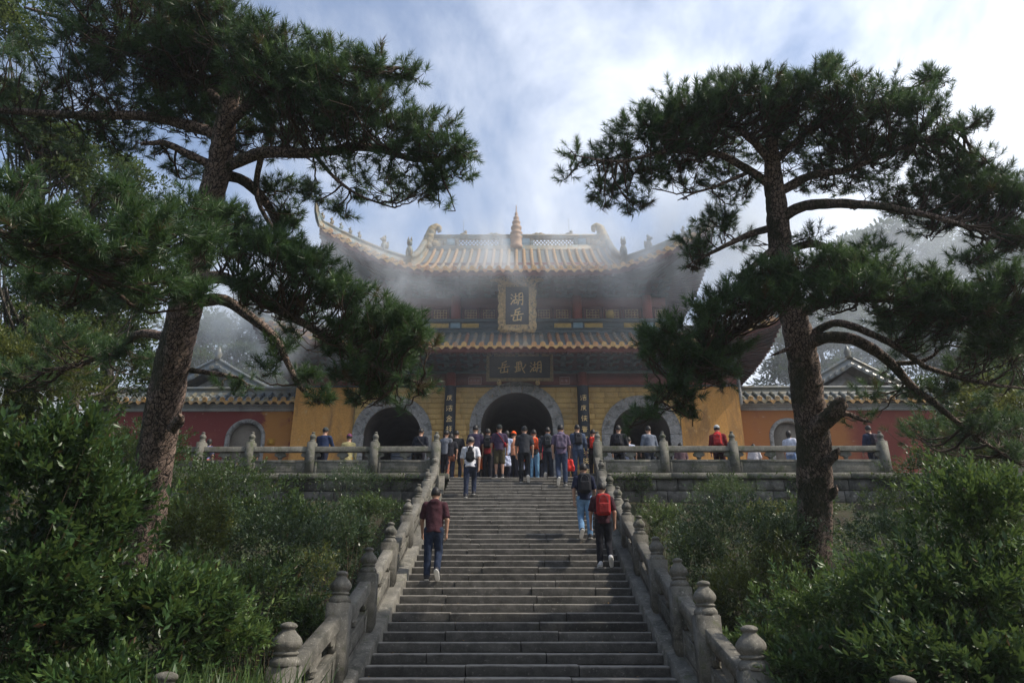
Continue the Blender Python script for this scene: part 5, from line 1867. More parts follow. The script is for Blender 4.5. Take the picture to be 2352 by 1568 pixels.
pine_tree('tall straight old pine right of the stairs with a broad umbrella crown and broken stubs',
    [(1866, 1420, 13.8, .38), (1867, 1310, 13.7, .345), (1871, 1150, 13.6, .325), (1869, 1020, 13.5, .315), (1852, 880, 13.4, .295), (1830, 760, 13.3, .27), (1802, 640, 13.2, .245), (1790, 540, 13.2, .22), (1782, 460, 13.1, .20), (1775, 400, 13.1, .17), (1772, 320, 13, .11), (1790, 220, 13, .05)],
    [[(1776, 430, 13.1, .11), (1720, 392, 13, .095), (1640, 355, 12.8, .075), (1540, 352, 12.6, .055), (1420, 378, 12.5, .035), (1320, 370, 12.4, .012)],
     [(1772, 370, 13, .10), (1700, 300, 12.8, .08), (1600, 270, 12.7, .055), (1480, 305, 12.6, .02)],
     [(1795, 500, 13.1, .13), (1850, 472, 12.9, .12), (1950, 468, 12.6, .10), (2060, 480, 12.4, .08), (2180, 510, 12.2, .05), (2320, 555, 12, .02)],
     [(1786, 445, 13.1, .11), (1860, 405, 12.9, .095), (1950, 390, 12.7, .075), (2080, 340, 12.6, .05), (2220, 290, 12.5, .015)],
     [(1780, 370, 13, .09), (1880, 285, 12.9, .07), (2000, 235, 12.8, .045), (2145, 185, 12.7, .012)],
     [(1778, 330, 13, .08), (1830, 225, 12.9, .05), (1905, 135, 12.8, .015)],
     [(1790, 560, 13.2, .09), (1735, 605, 13, .07), (1690, 632, 12.9, .04)],
     [(1784, 520, 13.2, .09), (1715, 540, 13.2, .07), (1645, 575, 13.2, .045), (1575, 610, 13.2, .015)],
     [(1720, 395, 13, .05), (1650, 425, 12.9, .035), (1600, 440, 12.9, .025), (1560, 456, 12.9, .01)],
     [(1808, 575, 13.2, .10), (1870, 558, 12.9, .085), (1930, 580, 12.5, .065), (2000, 600, 12.2, .03)],
     [(1815, 690, 13.2, .12), (1760, 715, 12.9, .10), (1680, 765, 12.6, .08), (1600, 830, 12.4, .06), (1540, 890, 12.3, .04), (1460, 960, 12.2, .012)],
     [(1842, 805, 13.3, .16), (1880, 778, 13.1, .145), (1960, 780, 12.9, .13), (2040, 830, 12.8, .11), (2090, 885, 12.8, .09), (2150, 930, 12.9, .07), (2250, 1010, 13, .045), (2345, 1065, 13.1, .015)],
     [(1850, 775, 13.3, .10), (1920, 742, 12.9, .09), (2000, 768, 12.7, .08), (2060, 800, 12.5, .07), (2130, 850, 12.5, .055), (2250, 885, 12.4, .04), (2380, 905, 12.4, .02)],
     [(1835, 720, 13.2, .12), (1920, 690, 12.4, .09), (2050, 690, 12.0, .07), (2200, 710, 11.8, .045), (2330, 740, 11.7, .02)],
     [(2050, 835, 12.8, .06), (2120, 830, 12.6, .045), (2160, 800, 12.5, .02)]],
    [(1480, 310, 12.6, 90, 50, .9), (1570, 270, 12.6, 100, 60, 1.0), (1640, 230, 12.6, 90, 55, 1.0), (1720, 240, 12.4, 120, 75, 1.0), (1850, 225, 12.4, 120, 70, 1.0), (1970, 255, 12.4, 120, 65, 1.0), (2080, 255, 12.5, 90, 55, 1.0), (1895, 150, 12.6, 30, 40, 1.0), (2145, 185, 12.7, 32, 35, 1.0),
     (1400, 360, 12.6, 70, 32, .9), (1320, 358, 12.5, 45, 16, .9), (1300, 400, 12.5, 26, 12, .9), (1400, 420, 12.6, 70, 40, .6), (1470, 460, 12.7, 45, 32, .6), (1380, 470, 12.6, 25, 14, .6), (1560, 350, 12.8, 110, 50, .8), (1620, 300, 12.9, 130, 60, .9), (1800, 310, 13, 150, 55, .9),
     (1960, 335, 12.9, 130, 50, .9), (2110, 320, 12.7, 110, 50, .9), (2230, 295, 12.5, 45, 24, .9), (2170, 410, 12.8, 120, 45, .8), (2280, 430, 12.8, 90, 45, .8), (2320, 500, 12.5, 80, 40, .8), (2180, 500, 12.8, 100, 35, .5), (2040, 430, 12.8, 90, 30, .45), (2290, 560, 12.4, 80, 28, .6),
     (1690, 440, 13.3, 60, 40, .5), (1650, 510, 13.4, 55, 42, .7), (1600, 570, 13.4, 50, 32, .8), (1700, 560, 13.4, 40, 30, .4), (1590, 610, 13.3, 40, 18, .7), (1480, 390, 12.7, 70, 35, .6), (1840, 400, 13.3, 60, 30, .3),
     (1760, 640, 11.9, 90, 40, 1.0), (1860, 625, 11.6, 110, 42, 1.0), (1970, 620, 11.6, 110, 42, 1.0), (1900, 680, 11.4, 120, 40, 1.0), (2030, 660, 11.5, 90, 45, 1.0), (1700, 700, 12.0, 100, 50, 1.0), (1620, 730, 12, 70, 50, 1.0), (1780, 690, 11.8, 100, 38, .9), (1550, 775, 12.1, 80, 45, 1.0), (1500, 790, 12.1, 45, 30, .9),
     (1470, 820, 12.1, 30, 15, .9), (1600, 840, 12.3, 100, 55, 1.0), (1540, 900, 12.2, 70, 38, .9), (1500, 950, 12.2, 55, 18, .8), (1440, 975, 12.2, 28, 9, .8), (1650, 800, 12.5, 80, 50, .8), (1600, 940, 12.4, 50, 30, .6), (1690, 860, 12.7, 50, 40, .4), (2120, 670, 11.6, 90, 50, 1.0), (2200, 690, 11.7, 80, 50, 1.0),
     (2300, 690, 11.7, 80, 50, 1.0), (2240, 760, 12.1, 110, 40, .8), (2330, 800, 12.3, 60, 45, .8), (2150, 640, 11.6, 50, 25, .9), (2060, 720, 11.8, 100, 30, .7), (2180, 720, 11.7, 90, 40, 1.0), (2320, 650, 11.6, 70, 40, 1.0), (2290, 790, 12, 80, 36, .9), (2120, 780, 12.2, 80, 30, .7), (2350, 720, 11.7, 50, 50, .9), (2210, 610, 12.2, 70, 25, .8), (2240, 380, 12.6, 60, 35, .9), (2240, 460, 12.6, 110, 50, .9), (2340, 440, 12.4, 60, 40, .9), (2120, 450, 12.9, 110, 40, .7), (2330, 560, 12.2, 70, 35, .8), (1960, 400, 13.1, 120, 40, .6), (1560, 410, 13.1, 80, 36, .6), (1660, 400, 13.2, 60, 30, .5), (2100, 740, 12.2, 110, 40, .8), (2250, 830, 12.8, 100, 40, .6), (2000, 560, 12.6, 60, 24, .6), (1880, 540, 12.9, 50, 20, .5), (2130, 905, 12.8, 80, 28, .6), (2230, 985, 13, 80, 32, .6), (2320, 1040, 13.1, 60, 32, .6), (2050, 862, 12.8, 45, 20, .4), (2150, 1000, 14.6, 100, 50, .4), (2280, 990, 14, 90, 50, .5), (2000, 900, 13.4, 55, 32, .35), (2230, 900, 12.9, 100, 30, .4), (1980, 960, 13.2, 40, 18, .4)],
    [[(1872, 985, 13.3, .17), (1898, 962, 13.0, .16), (1925, 935, 12.8, .14), (1938, 915, 12.7, .09)], [(1915, 955, 12.9, .05), (1945, 950, 12.8, .045), (1975, 962, 12.8, .035), (2010, 972, 12.8, .015)],
     [(1890, 1070, 13.2, .09), (1912, 1050, 13.1, .08), (1925, 1030, 13.0, .05)], [(1830, 790, 13.2, .045), (1800, 805, 13.1, .035), (1768, 818, 13.0, .012)], [(1902, 1140, 13.4, .09), (1914, 1130, 13.3, .08), (1920, 1118, 13.2, .04)],
     [(1880, 925, 13.3, .05), (1868, 900, 13.2, .045), (1890, 880, 13.1, .02)]], seed=7)

# ------------------------------------------------------------------ broad leaves
LEAF6 = np.array([(0, 0, 0), (-0.19, 0.03, 0.48), (0, -0.035, 0.5), (0.19, 0.03, 0.48), (0, -0.1, 1.0)])
LEAF6_T = np.array([(0, 1, 2), (0, 2, 3), (1, 4, 2), (2, 4, 3)])
LEAF4 = np.array([(0, 0, 0), (-0.2, 0.03, 0.5), (0.2, 0.03, 0.5), (0, -0.06, 1.0)])
LEAF4_T = np.array([(0, 1, 2), (1, 3, 2)])


def leaves_mesh(name, pos, dirs, size, tint, mat, big=False, width=1.0, nrm=None):
    """one small blade per leaf; its face turns upward as leaves do"""
    d = dirs / (np.linalg.norm(dirs, axis=1, keepdims=True) + 1e-9)
    up = np.array((0, 0, 1.0)) + rng.normal(0, 0.45, d.shape) if nrm is None else nrm
    x = np.cross(d, up); x /= np.linalg.norm(x, axis=1, keepdims=True) + 1e-9
    y = np.cross(d, x)
    B = np.stack([x * width, y, d], 2)
    T, I = (LEAF6, LEAF6_T) if big else (LEAF4, LEAF4_T)
    V = np.einsum('mij,nj->mni', B * size[:, None, None], T) + pos[:, None, :]
    k = len(T)
    fac = (np.arange(len(pos))[:, None, None] * k + I[None]).reshape(-1, 3)
    return mesh_np(name, V.reshape(-1, 3), fac, mat, tint=np.repeat(np.where(rng.random(len(pos)) < 0.012, 0.0, np.clip(tint, 0.08, 1)), k), smooth=big), B


LEAF_MESH = []
for k in range(6):
    LEAF_MESH.append(mesh_np('leaf', LEAF6, LEAF6_T, M_LEAF_BIG, smooth=True, tint=np.full(len(LEAF6), 0.25 + 0.09 * k)))


def shrub(label, px, py, d, rx, ry, leaf, seed, big=False, singles=0, n=None, mat=None, tint=0.42, up=0.5, name='shrub', group='shrubs on the bank beside the stairway', cat='shrub', width=1.0, gap=0.078):
    r = np.random.default_rng(seed)
    c = P(px, py, d)
    R3 = np.array((rx * d / F, rx * d / F * 0.8, ry * d / F))
    gz_ = float(terrain_z(c[0], c[1]))
    root = tag(empty(name, Vector((c[0], c[1], gz_))), label, cat, group)
    org = np.array((c[0], c[1], gz_))
    area = 2.6 * math.pi * (R3[0] * R3[2])
    ns = n or int(area / (gap * gap))
    u = r.normal(size=(ns, 3)); u /= np.linalg.norm(u, axis=1, keepdims=True)
    u[:, 2] = np.where((u[:, 2] < -0.35) & (r.random(ns) < 0.55), -u[:, 2], u[:, 2])
    lump = 1 + 0.2 * np.sin(u @ r.normal(0, 3.2, 3) + 1) + 0.17 * np.sin(u @ r.normal(0, 7, 3)) + r.normal(0, 0.08, ns)
    rad = np.where(r.random(ns) < 0.3, r.uniform(0.55, 0.9, ns), 1.0) * lump
    sprout = r.random(ns) < 0.07
    rad = np.where(sprout & (u[:, 2] > 0.1), rad * r.uniform(1.1, 1.42, ns), rad)
    RR = np.repeat(R3[None], ns, 0)
    RR[:, 2] = np.where(u[:, 2] < 0, max(R3[2], c[2] - gz_), R3[2])
    tips = c + u * RR * rad[:, None]
    dr = u + np.array((0, 0, up)) + r.normal(0, 0.3, (ns, 3))
    dr /= np.linalg.norm(dr, axis=1, keepdims=True)
    per = 14 if big else 11
    sl = r.uniform(2.2, 3.6, ns) * leaf
    j = np.arange(per)
    t = (j / (per - 1))[None, :] ** 0.75
    pos = tips[:, None, :] - dr[:, None, :] * (sl[:, None] * (1 - t))[..., None]
    B = basis(dr)
    ph = j[None, :] * 2.4 + r.uniform(0, 6, (ns, 1))
    op = np.radians(62 - 34 * t + r.normal(0, 9, (ns, per)))
    ld = B[:, None, :, 0] * (np.sin(op) * np.cos(ph))[..., None] + B[:, None, :, 1] * (np.sin(op) * np.sin(ph))[..., None] + B[:, None, :, 2] * np.cos(op)[..., None]
    ld[..., 2] -= 0.12
    size = leaf * r.uniform(0.75, 1.25, (ns, 1)) * r.uniform(0.6, 1.15, (ns, per)) * (0.75 + 0.35 * np.sin(t * math.pi))
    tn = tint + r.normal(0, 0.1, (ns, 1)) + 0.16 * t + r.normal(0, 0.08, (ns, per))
    pos, ld, size, tn = pos.reshape(-1, 3), ld.reshape(-1, 3), size.ravel(), tn.ravel()
    keep = pos[:, 2] > terrain_z(pos[:, 0], pos[:, 1]) - 0.05
    keep &= ~((np.abs(pos[:, 0]) < 2.75) & (pos[:, 1] < 0.3) & (pos[:, 1] > -13)) & ~((np.abs(pos[:, 0]) < 14) & (pos[:, 1] > -0.02) & (pos[:, 2] < 0))
    pos, ld, size, tn = pos[keep], ld[keep], size[keep], tn[keep]
    if singles:
        dist = np.linalg.norm(pos - CAM_O, axis=1)
        sc = size / dist * (1 + 0.5 * r.random(len(pos)))
        front = ((pos - c) / R3) @ ((CAM_O - c) / np.linalg.norm(CAM_O - c) + np.array((0, 0, 0.3)))
        sc = sc * (front > 0.45)
        order = np.argsort(-sc)
        pick, rest = order[:singles], order[singles:]
    else:
        pick, rest = [], np.arange(len(pos))
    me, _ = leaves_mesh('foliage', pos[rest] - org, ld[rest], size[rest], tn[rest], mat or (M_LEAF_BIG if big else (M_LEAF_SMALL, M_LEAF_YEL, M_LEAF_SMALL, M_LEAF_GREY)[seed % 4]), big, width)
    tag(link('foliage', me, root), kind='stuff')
    if len(pick):
        d_ = ld[pick] / np.linalg.norm(ld[pick], axis=1, keepdims=True)
        upv = np.array((0, 0, 1.0)) + r.normal(0, 0.45, d_.shape)
        x = np.cross(d_, upv); x /= np.linalg.norm(x, axis=1, keepdims=True)
        y = np.cross(d_, x)
        for i, ix in enumerate(pick):
            o = link('leaf', LEAF_MESH[int(np.clip((tn[ix] - 0.2) * 8, 0, 5))], root)
            M4 = Matrix.Identity(4)
            for a in range(3):
                M4[a][0], M4[a][1], M4[a][2] = x[i][a] * size[ix] * width, y[i][a] * size[ix], d_[i][a] * size[ix]
                M4[a][3] = pos[ix][a] - org[a]
            o.matrix_local = M4
    st = MB()
    for i in r.choice(ns, min(ns, 12), replace=False):
        e = tips[i]
        if abs(e[0]) < 2.8 or e[1] > -0.1: continue
        b0 = np.array((c[0] + r.normal(0, 0.15), c[1] + r.normal(0, 0.15), gz_ - 0.1))
        b0[0] = math.copysign(max(abs(b0[0]), 2.95), b0[0])
        m = b0 * 0.5 + e * 0.5 + r.normal(0, 0.08, 3) + np.array((0, 0, 0.1))
        st.tube(spline([b0, m, e], 8) - org, np.linspace(0.011, 0.002, 8), 4, cap=False)
    if st.n:
        tag(st.build('stems', M_STEM, root), kind='stuff')
    return root


# shrubs: near ones with large glossy leaves, farther ones finer
shrub('dark glossy shrub rising tall at the left edge of the picture', 90, 1080, 7.2, 170, 130, .11, 1, True, 130, tint=.32)
shrub('dark shrub with arching sprays in front of the leaning pine trunk', 215, 1200, 7.6, 150, 120, .112, 2, True, 150, tint=.34)
shrub('large rounded glossy shrub in the foreground below the leaning pine', 350, 1420, 7.6, 200, 125, .125, 3, True, 230, tint=.44)
shrub('shaded glossy shrub filling the bottom left corner', 60, 1400, 7.0, 200, 170, .125, 4, True, 150, tint=.3)
shrub('low dark shrub at the bottom edge below the large rounded shrub', 250, 1560, 6.7, 190, 70, .12, 5, True, 100, tint=.32)
shrub('yellow-green leafy shrub beside the lowest left balustrade posts', 520, 1490, 8.0, 85, 85, .09, 6, True, 60, tint=.58)
shrub('grey-green bush with small leaves on the bank left of the stairs', 630, 1250, 11.0, 140, 95, .07, 7, tint=.48)
shrub('fine-leaved bush at the foot of the left retaining wall', 500, 1130, 15.5, 130, 60, .075, 8, tint=.36)
shrub('broad-leaved plant low beside the left balustrade', 690, 1440, 10.6, 65, 70, .105, 9, True, 40, tint=.55)
shrub('bush filling the hollow behind the rounded glossy shrub', 570, 1370, 9.8, 100, 80, .08, 10, tint=.35)
shrub('narrow bush close behind the left balustrade, half way up', 765, 1250, 13.4, 60, 75, .072, 11, tint=.38)
shrub('bush against the left retaining wall near the stair head', 845, 1180, 17.5, 80, 50, .075, 12, tint=.42)
shrub('dark low growth between the pine trunk and the grey-green bush', 440, 1260, 10.5, 90, 110, .075, 13, tint=.33)
shrub('bright shrub with arching shoots behind the large right-hand bush', 2260, 1190, 8.2, 130, 120, .098, 14, True, 120, tint=.58)
shrub('big glossy bush filling the right foreground', 2180, 1375, 8.0, 235, 120, .105, 15, True, 260, tint=.47)
shrub('glossy bush at the foot of the straight pine', 1900, 1420, 9.0, 150, 95, .088, 16, True, 140, tint=.5)
shrub('deeply shaded bush in the bottom right corner', 2220, 1530, 7.4, 240, 120, .125, 17, True, 150, tint=.28)
shrub('shaded bush at the bottom edge beside the lowest right posts', 1920, 1545, 8.0, 150, 90, .11, 18, True, 100, tint=.32)
shrub('leafy green bush on the bank right of the stairs, left of the straight pine', 1680, 1240, 12.6, 140, 85, .07, 19, tint=.5)
shrub('small bush close behind the right balustrade, near the stair head', 1520, 1200, 16.5, 55, 50, .072, 20, tint=.46)
shrub('dense bush beside the middle of the right balustrade', 1730, 1370, 11.0, 110, 85, .08, 21, tint=.44)
shrub('low leafy plants beside the lower right balustrade', 1740, 1500, 9.8, 80, 65, .10, 22, True, 40, tint=.45)
shrub('bush between the straight pine and the right retaining wall', 2050, 1245, 11.0, 110, 75, .07, 23, tint=.38)
shrub('rounded dark bush at the far end of the right terrace', 2200, 1080, 17, 110, 70, .09, 24, tint=.34)
shrub('bushy growth under the right edge of the straight pine', 2290, 1000, 15, 110, 130, .09, 25, tint=.5)
shrub('cushion-shaped small conifer on the right retaining wall', 1665, 1130, 21.2, 75, 36, .09, 26, tint=.4, width=.35)
shrub('cushion-shaped small conifer on the left retaining wall', 800, 1110, 21.2, 60, 40, .09, 27, tint=.38, width=.35)
shrub('dark shrub behind the leaning pine at the left end of the terrace', 290, 1060, 16, 120, 80, .09, 28, tint=.3)
shrub('tall shaded shrub under the broadleaf trees at the left edge', 60, 880, 15, 150, 120, .09, 29, tint=.42)


for (px_, py_, d_, rx_, ry_, lab_) in (
        (480, 1210, 13, 80, 55, 'rounded bush just right of the leaning pine trunk, above the dark low growth'),
        (560, 1190, 14.5, 70, 50, 'rounded bush in front of the left retaining wall, third post from the corner'),
        (680, 1190, 15, 70, 45, 'rounded bush in front of the left retaining wall, second post from the corner'),
        (725, 1320, 12.3, 55, 60, 'rounded bush beside the left balustrade level with the nearest man'),
        (640, 1340, 11, 70, 60, 'rounded bush below the grey-green bush on the left bank'),
        (815, 1230, 16.2, 40, 45, 'small rounded bush against the upper left balustrade'),
        (390, 1190, 13.5, 60, 60, 'rounded bush hidden partly behind the leaning pine trunk'),
        (600, 1440, 9.8, 60, 60, 'rounded bush above the yellow-green shrub on the left bank'),
        (450, 1340, 9.5, 80, 70, 'rounded bush at the right of the leaning pine foot'),
        (1600, 1290, 13, 60, 60, 'rounded bush beside the right balustrade above its middle'),
        (1800, 1230, 13.5, 70, 60, 'rounded bush touching the straight pine trunk on its left'),
        (1785, 1310, 11.8, 60, 60, 'rounded bush below and left of the straight pine foot'),
        (1575, 1250, 15, 45, 45, 'small rounded bush close to the upper right balustrade'),
        (2000, 1330, 11, 65, 55, 'rounded bush at the right of the straight pine foot'),
        (1660, 1420, 11.4, 45, 55, 'rounded bush close to the lower right balustrade'),
        (2060, 1165, 14, 80, 55, 'rounded bush before the far right stretch of retaining wall'),
        (2200, 1130, 14, 80, 60, 'rounded bush between the right terrace end and the arching shoots'),
        (1745, 1180, 17, 60, 32, 'low rounded bush under the right retaining wall, left of the straight pine'),
        (1870, 1170, 16, 60, 45, 'rounded bush behind the straight pine trunk')):
    q_ = (int(px_) // 5) % 7 / 6
    shrub(lab_, px_, py_, d_, rx_, ry_, .07 + .06 * ((int(py_) // 10) % 4) / 3, int(px_), tint=.2 + .34 * q_, gap=.1, up=.3 + .5 * q_)


# ground cover that nobody could count
def cover(name, side, n, seed):
    r = np.random.default_rng(seed)
    x = side * r.uniform(2.9, 15, n)
    y = r.uniform(-15.8, -0.5, n)
    x = np.where(np.abs(x) < np.interp(y, FLARE_Y, FLARE_X) + 0.3, side * (np.interp(y, FLARE_Y, FLARE_X) + r.uniform(0.3, 1.2, n)), x)
    z = terrain_z(x, y)
    clump = np.sin(x * 1.9 + seed) * np.cos(y * 1.7 + 2 * seed) + 0.6 * np.sin(x * 4.3 - y * 3.1)
    h = r.uniform(0.12, 0.4, n) + 0.5 * np.clip(clump, 0, 1.4) * np.clip(-y / 2.5, 0.2, 1)
    per = 10
    j = np.linspace(0.2, 1, per)
    lean = r.normal(0, 0.25, (n, 2))
    pos = np.stack([x[:, None] + lean[:, :1] * j * h[:, None], y[:, None] + lean[:, 1:] * j * h[:, None], z[:, None] + j * h[:, None]], -1)
    a = r.uniform(0, 6.28, (n, per))
    ld = np.stack([np.cos(a), np.sin(a), r.uniform(-0.2, 0.8, (n, per))], -1)
    sz = r.uniform(0.06, 0.13, (n, 1)) * r.uniform(0.7, 1.1, (n, per))
    tn = 0.3 + r.normal(0, 0.13, (n, 1)) + 0.06 * clump[:, None] + r.normal(0, 0.06, (n, per))
    pos[..., 1] = np.minimum(pos[..., 1], -0.05)
    me, _ = leaves_mesh(name, pos.reshape(-1, 3), ld.reshape(-1, 3), sz.ravel(), tn.ravel(), M_LEAF_SMALL)
    return tag(link(name, me), kind='stuff')


cover('undergrowth', -1, 3600, 71)
cover('undergrowth', 1, 3600, 72)


def ivy(side, n, seed):
    r = np.random.default_rng(seed)
    x = side * r.uniform(2.9, 13.5, n)
    clump = np.sin(x * 2.3 + seed) + 0.6 * np.sin(x * 5.1)
    z = 0.06 - np.abs(r.normal(0, 0.16 + 0.32 * np.clip(clump, 0, 2), n))
    y = -0.13 - r.uniform(0, 0.1, n) - 0.05 * np.clip(clump, 0, 2)
    y = np.where(z < -0.1, y + 0.06, y)
    keep = r.random(n) < np.clip(0.1 + 0.75 * clump, 0.03, 1)
    x, y, z = x[keep], y[keep], z[keep]
    m = len(x)
    ld = np.stack([r.normal(0, 0.6, m), -0.4 - r.random(m) * 0.5, r.normal(-0.1, 0.5, m)], -1)
    me, _ = leaves_mesh('ivy', np.stack([x, y, z], 1), ld, r.uniform(0.06, 0.13, m), 0.42 + r.normal(0, 0.12, m), M_LEAF_SMALL)
    return tag(link('ivy', me), kind='stuff')


ivy(-1, 6000, 5)
ivy(1, 7500, 6)

# tufts of long grass at the foot of the left balustrade
gn = 220
gp = np.stack([rng.normal(0, 0.35, gn), rng.normal(0, 0.3, gn), np.zeros(gn)], 1) + P(540, 1560, 6.1)
gd = np.stack([rng.normal(0, 0.4, gn), rng.normal(0, 0.4, gn), np.ones(gn)], 1)
me, _ = leaves_mesh('grass', gp - np.array((0, 0, 0.3)), gd, rng.uniform(0.3, 0.55, gn), 0.6 + rng.normal(0, 0.1, gn), M_LEAF_SMALL, width=0.09)
tag(link('grass', me), kind='stuff')


def broadleaf(label, clumps, base, leaf, seed, n_per, tint=0.45, trunk_r=0.25, mat=None, lean=None):
    """clumps: (px, py, depth, rx, ry); base: (px, py, depth) of the trunk foot"""
    r = np.random.default_rng(seed)
    b0 = P(*base)
    b0[2] = float(terrain_z(b0[0], b0[1])) - 0.2
    root = tag(empty('broadleaf_tree', Vector(b0)), label, 'tree', 'broadleaf trees around the temple')
    cs, pos, dr, sz, tn = [], [], [], [], []
    for px, py, d, rx, ry in clumps:
        c = P(px, py, d)
        R3 = np.array((rx * d / F, rx * d / F, ry * d / F))
        k = max(5, int(rx * ry / 420))
        for _ in range(k):
            u = r.normal(size=3); u /= np.linalg.norm(u)
            cc = c + u * R3 * r.uniform(0.2, 0.95)
            rr = R3.mean() * r.uniform(0.2, 0.42)
            cs.append((cc, rr))
            m = int(n_per * 1.25 * (rr / 0.8) ** 2) + 40
            v = r.normal(size=(m, 3)); v /= np.linalg.norm(v, axis=1, keepdims=True)
            v[:, 2] = np.where(v[:, 2] < -0.2, -v[:, 2] * 0.6, v[:, 2])
            q = cc + v * np.array((rr * 1.25, rr * 1.25, rr * 0.7)) * (r.random((m, 1)) ** 0.4)
            pos.append(q)
            dr.append(v + r.normal(0, 0.6, (m, 3)) - np.array((0, 0, 0.25)))
            sz.append(leaf * r.uniform(0.65, 1.4, m))
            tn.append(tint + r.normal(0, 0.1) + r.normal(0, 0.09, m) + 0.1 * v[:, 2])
    org = b0
    pos, dr, sz, tn = map(np.concatenate, (pos, dr, sz, tn))
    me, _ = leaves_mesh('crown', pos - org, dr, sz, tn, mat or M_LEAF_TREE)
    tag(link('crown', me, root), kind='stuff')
    top = np.mean([c for c, _ in cs], axis=0)
    tb = MB()
    mid = b0 * 0.45 + top * 0.55 + (r.normal(0, 0.3, 3) if lean is None else np.array(lean))
    tr = spline([b0, mid, top], 20)
    tb.tube(tr - org, np.linspace(trunk_r, trunk_r * 0.35, 20), 10, jitter=0.04)
    tb.build('trunk', M_BARK2, root, smooth=True)
    lb_ = MB()
    for c, rr in cs[::3]:
        s = tr[r.integers(8, 20)]
        m = s * 0.5 + c * 0.5 + r.normal(0, 0.25, 3) - np.array((0, 0, 0.2))
        lb_.tube(spline([s, m, c], 7) - org, np.linspace(trunk_r * 0.16, 0.01, 7), 5, cap=False)
    tag(lb_.build('limbs', M_BARK2, root, smooth=True), kind='stuff')
    return root


broadleaf('tall broadleaf tree with yellow-green leaves behind the leaning pine at the upper left', [(40, 60, 19, 110, 90), (120, 350, 19, 150, 110), (60, 240, 18, 90, 80), (210, 330, 20, 70, 80)], (40, 1100, 19), .13, 201, 420, .55, .3)
broadleaf('broadleaf tree with a slanting trunk at the left edge, under the pine boughs', [(40, 560, 17, 110, 120), (110, 760, 17, 120, 90), (30, 840, 16, 90, 80)], (-30, 1050, 16.5), .12, 202, 380, .42, .26)
broadleaf('rounded dark broadleaf tree in the gap left of the leaning pine trunk', [(300, 420, 26, 90, 80), (230, 480, 25, 110, 90), (340, 560, 26, 70, 120)], (270, 1000, 25), .16, 203, 300, .4, .3)
broadleaf('sunlit broadleaf tree in the middle of the gap under the left pine boughs', [(250, 720, 24, 120, 110), (330, 860, 24, 70, 70), (160, 880, 22, 90, 60)], (240, 1010, 23), .15, 204, 300, .4, .28)
broadleaf('hazy tree behind the left side hall', [(480, 760, 46, 100, 80), (580, 770, 47, 90, 90), (450, 840, 45, 90, 70), (560, 860, 46, 100, 70), (660, 830, 48, 60, 60), (620, 880, 46, 100, 45), (500, 900, 45, 100, 40)], (520, 980, 46), .28, 205, 170, .45, .35)
broadleaf('dark bushy tree under the pine boughs, left of the leaning trunk', [(210, 650, 19, 110, 80), (300, 690, 20, 80, 70), (180, 790, 19, 110, 70), (60, 800, 17, 100, 70), (340, 870, 21, 50, 60), (90, 700, 18.5, 110, 80), (310, 780, 21, 70, 90), (50, 940, 15.5, 90, 60), (230, 920, 20, 90, 60)], (150, 1060, 19), .14, 211, 420, .22, .28)
broadleaf('pale hazy tree high up behind the right pine', [(1960, 590, 66, 100, 60), (2060, 560, 66, 110, 60), (2010, 660, 65, 130, 60)], (2030, 900, 66), .40, 206, 120, .4, .45)
broadleaf('hazy tree at the right edge below the umbrella crown', [(2200, 600, 62, 120, 70), (2310, 620, 60, 100, 90), (2250, 560, 62, 80, 40)], (2250, 900, 61), .38, 207, 120, .4, .45)
broadleaf('hazy green tree behind the right side hall', [(1900, 760, 58, 90, 70), (2020, 790, 57, 110, 60), (1960, 720, 59, 80, 40), (1850, 840, 56, 70, 50), (1790, 770, 57, 70, 70), (1740, 830, 57, 70, 50), (1830, 700, 58, 70, 50), (1800, 870, 56, 100, 45), (1910, 860, 56, 90, 45)], (1960, 930, 57), .34, 208, 150, .45, .4)
broadleaf('darker tree behind the right courtyard wall near the right edge', [(2160, 800, 46, 130, 80), (2290, 820, 44, 120, 100), (2210, 900, 41, 120, 60), (2100, 740, 48, 90, 60)], (2230, 1000, 44), .27, 209, 190, .4, .35)
broadleaf('leafy tree at the right end of the courtyard wall', [(2260, 930, 26, 120, 80), (2180, 980, 26, 70, 60), (2330, 880, 24, 80, 100)], (2270, 1080, 25), .16, 210, 280, .45, .25)


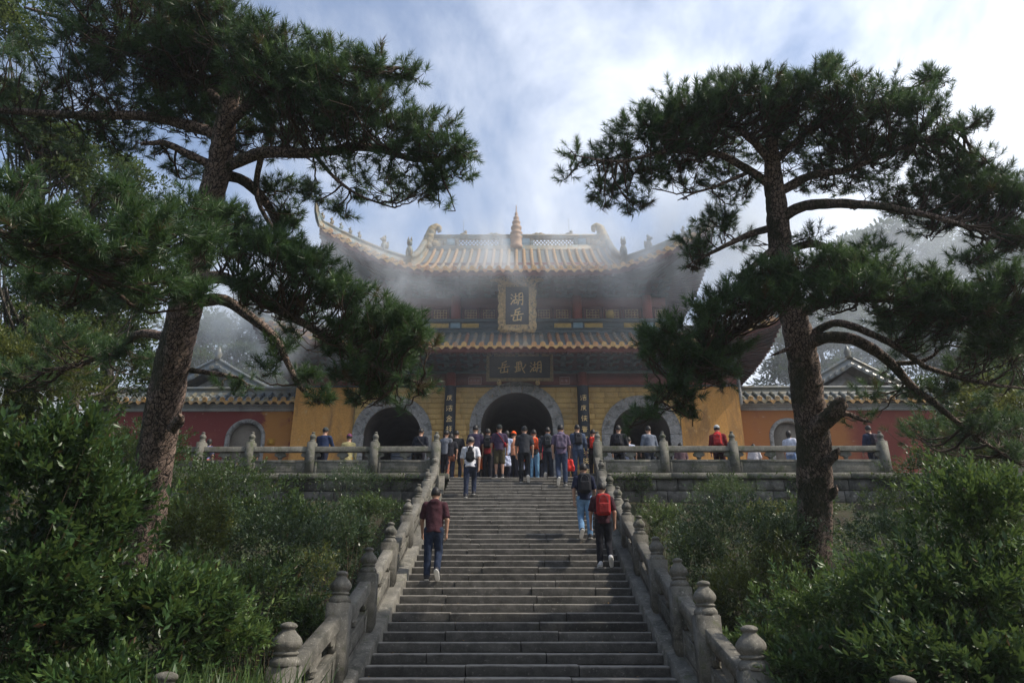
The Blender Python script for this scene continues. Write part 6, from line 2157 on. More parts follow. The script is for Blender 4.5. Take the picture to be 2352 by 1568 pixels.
# unseen trees added behind the viewpoint to block sky light
def added_wood(seed):
    r = np.random.default_rng(seed)
    pos, dr, sz, tn = [], [], [], []
    tb = MB()
    for x, y, h in ((-30, -26, 17), (-22, -36, 20), (-14, -44, 21), (-6, -40, 19), (3, -46, 22), (11, -40, 20), (19, -43, 21), (25, -34, 19), (32, -25, 17), (-38, -38, 22), (38, -38, 22), (-20, -22, 15), (22, -23, 14), (0, -52, 24), (-12, -53, 24), (13, -53, 24)):
        z0 = float(terrain_z(x, y))
        tb.tube(spline([(x, y, z0 - 0.2), (x + r.normal(0, .4), y, z0 + h * 0.4), (x, y + r.normal(0, .4), z0 + h * 0.85)], 10), np.linspace(0.4, 0.1, 10), 8)
        m = 2600
        v = r.normal(size=(m, 3)); v /= np.linalg.norm(v, axis=1, keepdims=True)
        lump = 1 + 0.2 * np.sin(v @ r.normal(0, 4, 3)) + 0.15 * np.sin(v @ r.normal(0, 8, 3))
        q = np.array((x, y, z0 + h * 0.56)) + v * np.array((5.2, 5.2, h * 0.47)) * (lump * r.random(m) ** 0.3)[:, None]
        pos.append(q); dr.append(v + r.normal(0, 0.7, (m, 3)) - np.array((0, 0, 0.3))); sz.append(r.uniform(0.5, 0.95, m)); tn.append(0.4 + r.normal(0, 0.12, m))
    pos, dr, sz, tn = map(np.concatenate, (pos, dr, sz, tn))
    me, _ = leaves_mesh('added_forest', pos, dr, sz, tn, M_LEAF_TREE)
    tag(link('added_forest', me), kind='stuff')
    tag(tb.build('added_forest_trunks', M_BARK2, smooth=True), kind='stuff')


added_wood(301)


# fallen leaves caught on the treads
fr = np.random.default_rng(77)
fk = fr.integers(1, 40, 170)
fx = fr.uniform(-1, 1, 170)
fx = np.sign(fx) * np.abs(fx) ** 0.45 * 2.08
fp = np.stack([fx, -RUN * fk + fr.uniform(0.06, 0.3, 170), -RISE * fk + 0.012], 1)
fd = np.stack([fr.normal(size=170), fr.normal(size=170), fr.normal(0, 0.12, 170)], 1)
M_DEAD = leaf_mat('dead_leaf', (0.1, 0.05, 0.02), (0.2, 0.11, 0.04), (0.3, 0.2, 0.08), 0.7, 0.1, 0.2)
me, _ = leaves_mesh('fallen_leaves', fp, fd, fr.uniform(0.04, 0.075, 170), fr.uniform(0.1, 0.9, 170), M_DEAD, nrm=np.tile((0, 0, 1.0), (170, 1)) + fr.normal(0, 0.15, (170, 3)))
tag(link('fallen_leaves', me), kind='stuff')
# ------------------------------------------------------------------ people (smooth bodies from blended limbs)
def surface_nets(f, lo, hi, h):
    lo, hi = np.asarray(lo, float), np.asarray(hi, float)
    n = np.ceil((hi - lo) / h).astype(int) + 1
    ax = [lo[i] + h * np.arange(n[i]) for i in range(3)]
    X = np.stack(np.meshgrid(*ax, indexing='ij'), -1)
    D = f(X.reshape(-1, 3)).reshape(n)
    c = [D[i:n[0] - 1 + i, j:n[1] - 1 + j, k:n[2] - 1 + k] for i in (0, 1) for j in (0, 1) for k in (0, 1)]
    C = np.stack(c)
    act = (C.min(0) < 0) & (C.max(0) >= 0)
    idx = np.full(act.shape, -1, int)
    ii = np.argwhere(act)
    if not len(ii): return np.zeros((0, 3)), np.zeros((0, 4), int)
    idx[act] = np.arange(len(ii))
    corner = np.array([(i, j, k) for i in (0, 1) for j in (0, 1) for k in (0, 1)], float)
    val = C[:, act]
    acc, cnt = np.zeros((len(ii), 3)), np.zeros(len(ii))
    for a in range(8):
        for b in range(a + 1, 8):
            if np.abs(corner[a] - corner[b]).sum() != 1: continue
            va, vb = val[a], val[b]
            m = (va < 0) != (vb < 0)
            t = np.where(m, va / np.where(m, va - vb, 1), 0)
            acc += m[:, None] * (corner[a] + t[:, None] * (corner[b] - corner[a]))
            cnt += m
    V = lo + (ii + acc / cnt[:, None]) * h
    Q = []
    S = D < 0
    for axn in range(3):
        o = [1, 1, 1]; o[axn] = 0
        b, c_ = [i for i in range(3) if i != axn]
        sl0 = [slice(1, -1)] * 3; sl1 = [slice(1, -1)] * 3
        sl0[axn] = slice(0, n[axn] - 1); sl1[axn] = slice(1, n[axn])
        s0, s1 = S[tuple(sl0)], S[tuple(sl1)]
        e = np.argwhere(s0 != s1)
        if not len(e): continue
        sg = s0[tuple(e.T)]
        e = e.copy()
        for i in range(3):
            if i != axn: e[:, i] += 1
        def cell(db, dc):
            q = e.copy(); q[:, b] -= db; q[:, c_] -= dc
            return idx[tuple(q.T)]
        q = np.stack([cell(1, 1), cell(0, 1), cell(0, 0), cell(1, 0)], 1)
        flip = sg if axn != 1 else ~sg
        q = np.where(flip[:, None], q, q[:, ::-1])
        Q.append(q)
    Q = np.concatenate(Q)
    return V, Q[(Q >= 0).all(1)]


def cap(p, a, b, ra, rb, sc=(1, 1, 1)):
    """rounded tapered limb; sc squashes space around the axis start"""
    a, b = np.asarray(a, float), np.asarray(b, float)
    s = np.asarray(sc, float)
    q, d = (p - a) * s, (b - a) * s
    t = np.clip(q @ d / (d @ d + 1e-12), 0, 1)
    return np.linalg.norm(q - t[:, None] * d, axis=1) - (ra + (rb - ra) * t)


def ell(p, c, r):
    q = (p - np.asarray(c)) / np.asarray(r)
    k = np.linalg.norm(q, axis=1)
    return (k - 1) * min(r)


def smin(a, b, k=0.03):
    h = np.clip(0.5 + 0.5 * (b - a) / k, 0, 1)
    return b + (a - b) * h - k * h * (1 - h)


def rbox(p, c, hx, r):
    q = np.abs(p - np.asarray(c)) - (np.asarray(hx) - r)
    return np.linalg.norm(np.maximum(q, 0), axis=1) + np.minimum(q.max(1), 0) - r


CLOTHS = {}


def cl(c, rough=0.9):
    k = tuple(round(x, 3) for x in c)
    if k not in CLOTHS:
        CLOTHS[k] = cloth('cloth_%d' % len(CLOTHS), c, rough)
    return CLOTHS[k]


def skin_mat(name, c):
    m, nt, b, out = new_mat(name)
    n = noise_node(nt, world_pos(nt), 18, 4, 0.6)
    nt.links.new(ramp_node(nt, n, [(0.3, tuple(x * 0.85 for x in c)), (0.7, tuple(x * 1.12 for x in c))]), b.inputs['Base Color'])
    b.inputs['Roughness'].default_value = 0.5
    b.inputs['Subsurface Weight'].default_value = 0.08
    b.inputs['Subsurface Radius'].default_value = (0.02, 0.008, 0.005)
    return m


M_SKIN = skin_mat('skin', (0.40, 0.225, 0.15))
M_HAIR = plain('black_hair', (0.012, 0.010, 0.009), 0.55)
M_HAIRG = plain('brown_hair', (0.04, 0.026, 0.018), 0.55)
M_SOLE = plain('white_sole', (0.7, 0.69, 0.66), 0.7)
M_EYE = plain('dark_eye', (0.02, 0.015, 0.012), 0.3)
SKIRT = {}


def person(label, px, py_feet, place, shirt, trousers, pose=0, shoe=(0.03, 0.03, 0.035), sole=True, hair='short', cap_c=None, sleeve='short', short_trousers=False, hood=None,
           h=0.029, scale=1.0, yaw=0.0, look=0.35, group='visitors climbing to the temple gate', pack=None, bag=None, stocky=1.0, turn=0.0, sling=None, hairm=None, skirt=False, y=None, open_front=None):
    """place: 'stair' finds the step seen at py_feet; otherwise feet stand on the terrace at depth y"""
    if place == 'stair':
        k = min(range(0, 41), key=lambda k: abs(project((0, -RUN * k + 0.05, -RISE * k))[1] - py_feet))
        wp = PY(px, py_feet, -RUN * k + 0.1)
        foot = np.array((wp[0], -RUN * k + 0.13, -RISE * k))
    else:
        wp = PY(px, 1000, y)
        foot = np.array((wp[0], y, 0.0))
    r = np.random.default_rng(int(px * 7 + py_feet))
    if place != 'stair': yaw = yaw + r.uniform(-0.35, 0.35)
    scale = scale * r.uniform(0.98, 1.04)
    # pose: thigh swing, knee bend, foot pitch for left and right leg; arm swing, elbow
    poses = {0: dict(L=(2, 4, 0), Rr=(10, 46, 48), aL=(12, 14), aR=(-10, 12)),
             1: dict(L=(48, 58, 0), Rr=(-3, 6, 6), aL=(-14, 14), aR=(16, 22)),
             2: dict(L=(-2, 8, 4), Rr=(46, 56, 0), aL=(16, 20), aR=(-14, 12)),
             3: dict(L=(1, 2, 0), Rr=(-2, 4, 0), aL=(6, 16), aR=(2, 14)),
             4: dict(L=(12, 48, 50), Rr=(1, 4, 0), aL=(-12, 16), aR=(12, 26)),
             5: dict(L=(4, 6, 0), Rr=(-12, 12, 14), aL=(30, 95), aR=(26, 85))}
    ps = poses[pose]
    st = stocky
    H = 0.90
    legs = {}
    for s, key in ((-1, 'L'), (1, 'Rr')):
        a, b, fp = (math.radians(v) for v in ps[key])
        hip = np.array((s * 0.085 * st, 0, H))
        knee = hip + 0.43 * np.array((s * 0.02, math.sin(a), -math.cos(a)))
        ank = knee + 0.42 * np.array((s * 0.01, math.sin(a - b), -math.cos(a - b)))
        fd = np.array((s * 0.12, math.cos(fp), -math.sin(fp))); fd /= np.linalg.norm(fd)
        up = np.array((0, math.sin(fp), math.cos(fp)))
        legs[s] = (hip, knee, ank, fd, up)
    low_s = min((-1, 1), key=lambda s: (legs[s][2][2] - 0.08))
    dz = -(legs[low_s][2][2] - 0.085)
    dyo = -legs[low_s][2][1] - 0.05
    sh = np.array((0, dyo, dz))
    legs = {s: (v[0] + sh, v[1] + sh, v[2] + sh, v[3], v[4]) for s, v in legs.items()}
    lean = 0.06 if place == 'stair' else 0.02
    def up_(z):      # spine leans forward with height
        return np.array((0, dyo + lean * (z - H) / 0.5, z + dz))
    pel, waist, chest, neck = up_(0.93), up_(1.06), up_(1.28), up_(1.44)
    headc = up_(1.615) + np.array((0, 0.012 + 0.022 * look, -0.012 * look))
    arms = {}
    for s, key in ((-1, 'aL'), (1, 'aR')):
        a, e = (math.radians(v) for v in ps[key])
        so = up_(1.365) + np.array((s * 0.172 * st, 0, 0))
        el = so + 0.29 * np.array((s * 0.24, math.sin(a), -math.cos(a)))
        wr = el + 0.25 * np.array((-s * 0.02 if e < 1 else -s * 0.35, math.sin(a + e), -math.cos(a + e)))
        arms[s] = (so, el, wr)
    root = tag(empty('person', foot, yaw), label, 'person', group)
    root.scale = (scale, scale, scale)
    lo, hi = np.array((-0.5, -0.55 + dyo, -0.02)), np.array((0.5, 0.6 + dyo, 1.82 + dz))

    def body(p):
        d = ell(p, headc, (0.084, 0.105, 0.124))
        d = smin(d, cap(p, headc + (0, 0.035, -0.055), headc + (0, 0.055, -0.085), 0.055, 0.042), 0.03)
        d = smin(d, cap(p, headc + (0, 0.102, 0.005), headc + (0, 0.115, -0.028), 0.008, 0.014), 0.012)
        for s in (-1, 1):
            d = np.minimum(d, ell(p, headc + (s * 0.087, -0.005, -0.012), (0.013, 0.023, 0.034)))
        d = smin(d, cap(p, neck, headc + (0, -0.015, -0.06), 0.058 * st, 0.052), 0.03)
        t = cap(p, waist, chest, 0.125 * st, 0.155 * st, (1, 1.45, 1))
        t = smin(t, cap(p, pel, waist, 0.145 * st, 0.125 * st, (1, 1.3, 1)), 0.05)
        for s in (-1, 1):
            t = smin(t, cap(p, up_(1.40) + (0.02 * s, 0, 0), up_(1.365) + (s * 0.15 * st, 0, 0), 0.062, 0.055), 0.05)
        d = smin(d, t, 0.04)
        for s in (-1, 1):
            hp, kn, an, fd, upv = legs[s]
            d = smin(d, cap(p, hp, kn, 0.082 * st, 0.054), 0.03)
            calf = kn * 0.7 + an * 0.3
            d = smin(d, smin(cap(p, kn, calf, 0.052, 0.056), cap(p, calf, an, 0.054, 0.036), 0.02), 0.02)
            d = smin(d, cap(p, an - upv * 0.03, an + fd * 0.12 - upv * 0.045, 0.035, 0.028), 0.02)
            so, el, wr = arms[s]
            d = smin(d, cap(p, so, el, 0.052 * st, 0.04), 0.03)
            d = smin(d, cap(p, el, wr, 0.042, 0.027), 0.02)
        return d
    V, Q = surface_nets(body, lo, hi, min(h * 1.15, 0.031))
    parts_v, parts_q, nv = [V], [Q], len(V)
    # hands: palm, four unequal curled fingers, thumb from the side
    for s in (-1, 1):
        so, el, wr = arms[s]
        ax_ = (wr - el) / np.linalg.norm(wr - el)
        fw = np.array((0, 1.0, 0)); fw = fw - ax_ * (fw @ ax_); fw /= np.linalg.norm(fw)      # the side of the thumb
        inn = np.cross(ax_, fw); inn = inn if inn[0] * -s > 0 else -inn                         # towards the thigh

        def hand(p):
            d = cap(p, wr - ax_ * 0.02, wr + ax_ * 0.075, 0.025, 0.036, (1.35, 1, 1))
            for i, (o, L) in enumerate(((0.030, 0.068), (0.010, 0.077), (-0.010, 0.071), (-0.029, 0.056))):
                b0 = wr + ax_ * 0.08 + fw * o
                b1 = b0 + (ax_ * 0.9 + inn * 0.35) * L * 0.52
                b2 = b1 + (ax_ * 0.55 + inn * 0.75) * L * 0.55
                d = np.minimum(d, smin(cap(p, b0 - ax_ * 0.02, b1, 0.0095, 0.0088), cap(p, b1, b2, 0.0088, 0.007), 0.003))
            t0 = wr + ax_ * 0.025 + fw * 0.026
            t1 = t0 + ax_ * 0.035 + fw * 0.026 + inn * 0.012
            t2 = t1 + ax_ * 0.034 + fw * 0.004 + inn * 0.014
            return smin(d, smin(cap(p, t0, t1, 0.014, 0.011), cap(p, t1, t2, 0.011, 0.008), 0.004), 0.008)
        c = wr + ax_ * 0.07
        V2, Q2 = surface_nets(hand, c - 0.13, c + 0.13, 0.0085 if h < 0.0175 else 0.0125)
        parts_v.append(V2); parts_q.append(Q2 + nv); nv += len(V2)
    me = mesh_np('body', np.concatenate(parts_v), np.concatenate(parts_q), M_SKIN, smooth=True)
    link('body', me, root)

    wr_s = r.uniform(0, 6, 6)

    def folds(p, amp):
        return amp * (np.sin(p[:, 2] * 38 + 9 * p[:, 0] + wr_s[0] + 2 * np.sin(p[:, 0] * 17 + wr_s[1])) * 0.5 + np.sin(p[:, 0] * 46 + p[:, 2] * 13 + wr_s[2]) * 0.5)

    def shirt_f(p):
        hem = H - (0.06 if not skirt else 0.12)
        t = cap(p, up_(1.08), chest, 0.150 * st, 0.172 * st, (1, 1.38, 1))
        t = smin(t, cap(p, up_(hem - 0.05), up_(1.08), (0.168 if not skirt else 0.19) * st, 0.152 * st, (1, 1.25, 1)), 0.05)
        for s in (-1, 1):
            t = smin(t, cap(p, up_(1.405) + (0.02 * s, 0, 0), up_(1.365) + (s * 0.155 * st, 0, 0), 0.072, 0.068), 0.045)
        t = smin(t, cap(p, neck - (0, 0, 0.03), neck + (0, 0, 0.02), 0.085, 0.068), 0.03)
        for s in (-1, 1):
            so, el, wr = arms[s]
            if sleeve == 'short':
                e = so + (el - so) * 0.86
                a = cap(p, so, e, 0.07 * st, 0.07)
                dcut = (p - e) @ ((el - so) / np.linalg.norm(el - so))
                a = np.maximum(a, dcut)
            else:
                w2 = el + (wr - el) * 0.94
                a = smin(cap(p, so, el, 0.07 * st, 0.058), cap(p, el, w2, 0.058, 0.044), 0.02)
                a = np.maximum(a, (p - w2) @ ((wr - el) / np.linalg.norm(wr - el)) if True else a)
            t = smin(t, a, 0.028)
        t = np.maximum(t, (up_(hem)[2] - p[:, 2]) + 0.008 * np.sin(p[:, 0] * 21 + wr_s[4]))
        t = np.maximum(t, p[:, 2] - (neck[2] + 0.012))
        if hood is not None:
            t = smin(t, ell(p, neck + (0, -0.085, -0.03), (0.115, 0.06, 0.085)), 0.02)
        return t + folds(p, 0.0045)
    V, Q = surface_nets(shirt_f, lo, hi, h)
    so_ = link('shirt', mesh_np('shirt', V, Q, cl(shirt), smooth=True), root)
    if hood not in (None, True):
        f = lambda p: ell(p, neck + (0, -0.09, -0.025), (0.118, 0.066, 0.088))
        V, Q = surface_nets(f, neck - 0.2, neck + 0.2, h * 0.8)
        link('hood', mesh_np('hood', V, Q, cl(hood), smooth=True), root)

    def trouser_f(p):
        t = cap(p, up_(0.90), up_(1.02), 0.158 * st, 0.142 * st, (1, 1.28, 1))
        for s in (-1, 1):
            hp, kn, an, fd, upv = legs[s]
            t = smin(t, cap(p, hp - (0, 0, 0.02), kn, 0.098 * st, 0.076), 0.02)
            if short_trousers:
                pass
            else:
                a = cap(p, kn, an + upv * 0.0, 0.074, 0.062)
                a = np.maximum(a, (p - (an - upv * 0.015)) @ ((an - kn) / np.linalg.norm(an - kn)))
                t = smin(t, a, 0.02)
        if short_trousers:
            for s in (-1, 1):
                hp, kn, an, *_ = legs[s]
                e = kn + (an - kn) * 0.12
                a = np.maximum(cap(p, kn - (kn - hp) * 0.3, e + (an - kn) * 0.1, 0.09, 0.088), (p - e) @ ((an - kn) / np.linalg.norm(an - kn)))
                t = smin(t, a, 0.02)
                t = np.where((p[:, 0] * s > 0), np.maximum(t, (p - e) @ ((an - kn) / np.linalg.norm(an - kn))), t)
        return np.maximum(t, p[:, 2] - up_(1.03)[2]) + folds(p, 0.005)
    V, Q = surface_nets(trouser_f, lo, hi, h)
    link('trousers', mesh_np('trousers', V, Q, cl(trousers), smooth=True), root)
    for s in (-1, 1):
        hp, kn, an, fd, upv = legs[s]
        c = an - upv * 0.045
        f = lambda p: smin(smin(cap(p, c - fd * 0.04, c + fd * 0.15 - upv * 0.008, 0.048, 0.04, (1, 1, 1)), cap(p, an - fd * 0.02, c, 0.05, 0.045), 0.02), cap(p, c + fd * 0.02 + upv * .01, c + fd * 0.09, 0.045, 0.042), 0.02)
        g = lambda p: np.maximum(f(p), -((p - (c - upv * 0.022)) @ upv))
        V, Q = surface_nets(g, c - 0.26, c + 0.26, min(h, 0.02))
        sho = link('shoe', mesh_np('shoe', V, Q, cl(shoe, 0.6), smooth=True), root)
        if sole:
            g2 = lambda p: np.maximum(np.maximum(f(p) - 0.006, (p - (c - upv * 0.016)) @ upv), -((p - (c - upv * 0.042)) @ upv))
            V, Q = surface_nets(g2, c - 0.26, c + 0.26, min(h, 0.016))
            if len(V): link('sole', mesh_np('sole', V, Q, M_SOLE, smooth=True), sho)
    hm = hairm or M_HAIR
    def hair_f(p):
        q = p - headc
        d = ell(p, headc + (0, -0.006, 0.008), (0.093, 0.114, 0.131)) + 0.003 * np.sin(p[:, 0] * 150) * np.sin(p[:, 2] * 130 + 4 * np.sin(p[:, 1] * 90))
        line = -(q[:, 2] + 0.045 - 0.95 * np.maximum(q[:, 1] + 0.02, 0)) if hair != 'long' else -(q[:, 2] + 0.2 - 1.6 * np.maximum(q[:, 1] + 0.02, 0))
        if hair == 'long':
            d = smin(d, cap(p, headc + (0, -0.03, 0), headc + (0, -0.06, -0.16), 0.085, 0.06, (1, 1.3, 1)), 0.03)
        d = np.maximum(d, line)
        return d
    if hair != 'bald':
        V, Q = surface_nets(hair_f, headc - 0.3, headc + 0.2, min(h, 0.018))
        link('hair', mesh_np('hair', V, Q, hm, smooth=True), root)
    if cap_c is not None:
        def cap_f(p):
            q = p - headc
            d = np.maximum(ell(p, headc + (0, 0.0, 0.02), (0.101, 0.122, 0.126)), -(q[:, 2] - 0.02))
            br = np.maximum(ell(p, headc + (0, 0.13, 0.028), (0.075, 0.09, 0.014)), -q[:, 1])
            return np.minimum(d, br)
        V, Q = surface_nets(cap_f, headc - 0.16, headc + 0.26, min(h, 0.017))
        link('cap', mesh_np('cap', V, Q, cl(cap_c), smooth=True), root)
    if sling is not None:
        sb = MB()
        a, b_ = up_(1.43) + np.array((-0.1, -0.02, 0)), up_(1.05) + np.array((0.17 * st, -0.03, 0))
        m = (a + b_) / 2 + np.array((0, -0.135, 0.02))
        sb.tube(spline([a + (0, 0.06, 0.0), a + (0, -0.06, 0.01), m, b_ + (0.0, -0.03, 0)], 14), 0.014, 6)
        ellipsoid(sb, b_, (0.05, 0.1, 0.09))
        sb.build('sling', cl(sling), root, smooth=True)
    if pack is not None:
        pc, plabel, pk = pack
        bw, bh, bd = (0.15, 0.225, 0.085) if pk == 'big' else ((0.125, 0.19, 0.06) if pk == 'mid' else (0.15, 0.2, 0.045))
        c = up_(1.22) + np.array((0, -0.135 * st - bd * 0.75, 0.0))
        br = tag(empty('backpack', Vector(foot)), plabel, 'backpack', 'backpacks worn by the visitors')
        br.rotation_euler = (0, 0, yaw); br.scale = (scale,) * 3
        if pk == 'drop':
            f = lambda p: cap(p, c + (0.0, 0, 0.15), c - (0, 0, 0.13), 0.055, 0.13, (1, 1.7, 1))
        elif pk == 'flat':
            f = lambda p: rbox(p, c + (0, 0.02, -0.02), (bw, bd, bh), 0.04) + folds(p, 0.008)
        else:
            f = lambda p: smin(rbox(p, c, (bw, bd, bh), 0.06), rbox(p, c + (0, 0, bh * 0.55), (bw * 0.8, bd * 0.9, bh * 0.5), 0.08), 0.03) + folds(p, 0.002)
        V, Q = surface_nets(f, c - 0.34, c + 0.34, min(h, 0.015))
        link('bag_body', mesh_np('bag_body', V, Q, cl(pc, 0.75), smooth=True), br)
        if pk != 'flat':
            f2 = lambda p: rbox(p, c + (0, -bd * 0.85, -bh * 0.35), (bw * 0.78, 0.035, bh * 0.5), 0.03)
            V, Q = surface_nets(f2, c - 0.3, c + 0.3, min(h, 0.013))
            link('pocket', mesh_np('pocket', V, Q, cl(tuple(x * 0.8 + 0.004 for x in pc), 0.7), smooth=True), br)
            lb_ = MB()
            lb_.tube(spline([c + (-bw * .62, -bd * .95, -bh * .2), c + (-bw * .55, -bd * 1.02, bh * .5), c + (0, -bd * 1.0, bh * .85), c + (bw * .55, -bd * 1.02, bh * .5), c + (bw * .62, -bd * .95, -bh * .2)], 18), 0.006, 5)
            lb_.build('zip', cl((0.12, 0.12, 0.13), 0.5), br)
            lb_ = MB()
            lb_.box(c[0] - 0.03, c[0] + 0.03, c[1] - bd * 1.06, c[1] - bd * .9, c[2] + 0.0, c[2] + 0.018)
            lb_.build('badge', M_SOLE, br)
        for s in (-1, 1):
            sb = MB()
            pts = [c + (s * bw * 0.55, bd * 0.6, bh * 0.8), up_(1.44) + np.array((s * 0.085 * st, -0.03, 0.03)), up_(1.42) + np.array((s * 0.1 * st, 0.08, 0.0)), up_(1.24) + np.array((s * 0.12 * st, 0.125, 0)), up_(1.08) + np.array((s * 0.16 * st, 0.02, 0)), c + (s * bw * 0.8, bd * 0.6, -bh * 0.7)]
            sb.tube(spline(pts, 20), 0.017, 6)
            sb.build('strap', cl(tuple(x * 0.7 for x in pc), 0.8), br)
    if bag is not None:
        bc, blabel, side = bag
        so, el, wr = arms[side]
        c = wr + np.array((side * 0.02, 0.0, -0.12))
        br = tag(empty('carrier_bag', Vector(foot)), blabel, 'bag', 'bags carried by the visitors')
        br.rotation_euler = (0, 0, yaw); br.scale = (scale,) * 3
        f = lambda p: rbox(p, c - (0, 0, 0.17), (0.13 - 0.2 * np.clip((p[:, 2] - c[2] + 0.15), 0, 0.3).mean() * 0, 0.05, 0.16), 0.035) + folds(p, 0.012)
        def f3(p):
            q = p - (c - (0, 0, 0.17))
            w = 1 + np.clip(q[:, 2] + 0.05, 0, 0.3) * 2.2
            q = q * np.stack([w, w, np.ones(len(q))], 1)
            return rbox(q, (0, 0, 0), (0.13, 0.055, 0.17), 0.035) + folds(p, 0.012)
        V, Q = surface_nets(f3, c - (0.3, 0.3, 0.45), c + (0.3, 0.3, 0.1), min(h, 0.015))
        link('bag_body', mesh_np('bag_body', V, Q, cl(bc, 0.45), smooth=True), br)
        hb = MB()
        hand_c = wr + (wr - el) / np.linalg.norm(wr - el) * 0.1
        hb.tube(spline([c + (-0.06, 0, -0.02), hand_c + (-0.02, 0, 0), hand_c + (0.02, 0, 0), c + (0.06, 0, -0.02)], 10), 0.007, 5)
        hb.build('bag_handle', cl(bc, 0.45), br)
    return root


ORANGE, REDB, WHITE = (0.75, 0.12, 0.015), (0.6, 0.035, 0.02), (0.6, 0.6, 0.64)
NAVY, BLACK, DENIM, LDENIM, MAROON = (0.018, 0.024, 0.055), (0.014, 0.015, 0.019), (0.035, 0.055, 0.10), (0.14, 0.26, 0.42), (0.05, 0.018, 0.026)
GS = 'visitors climbing the stairs'
GC = 'crowd at the head of the stairs'
GT = 'visitors on the terrace behind the balustrade'
# on the stairs
person('man in a maroon tee and dark jeans walking beside the left balustrade, nearest the camera', 992, 1340, 'stair', (0.055, 0.02, 0.027), (0.018, 0.028, 0.055), 0, hood=True, h=0.0155, group=GS, stocky=1.06, scale=1.02, look=0.9)
person('man in a white tee and dark jeans with a cap, high on the stairs', 1078, 1143, 'stair', (0.62, 0.62, 0.66), (0.018, 0.025, 0.05), 2, cap_c=(0.16, 0.15, 0.15), h=0.0165, group=GS, pack=((0.014, 0.015, 0.018), 'small black teardrop backpack on the man in the white tee', 'drop'), stocky=1.05)
person('man in a navy tee and pale blue jeans on the right of the stairs', 1346, 1236, 'stair', (0.014, 0.018, 0.042), LDENIM, 4, h=0.0155, group=GS, pack=((0.013, 0.014, 0.02), 'large black backpack on the man in pale blue jeans', 'big'), stocky=1.05)
person('man in a dark red tee and black trousers beside the right balustrade', 1390, 1300, 'stair', (0.045, 0.015, 0.022), (0.011, 0.012, 0.017), 0, shoe=(0.5, 0.5, 0.52), h=0.0155, group=GS, pack=((0.33, 0.022, 0.022), 'bright red backpack beside the right balustrade', 'big'), stocky=1.04, scale=.98)
person('man in a charcoal hooded tee and cap stepping up at the stair head', 1205, 1107, 'stair', (0.03, 0.033, 0.04), (0.012, 0.014, 0.018), 0, cap_c=(0.02, 0.022, 0.026), hood=True, h=0.019, group=GS, stocky=1.08)
person('man in a purple hoodie and jeans near the stair head, right of centre', 1291, 1112, 'stair', (0.10, 0.075, 0.12), (0.03, 0.045, 0.085), 4, hood=(0.14, 0.11, 0.17), h=0.019, group=GS, pack=((0.13, 0.10, 0.15), 'soft purple backpack on the man near the stair head', 'flat'), bag=((0.65, 0.03, 0.02), 'red carrier bag held beside the jeans at the stair head', 1), scale=1.04)
# on the top landing
person('man in khaki shorts and a dark purple tee with a red sling bag', 1147, 0, 't', (0.045, 0.03, 0.06), (0.055, 0.048, 0.026), 3, short_trousers=True, cap_c=(0.03, 0.035, 0.035), sling=(0.25, 0.02, 0.03), h=0.029, group=GC, y=0.25, bag=((0.5, 0.55, 0.72), 'pale blue carrier bag beside the man in shorts', 1), stocky=1.06, scale=.99)
person('man in a denim jacket and jeans at the right of the stair head', 1326, 0, 't', (0.055, 0.075, 0.12), (0.05, 0.075, 0.13), 0, sleeve='long', h=0.029, group=GC, y=0.3, pack=((0.016, 0.018, 0.026), 'black backpack on the man in the denim jacket', 'mid'), stocky=1.06)
person('man in a dark grey hooded top with a grey backpack under the archway', 1258, 0, 't', (0.03, 0.034, 0.044), (0.016, 0.022, 0.034), 4, sleeve='long', hood=(0.06, 0.07, 0.09), h=0.026, group=GC, y=0.5, pack=((0.022, 0.026, 0.03), 'dark grey backpack on the man under the archway', 'mid'))
person('man in a dark navy polo shirt behind the man in the white tee', 1092, 0, 't', (0.028, 0.022, 0.05), (0.016, 0.018, 0.03), 3, h=0.029, group=GC, y=0.55, stocky=1.05)
person('heavy man in black standing at the left of the stair head', 1048, 0, 't', (0.012, 0.013, 0.017), (0.03, 0.038, 0.06), 2, h=0.029, group=GC, y=0.6, stocky=1.14, scale=.97)
person('woman with a red pack and black hood between the polo shirt and the shorts', 1121, 0, 't', (0.22, 0.02, 0.025), (0.015, 0.015, 0.02), 3, hood=(0.02, 0.02, 0.025), sleeve='long', h=0.029, group=GC, y=0.7, pack=((0.02, 0.021, 0.025), 'black backpack just left of the man in shorts', 'mid'), bag=((0.8, 0.13, 0.015), 'orange carrier bag between the crowd at the left of the arch', -1), scale=.97)
person('visitor in a light blue shirt half hidden behind the man in shorts', 1163, 0, 't', (0.38, 0.44, 0.6), (0.02, 0.022, 0.035), 1, h=0.029, group=GC, y=0.75, hair='long', scale=.95)
person('visitor in a peach shirt with an orange cap left of the charcoal tee', 1180, 0, 't', (0.55, 0.25, 0.15), (0.02, 0.02, 0.03), 3, cap_c=(0.75, 0.1, 0.02), h=0.029, group=GC, y=0.85, scale=.95, bag=((0.45, 0.48, 0.66), 'pale lilac carrier bag in the middle of the crowd', 1))
person('visitor in pale blue trousers right behind the charcoal tee', 1226, 0, 't', (0.022, 0.022, 0.03), (0.12, 0.25, 0.4), 3, h=0.029, group=GC, y=0.9, pack=((0.72, 0.09, 0.02), 'orange-red backpack in the middle of the crowd', 'mid'), scale=.97)
person('visitor in a crimson top in the shade of the central arch', 1246, 0, 't', (0.28, 0.015, 0.04), (0.015, 0.014, 0.018), 1, h=0.03, group=GC, y=1.3, hair='long', scale=.95)
person('visitor with a grey jacket carrying orange cloth at the left end of the stair head', 1026, 0, 't', (0.16, 0.17, 0.2), (0.025, 0.022, 0.03), 3, sleeve='long', h=0.029, group=GC, y=0.55, scale=.9, bag=((0.8, 0.1, 0.012), 'large orange bag against the left corner post', -1))
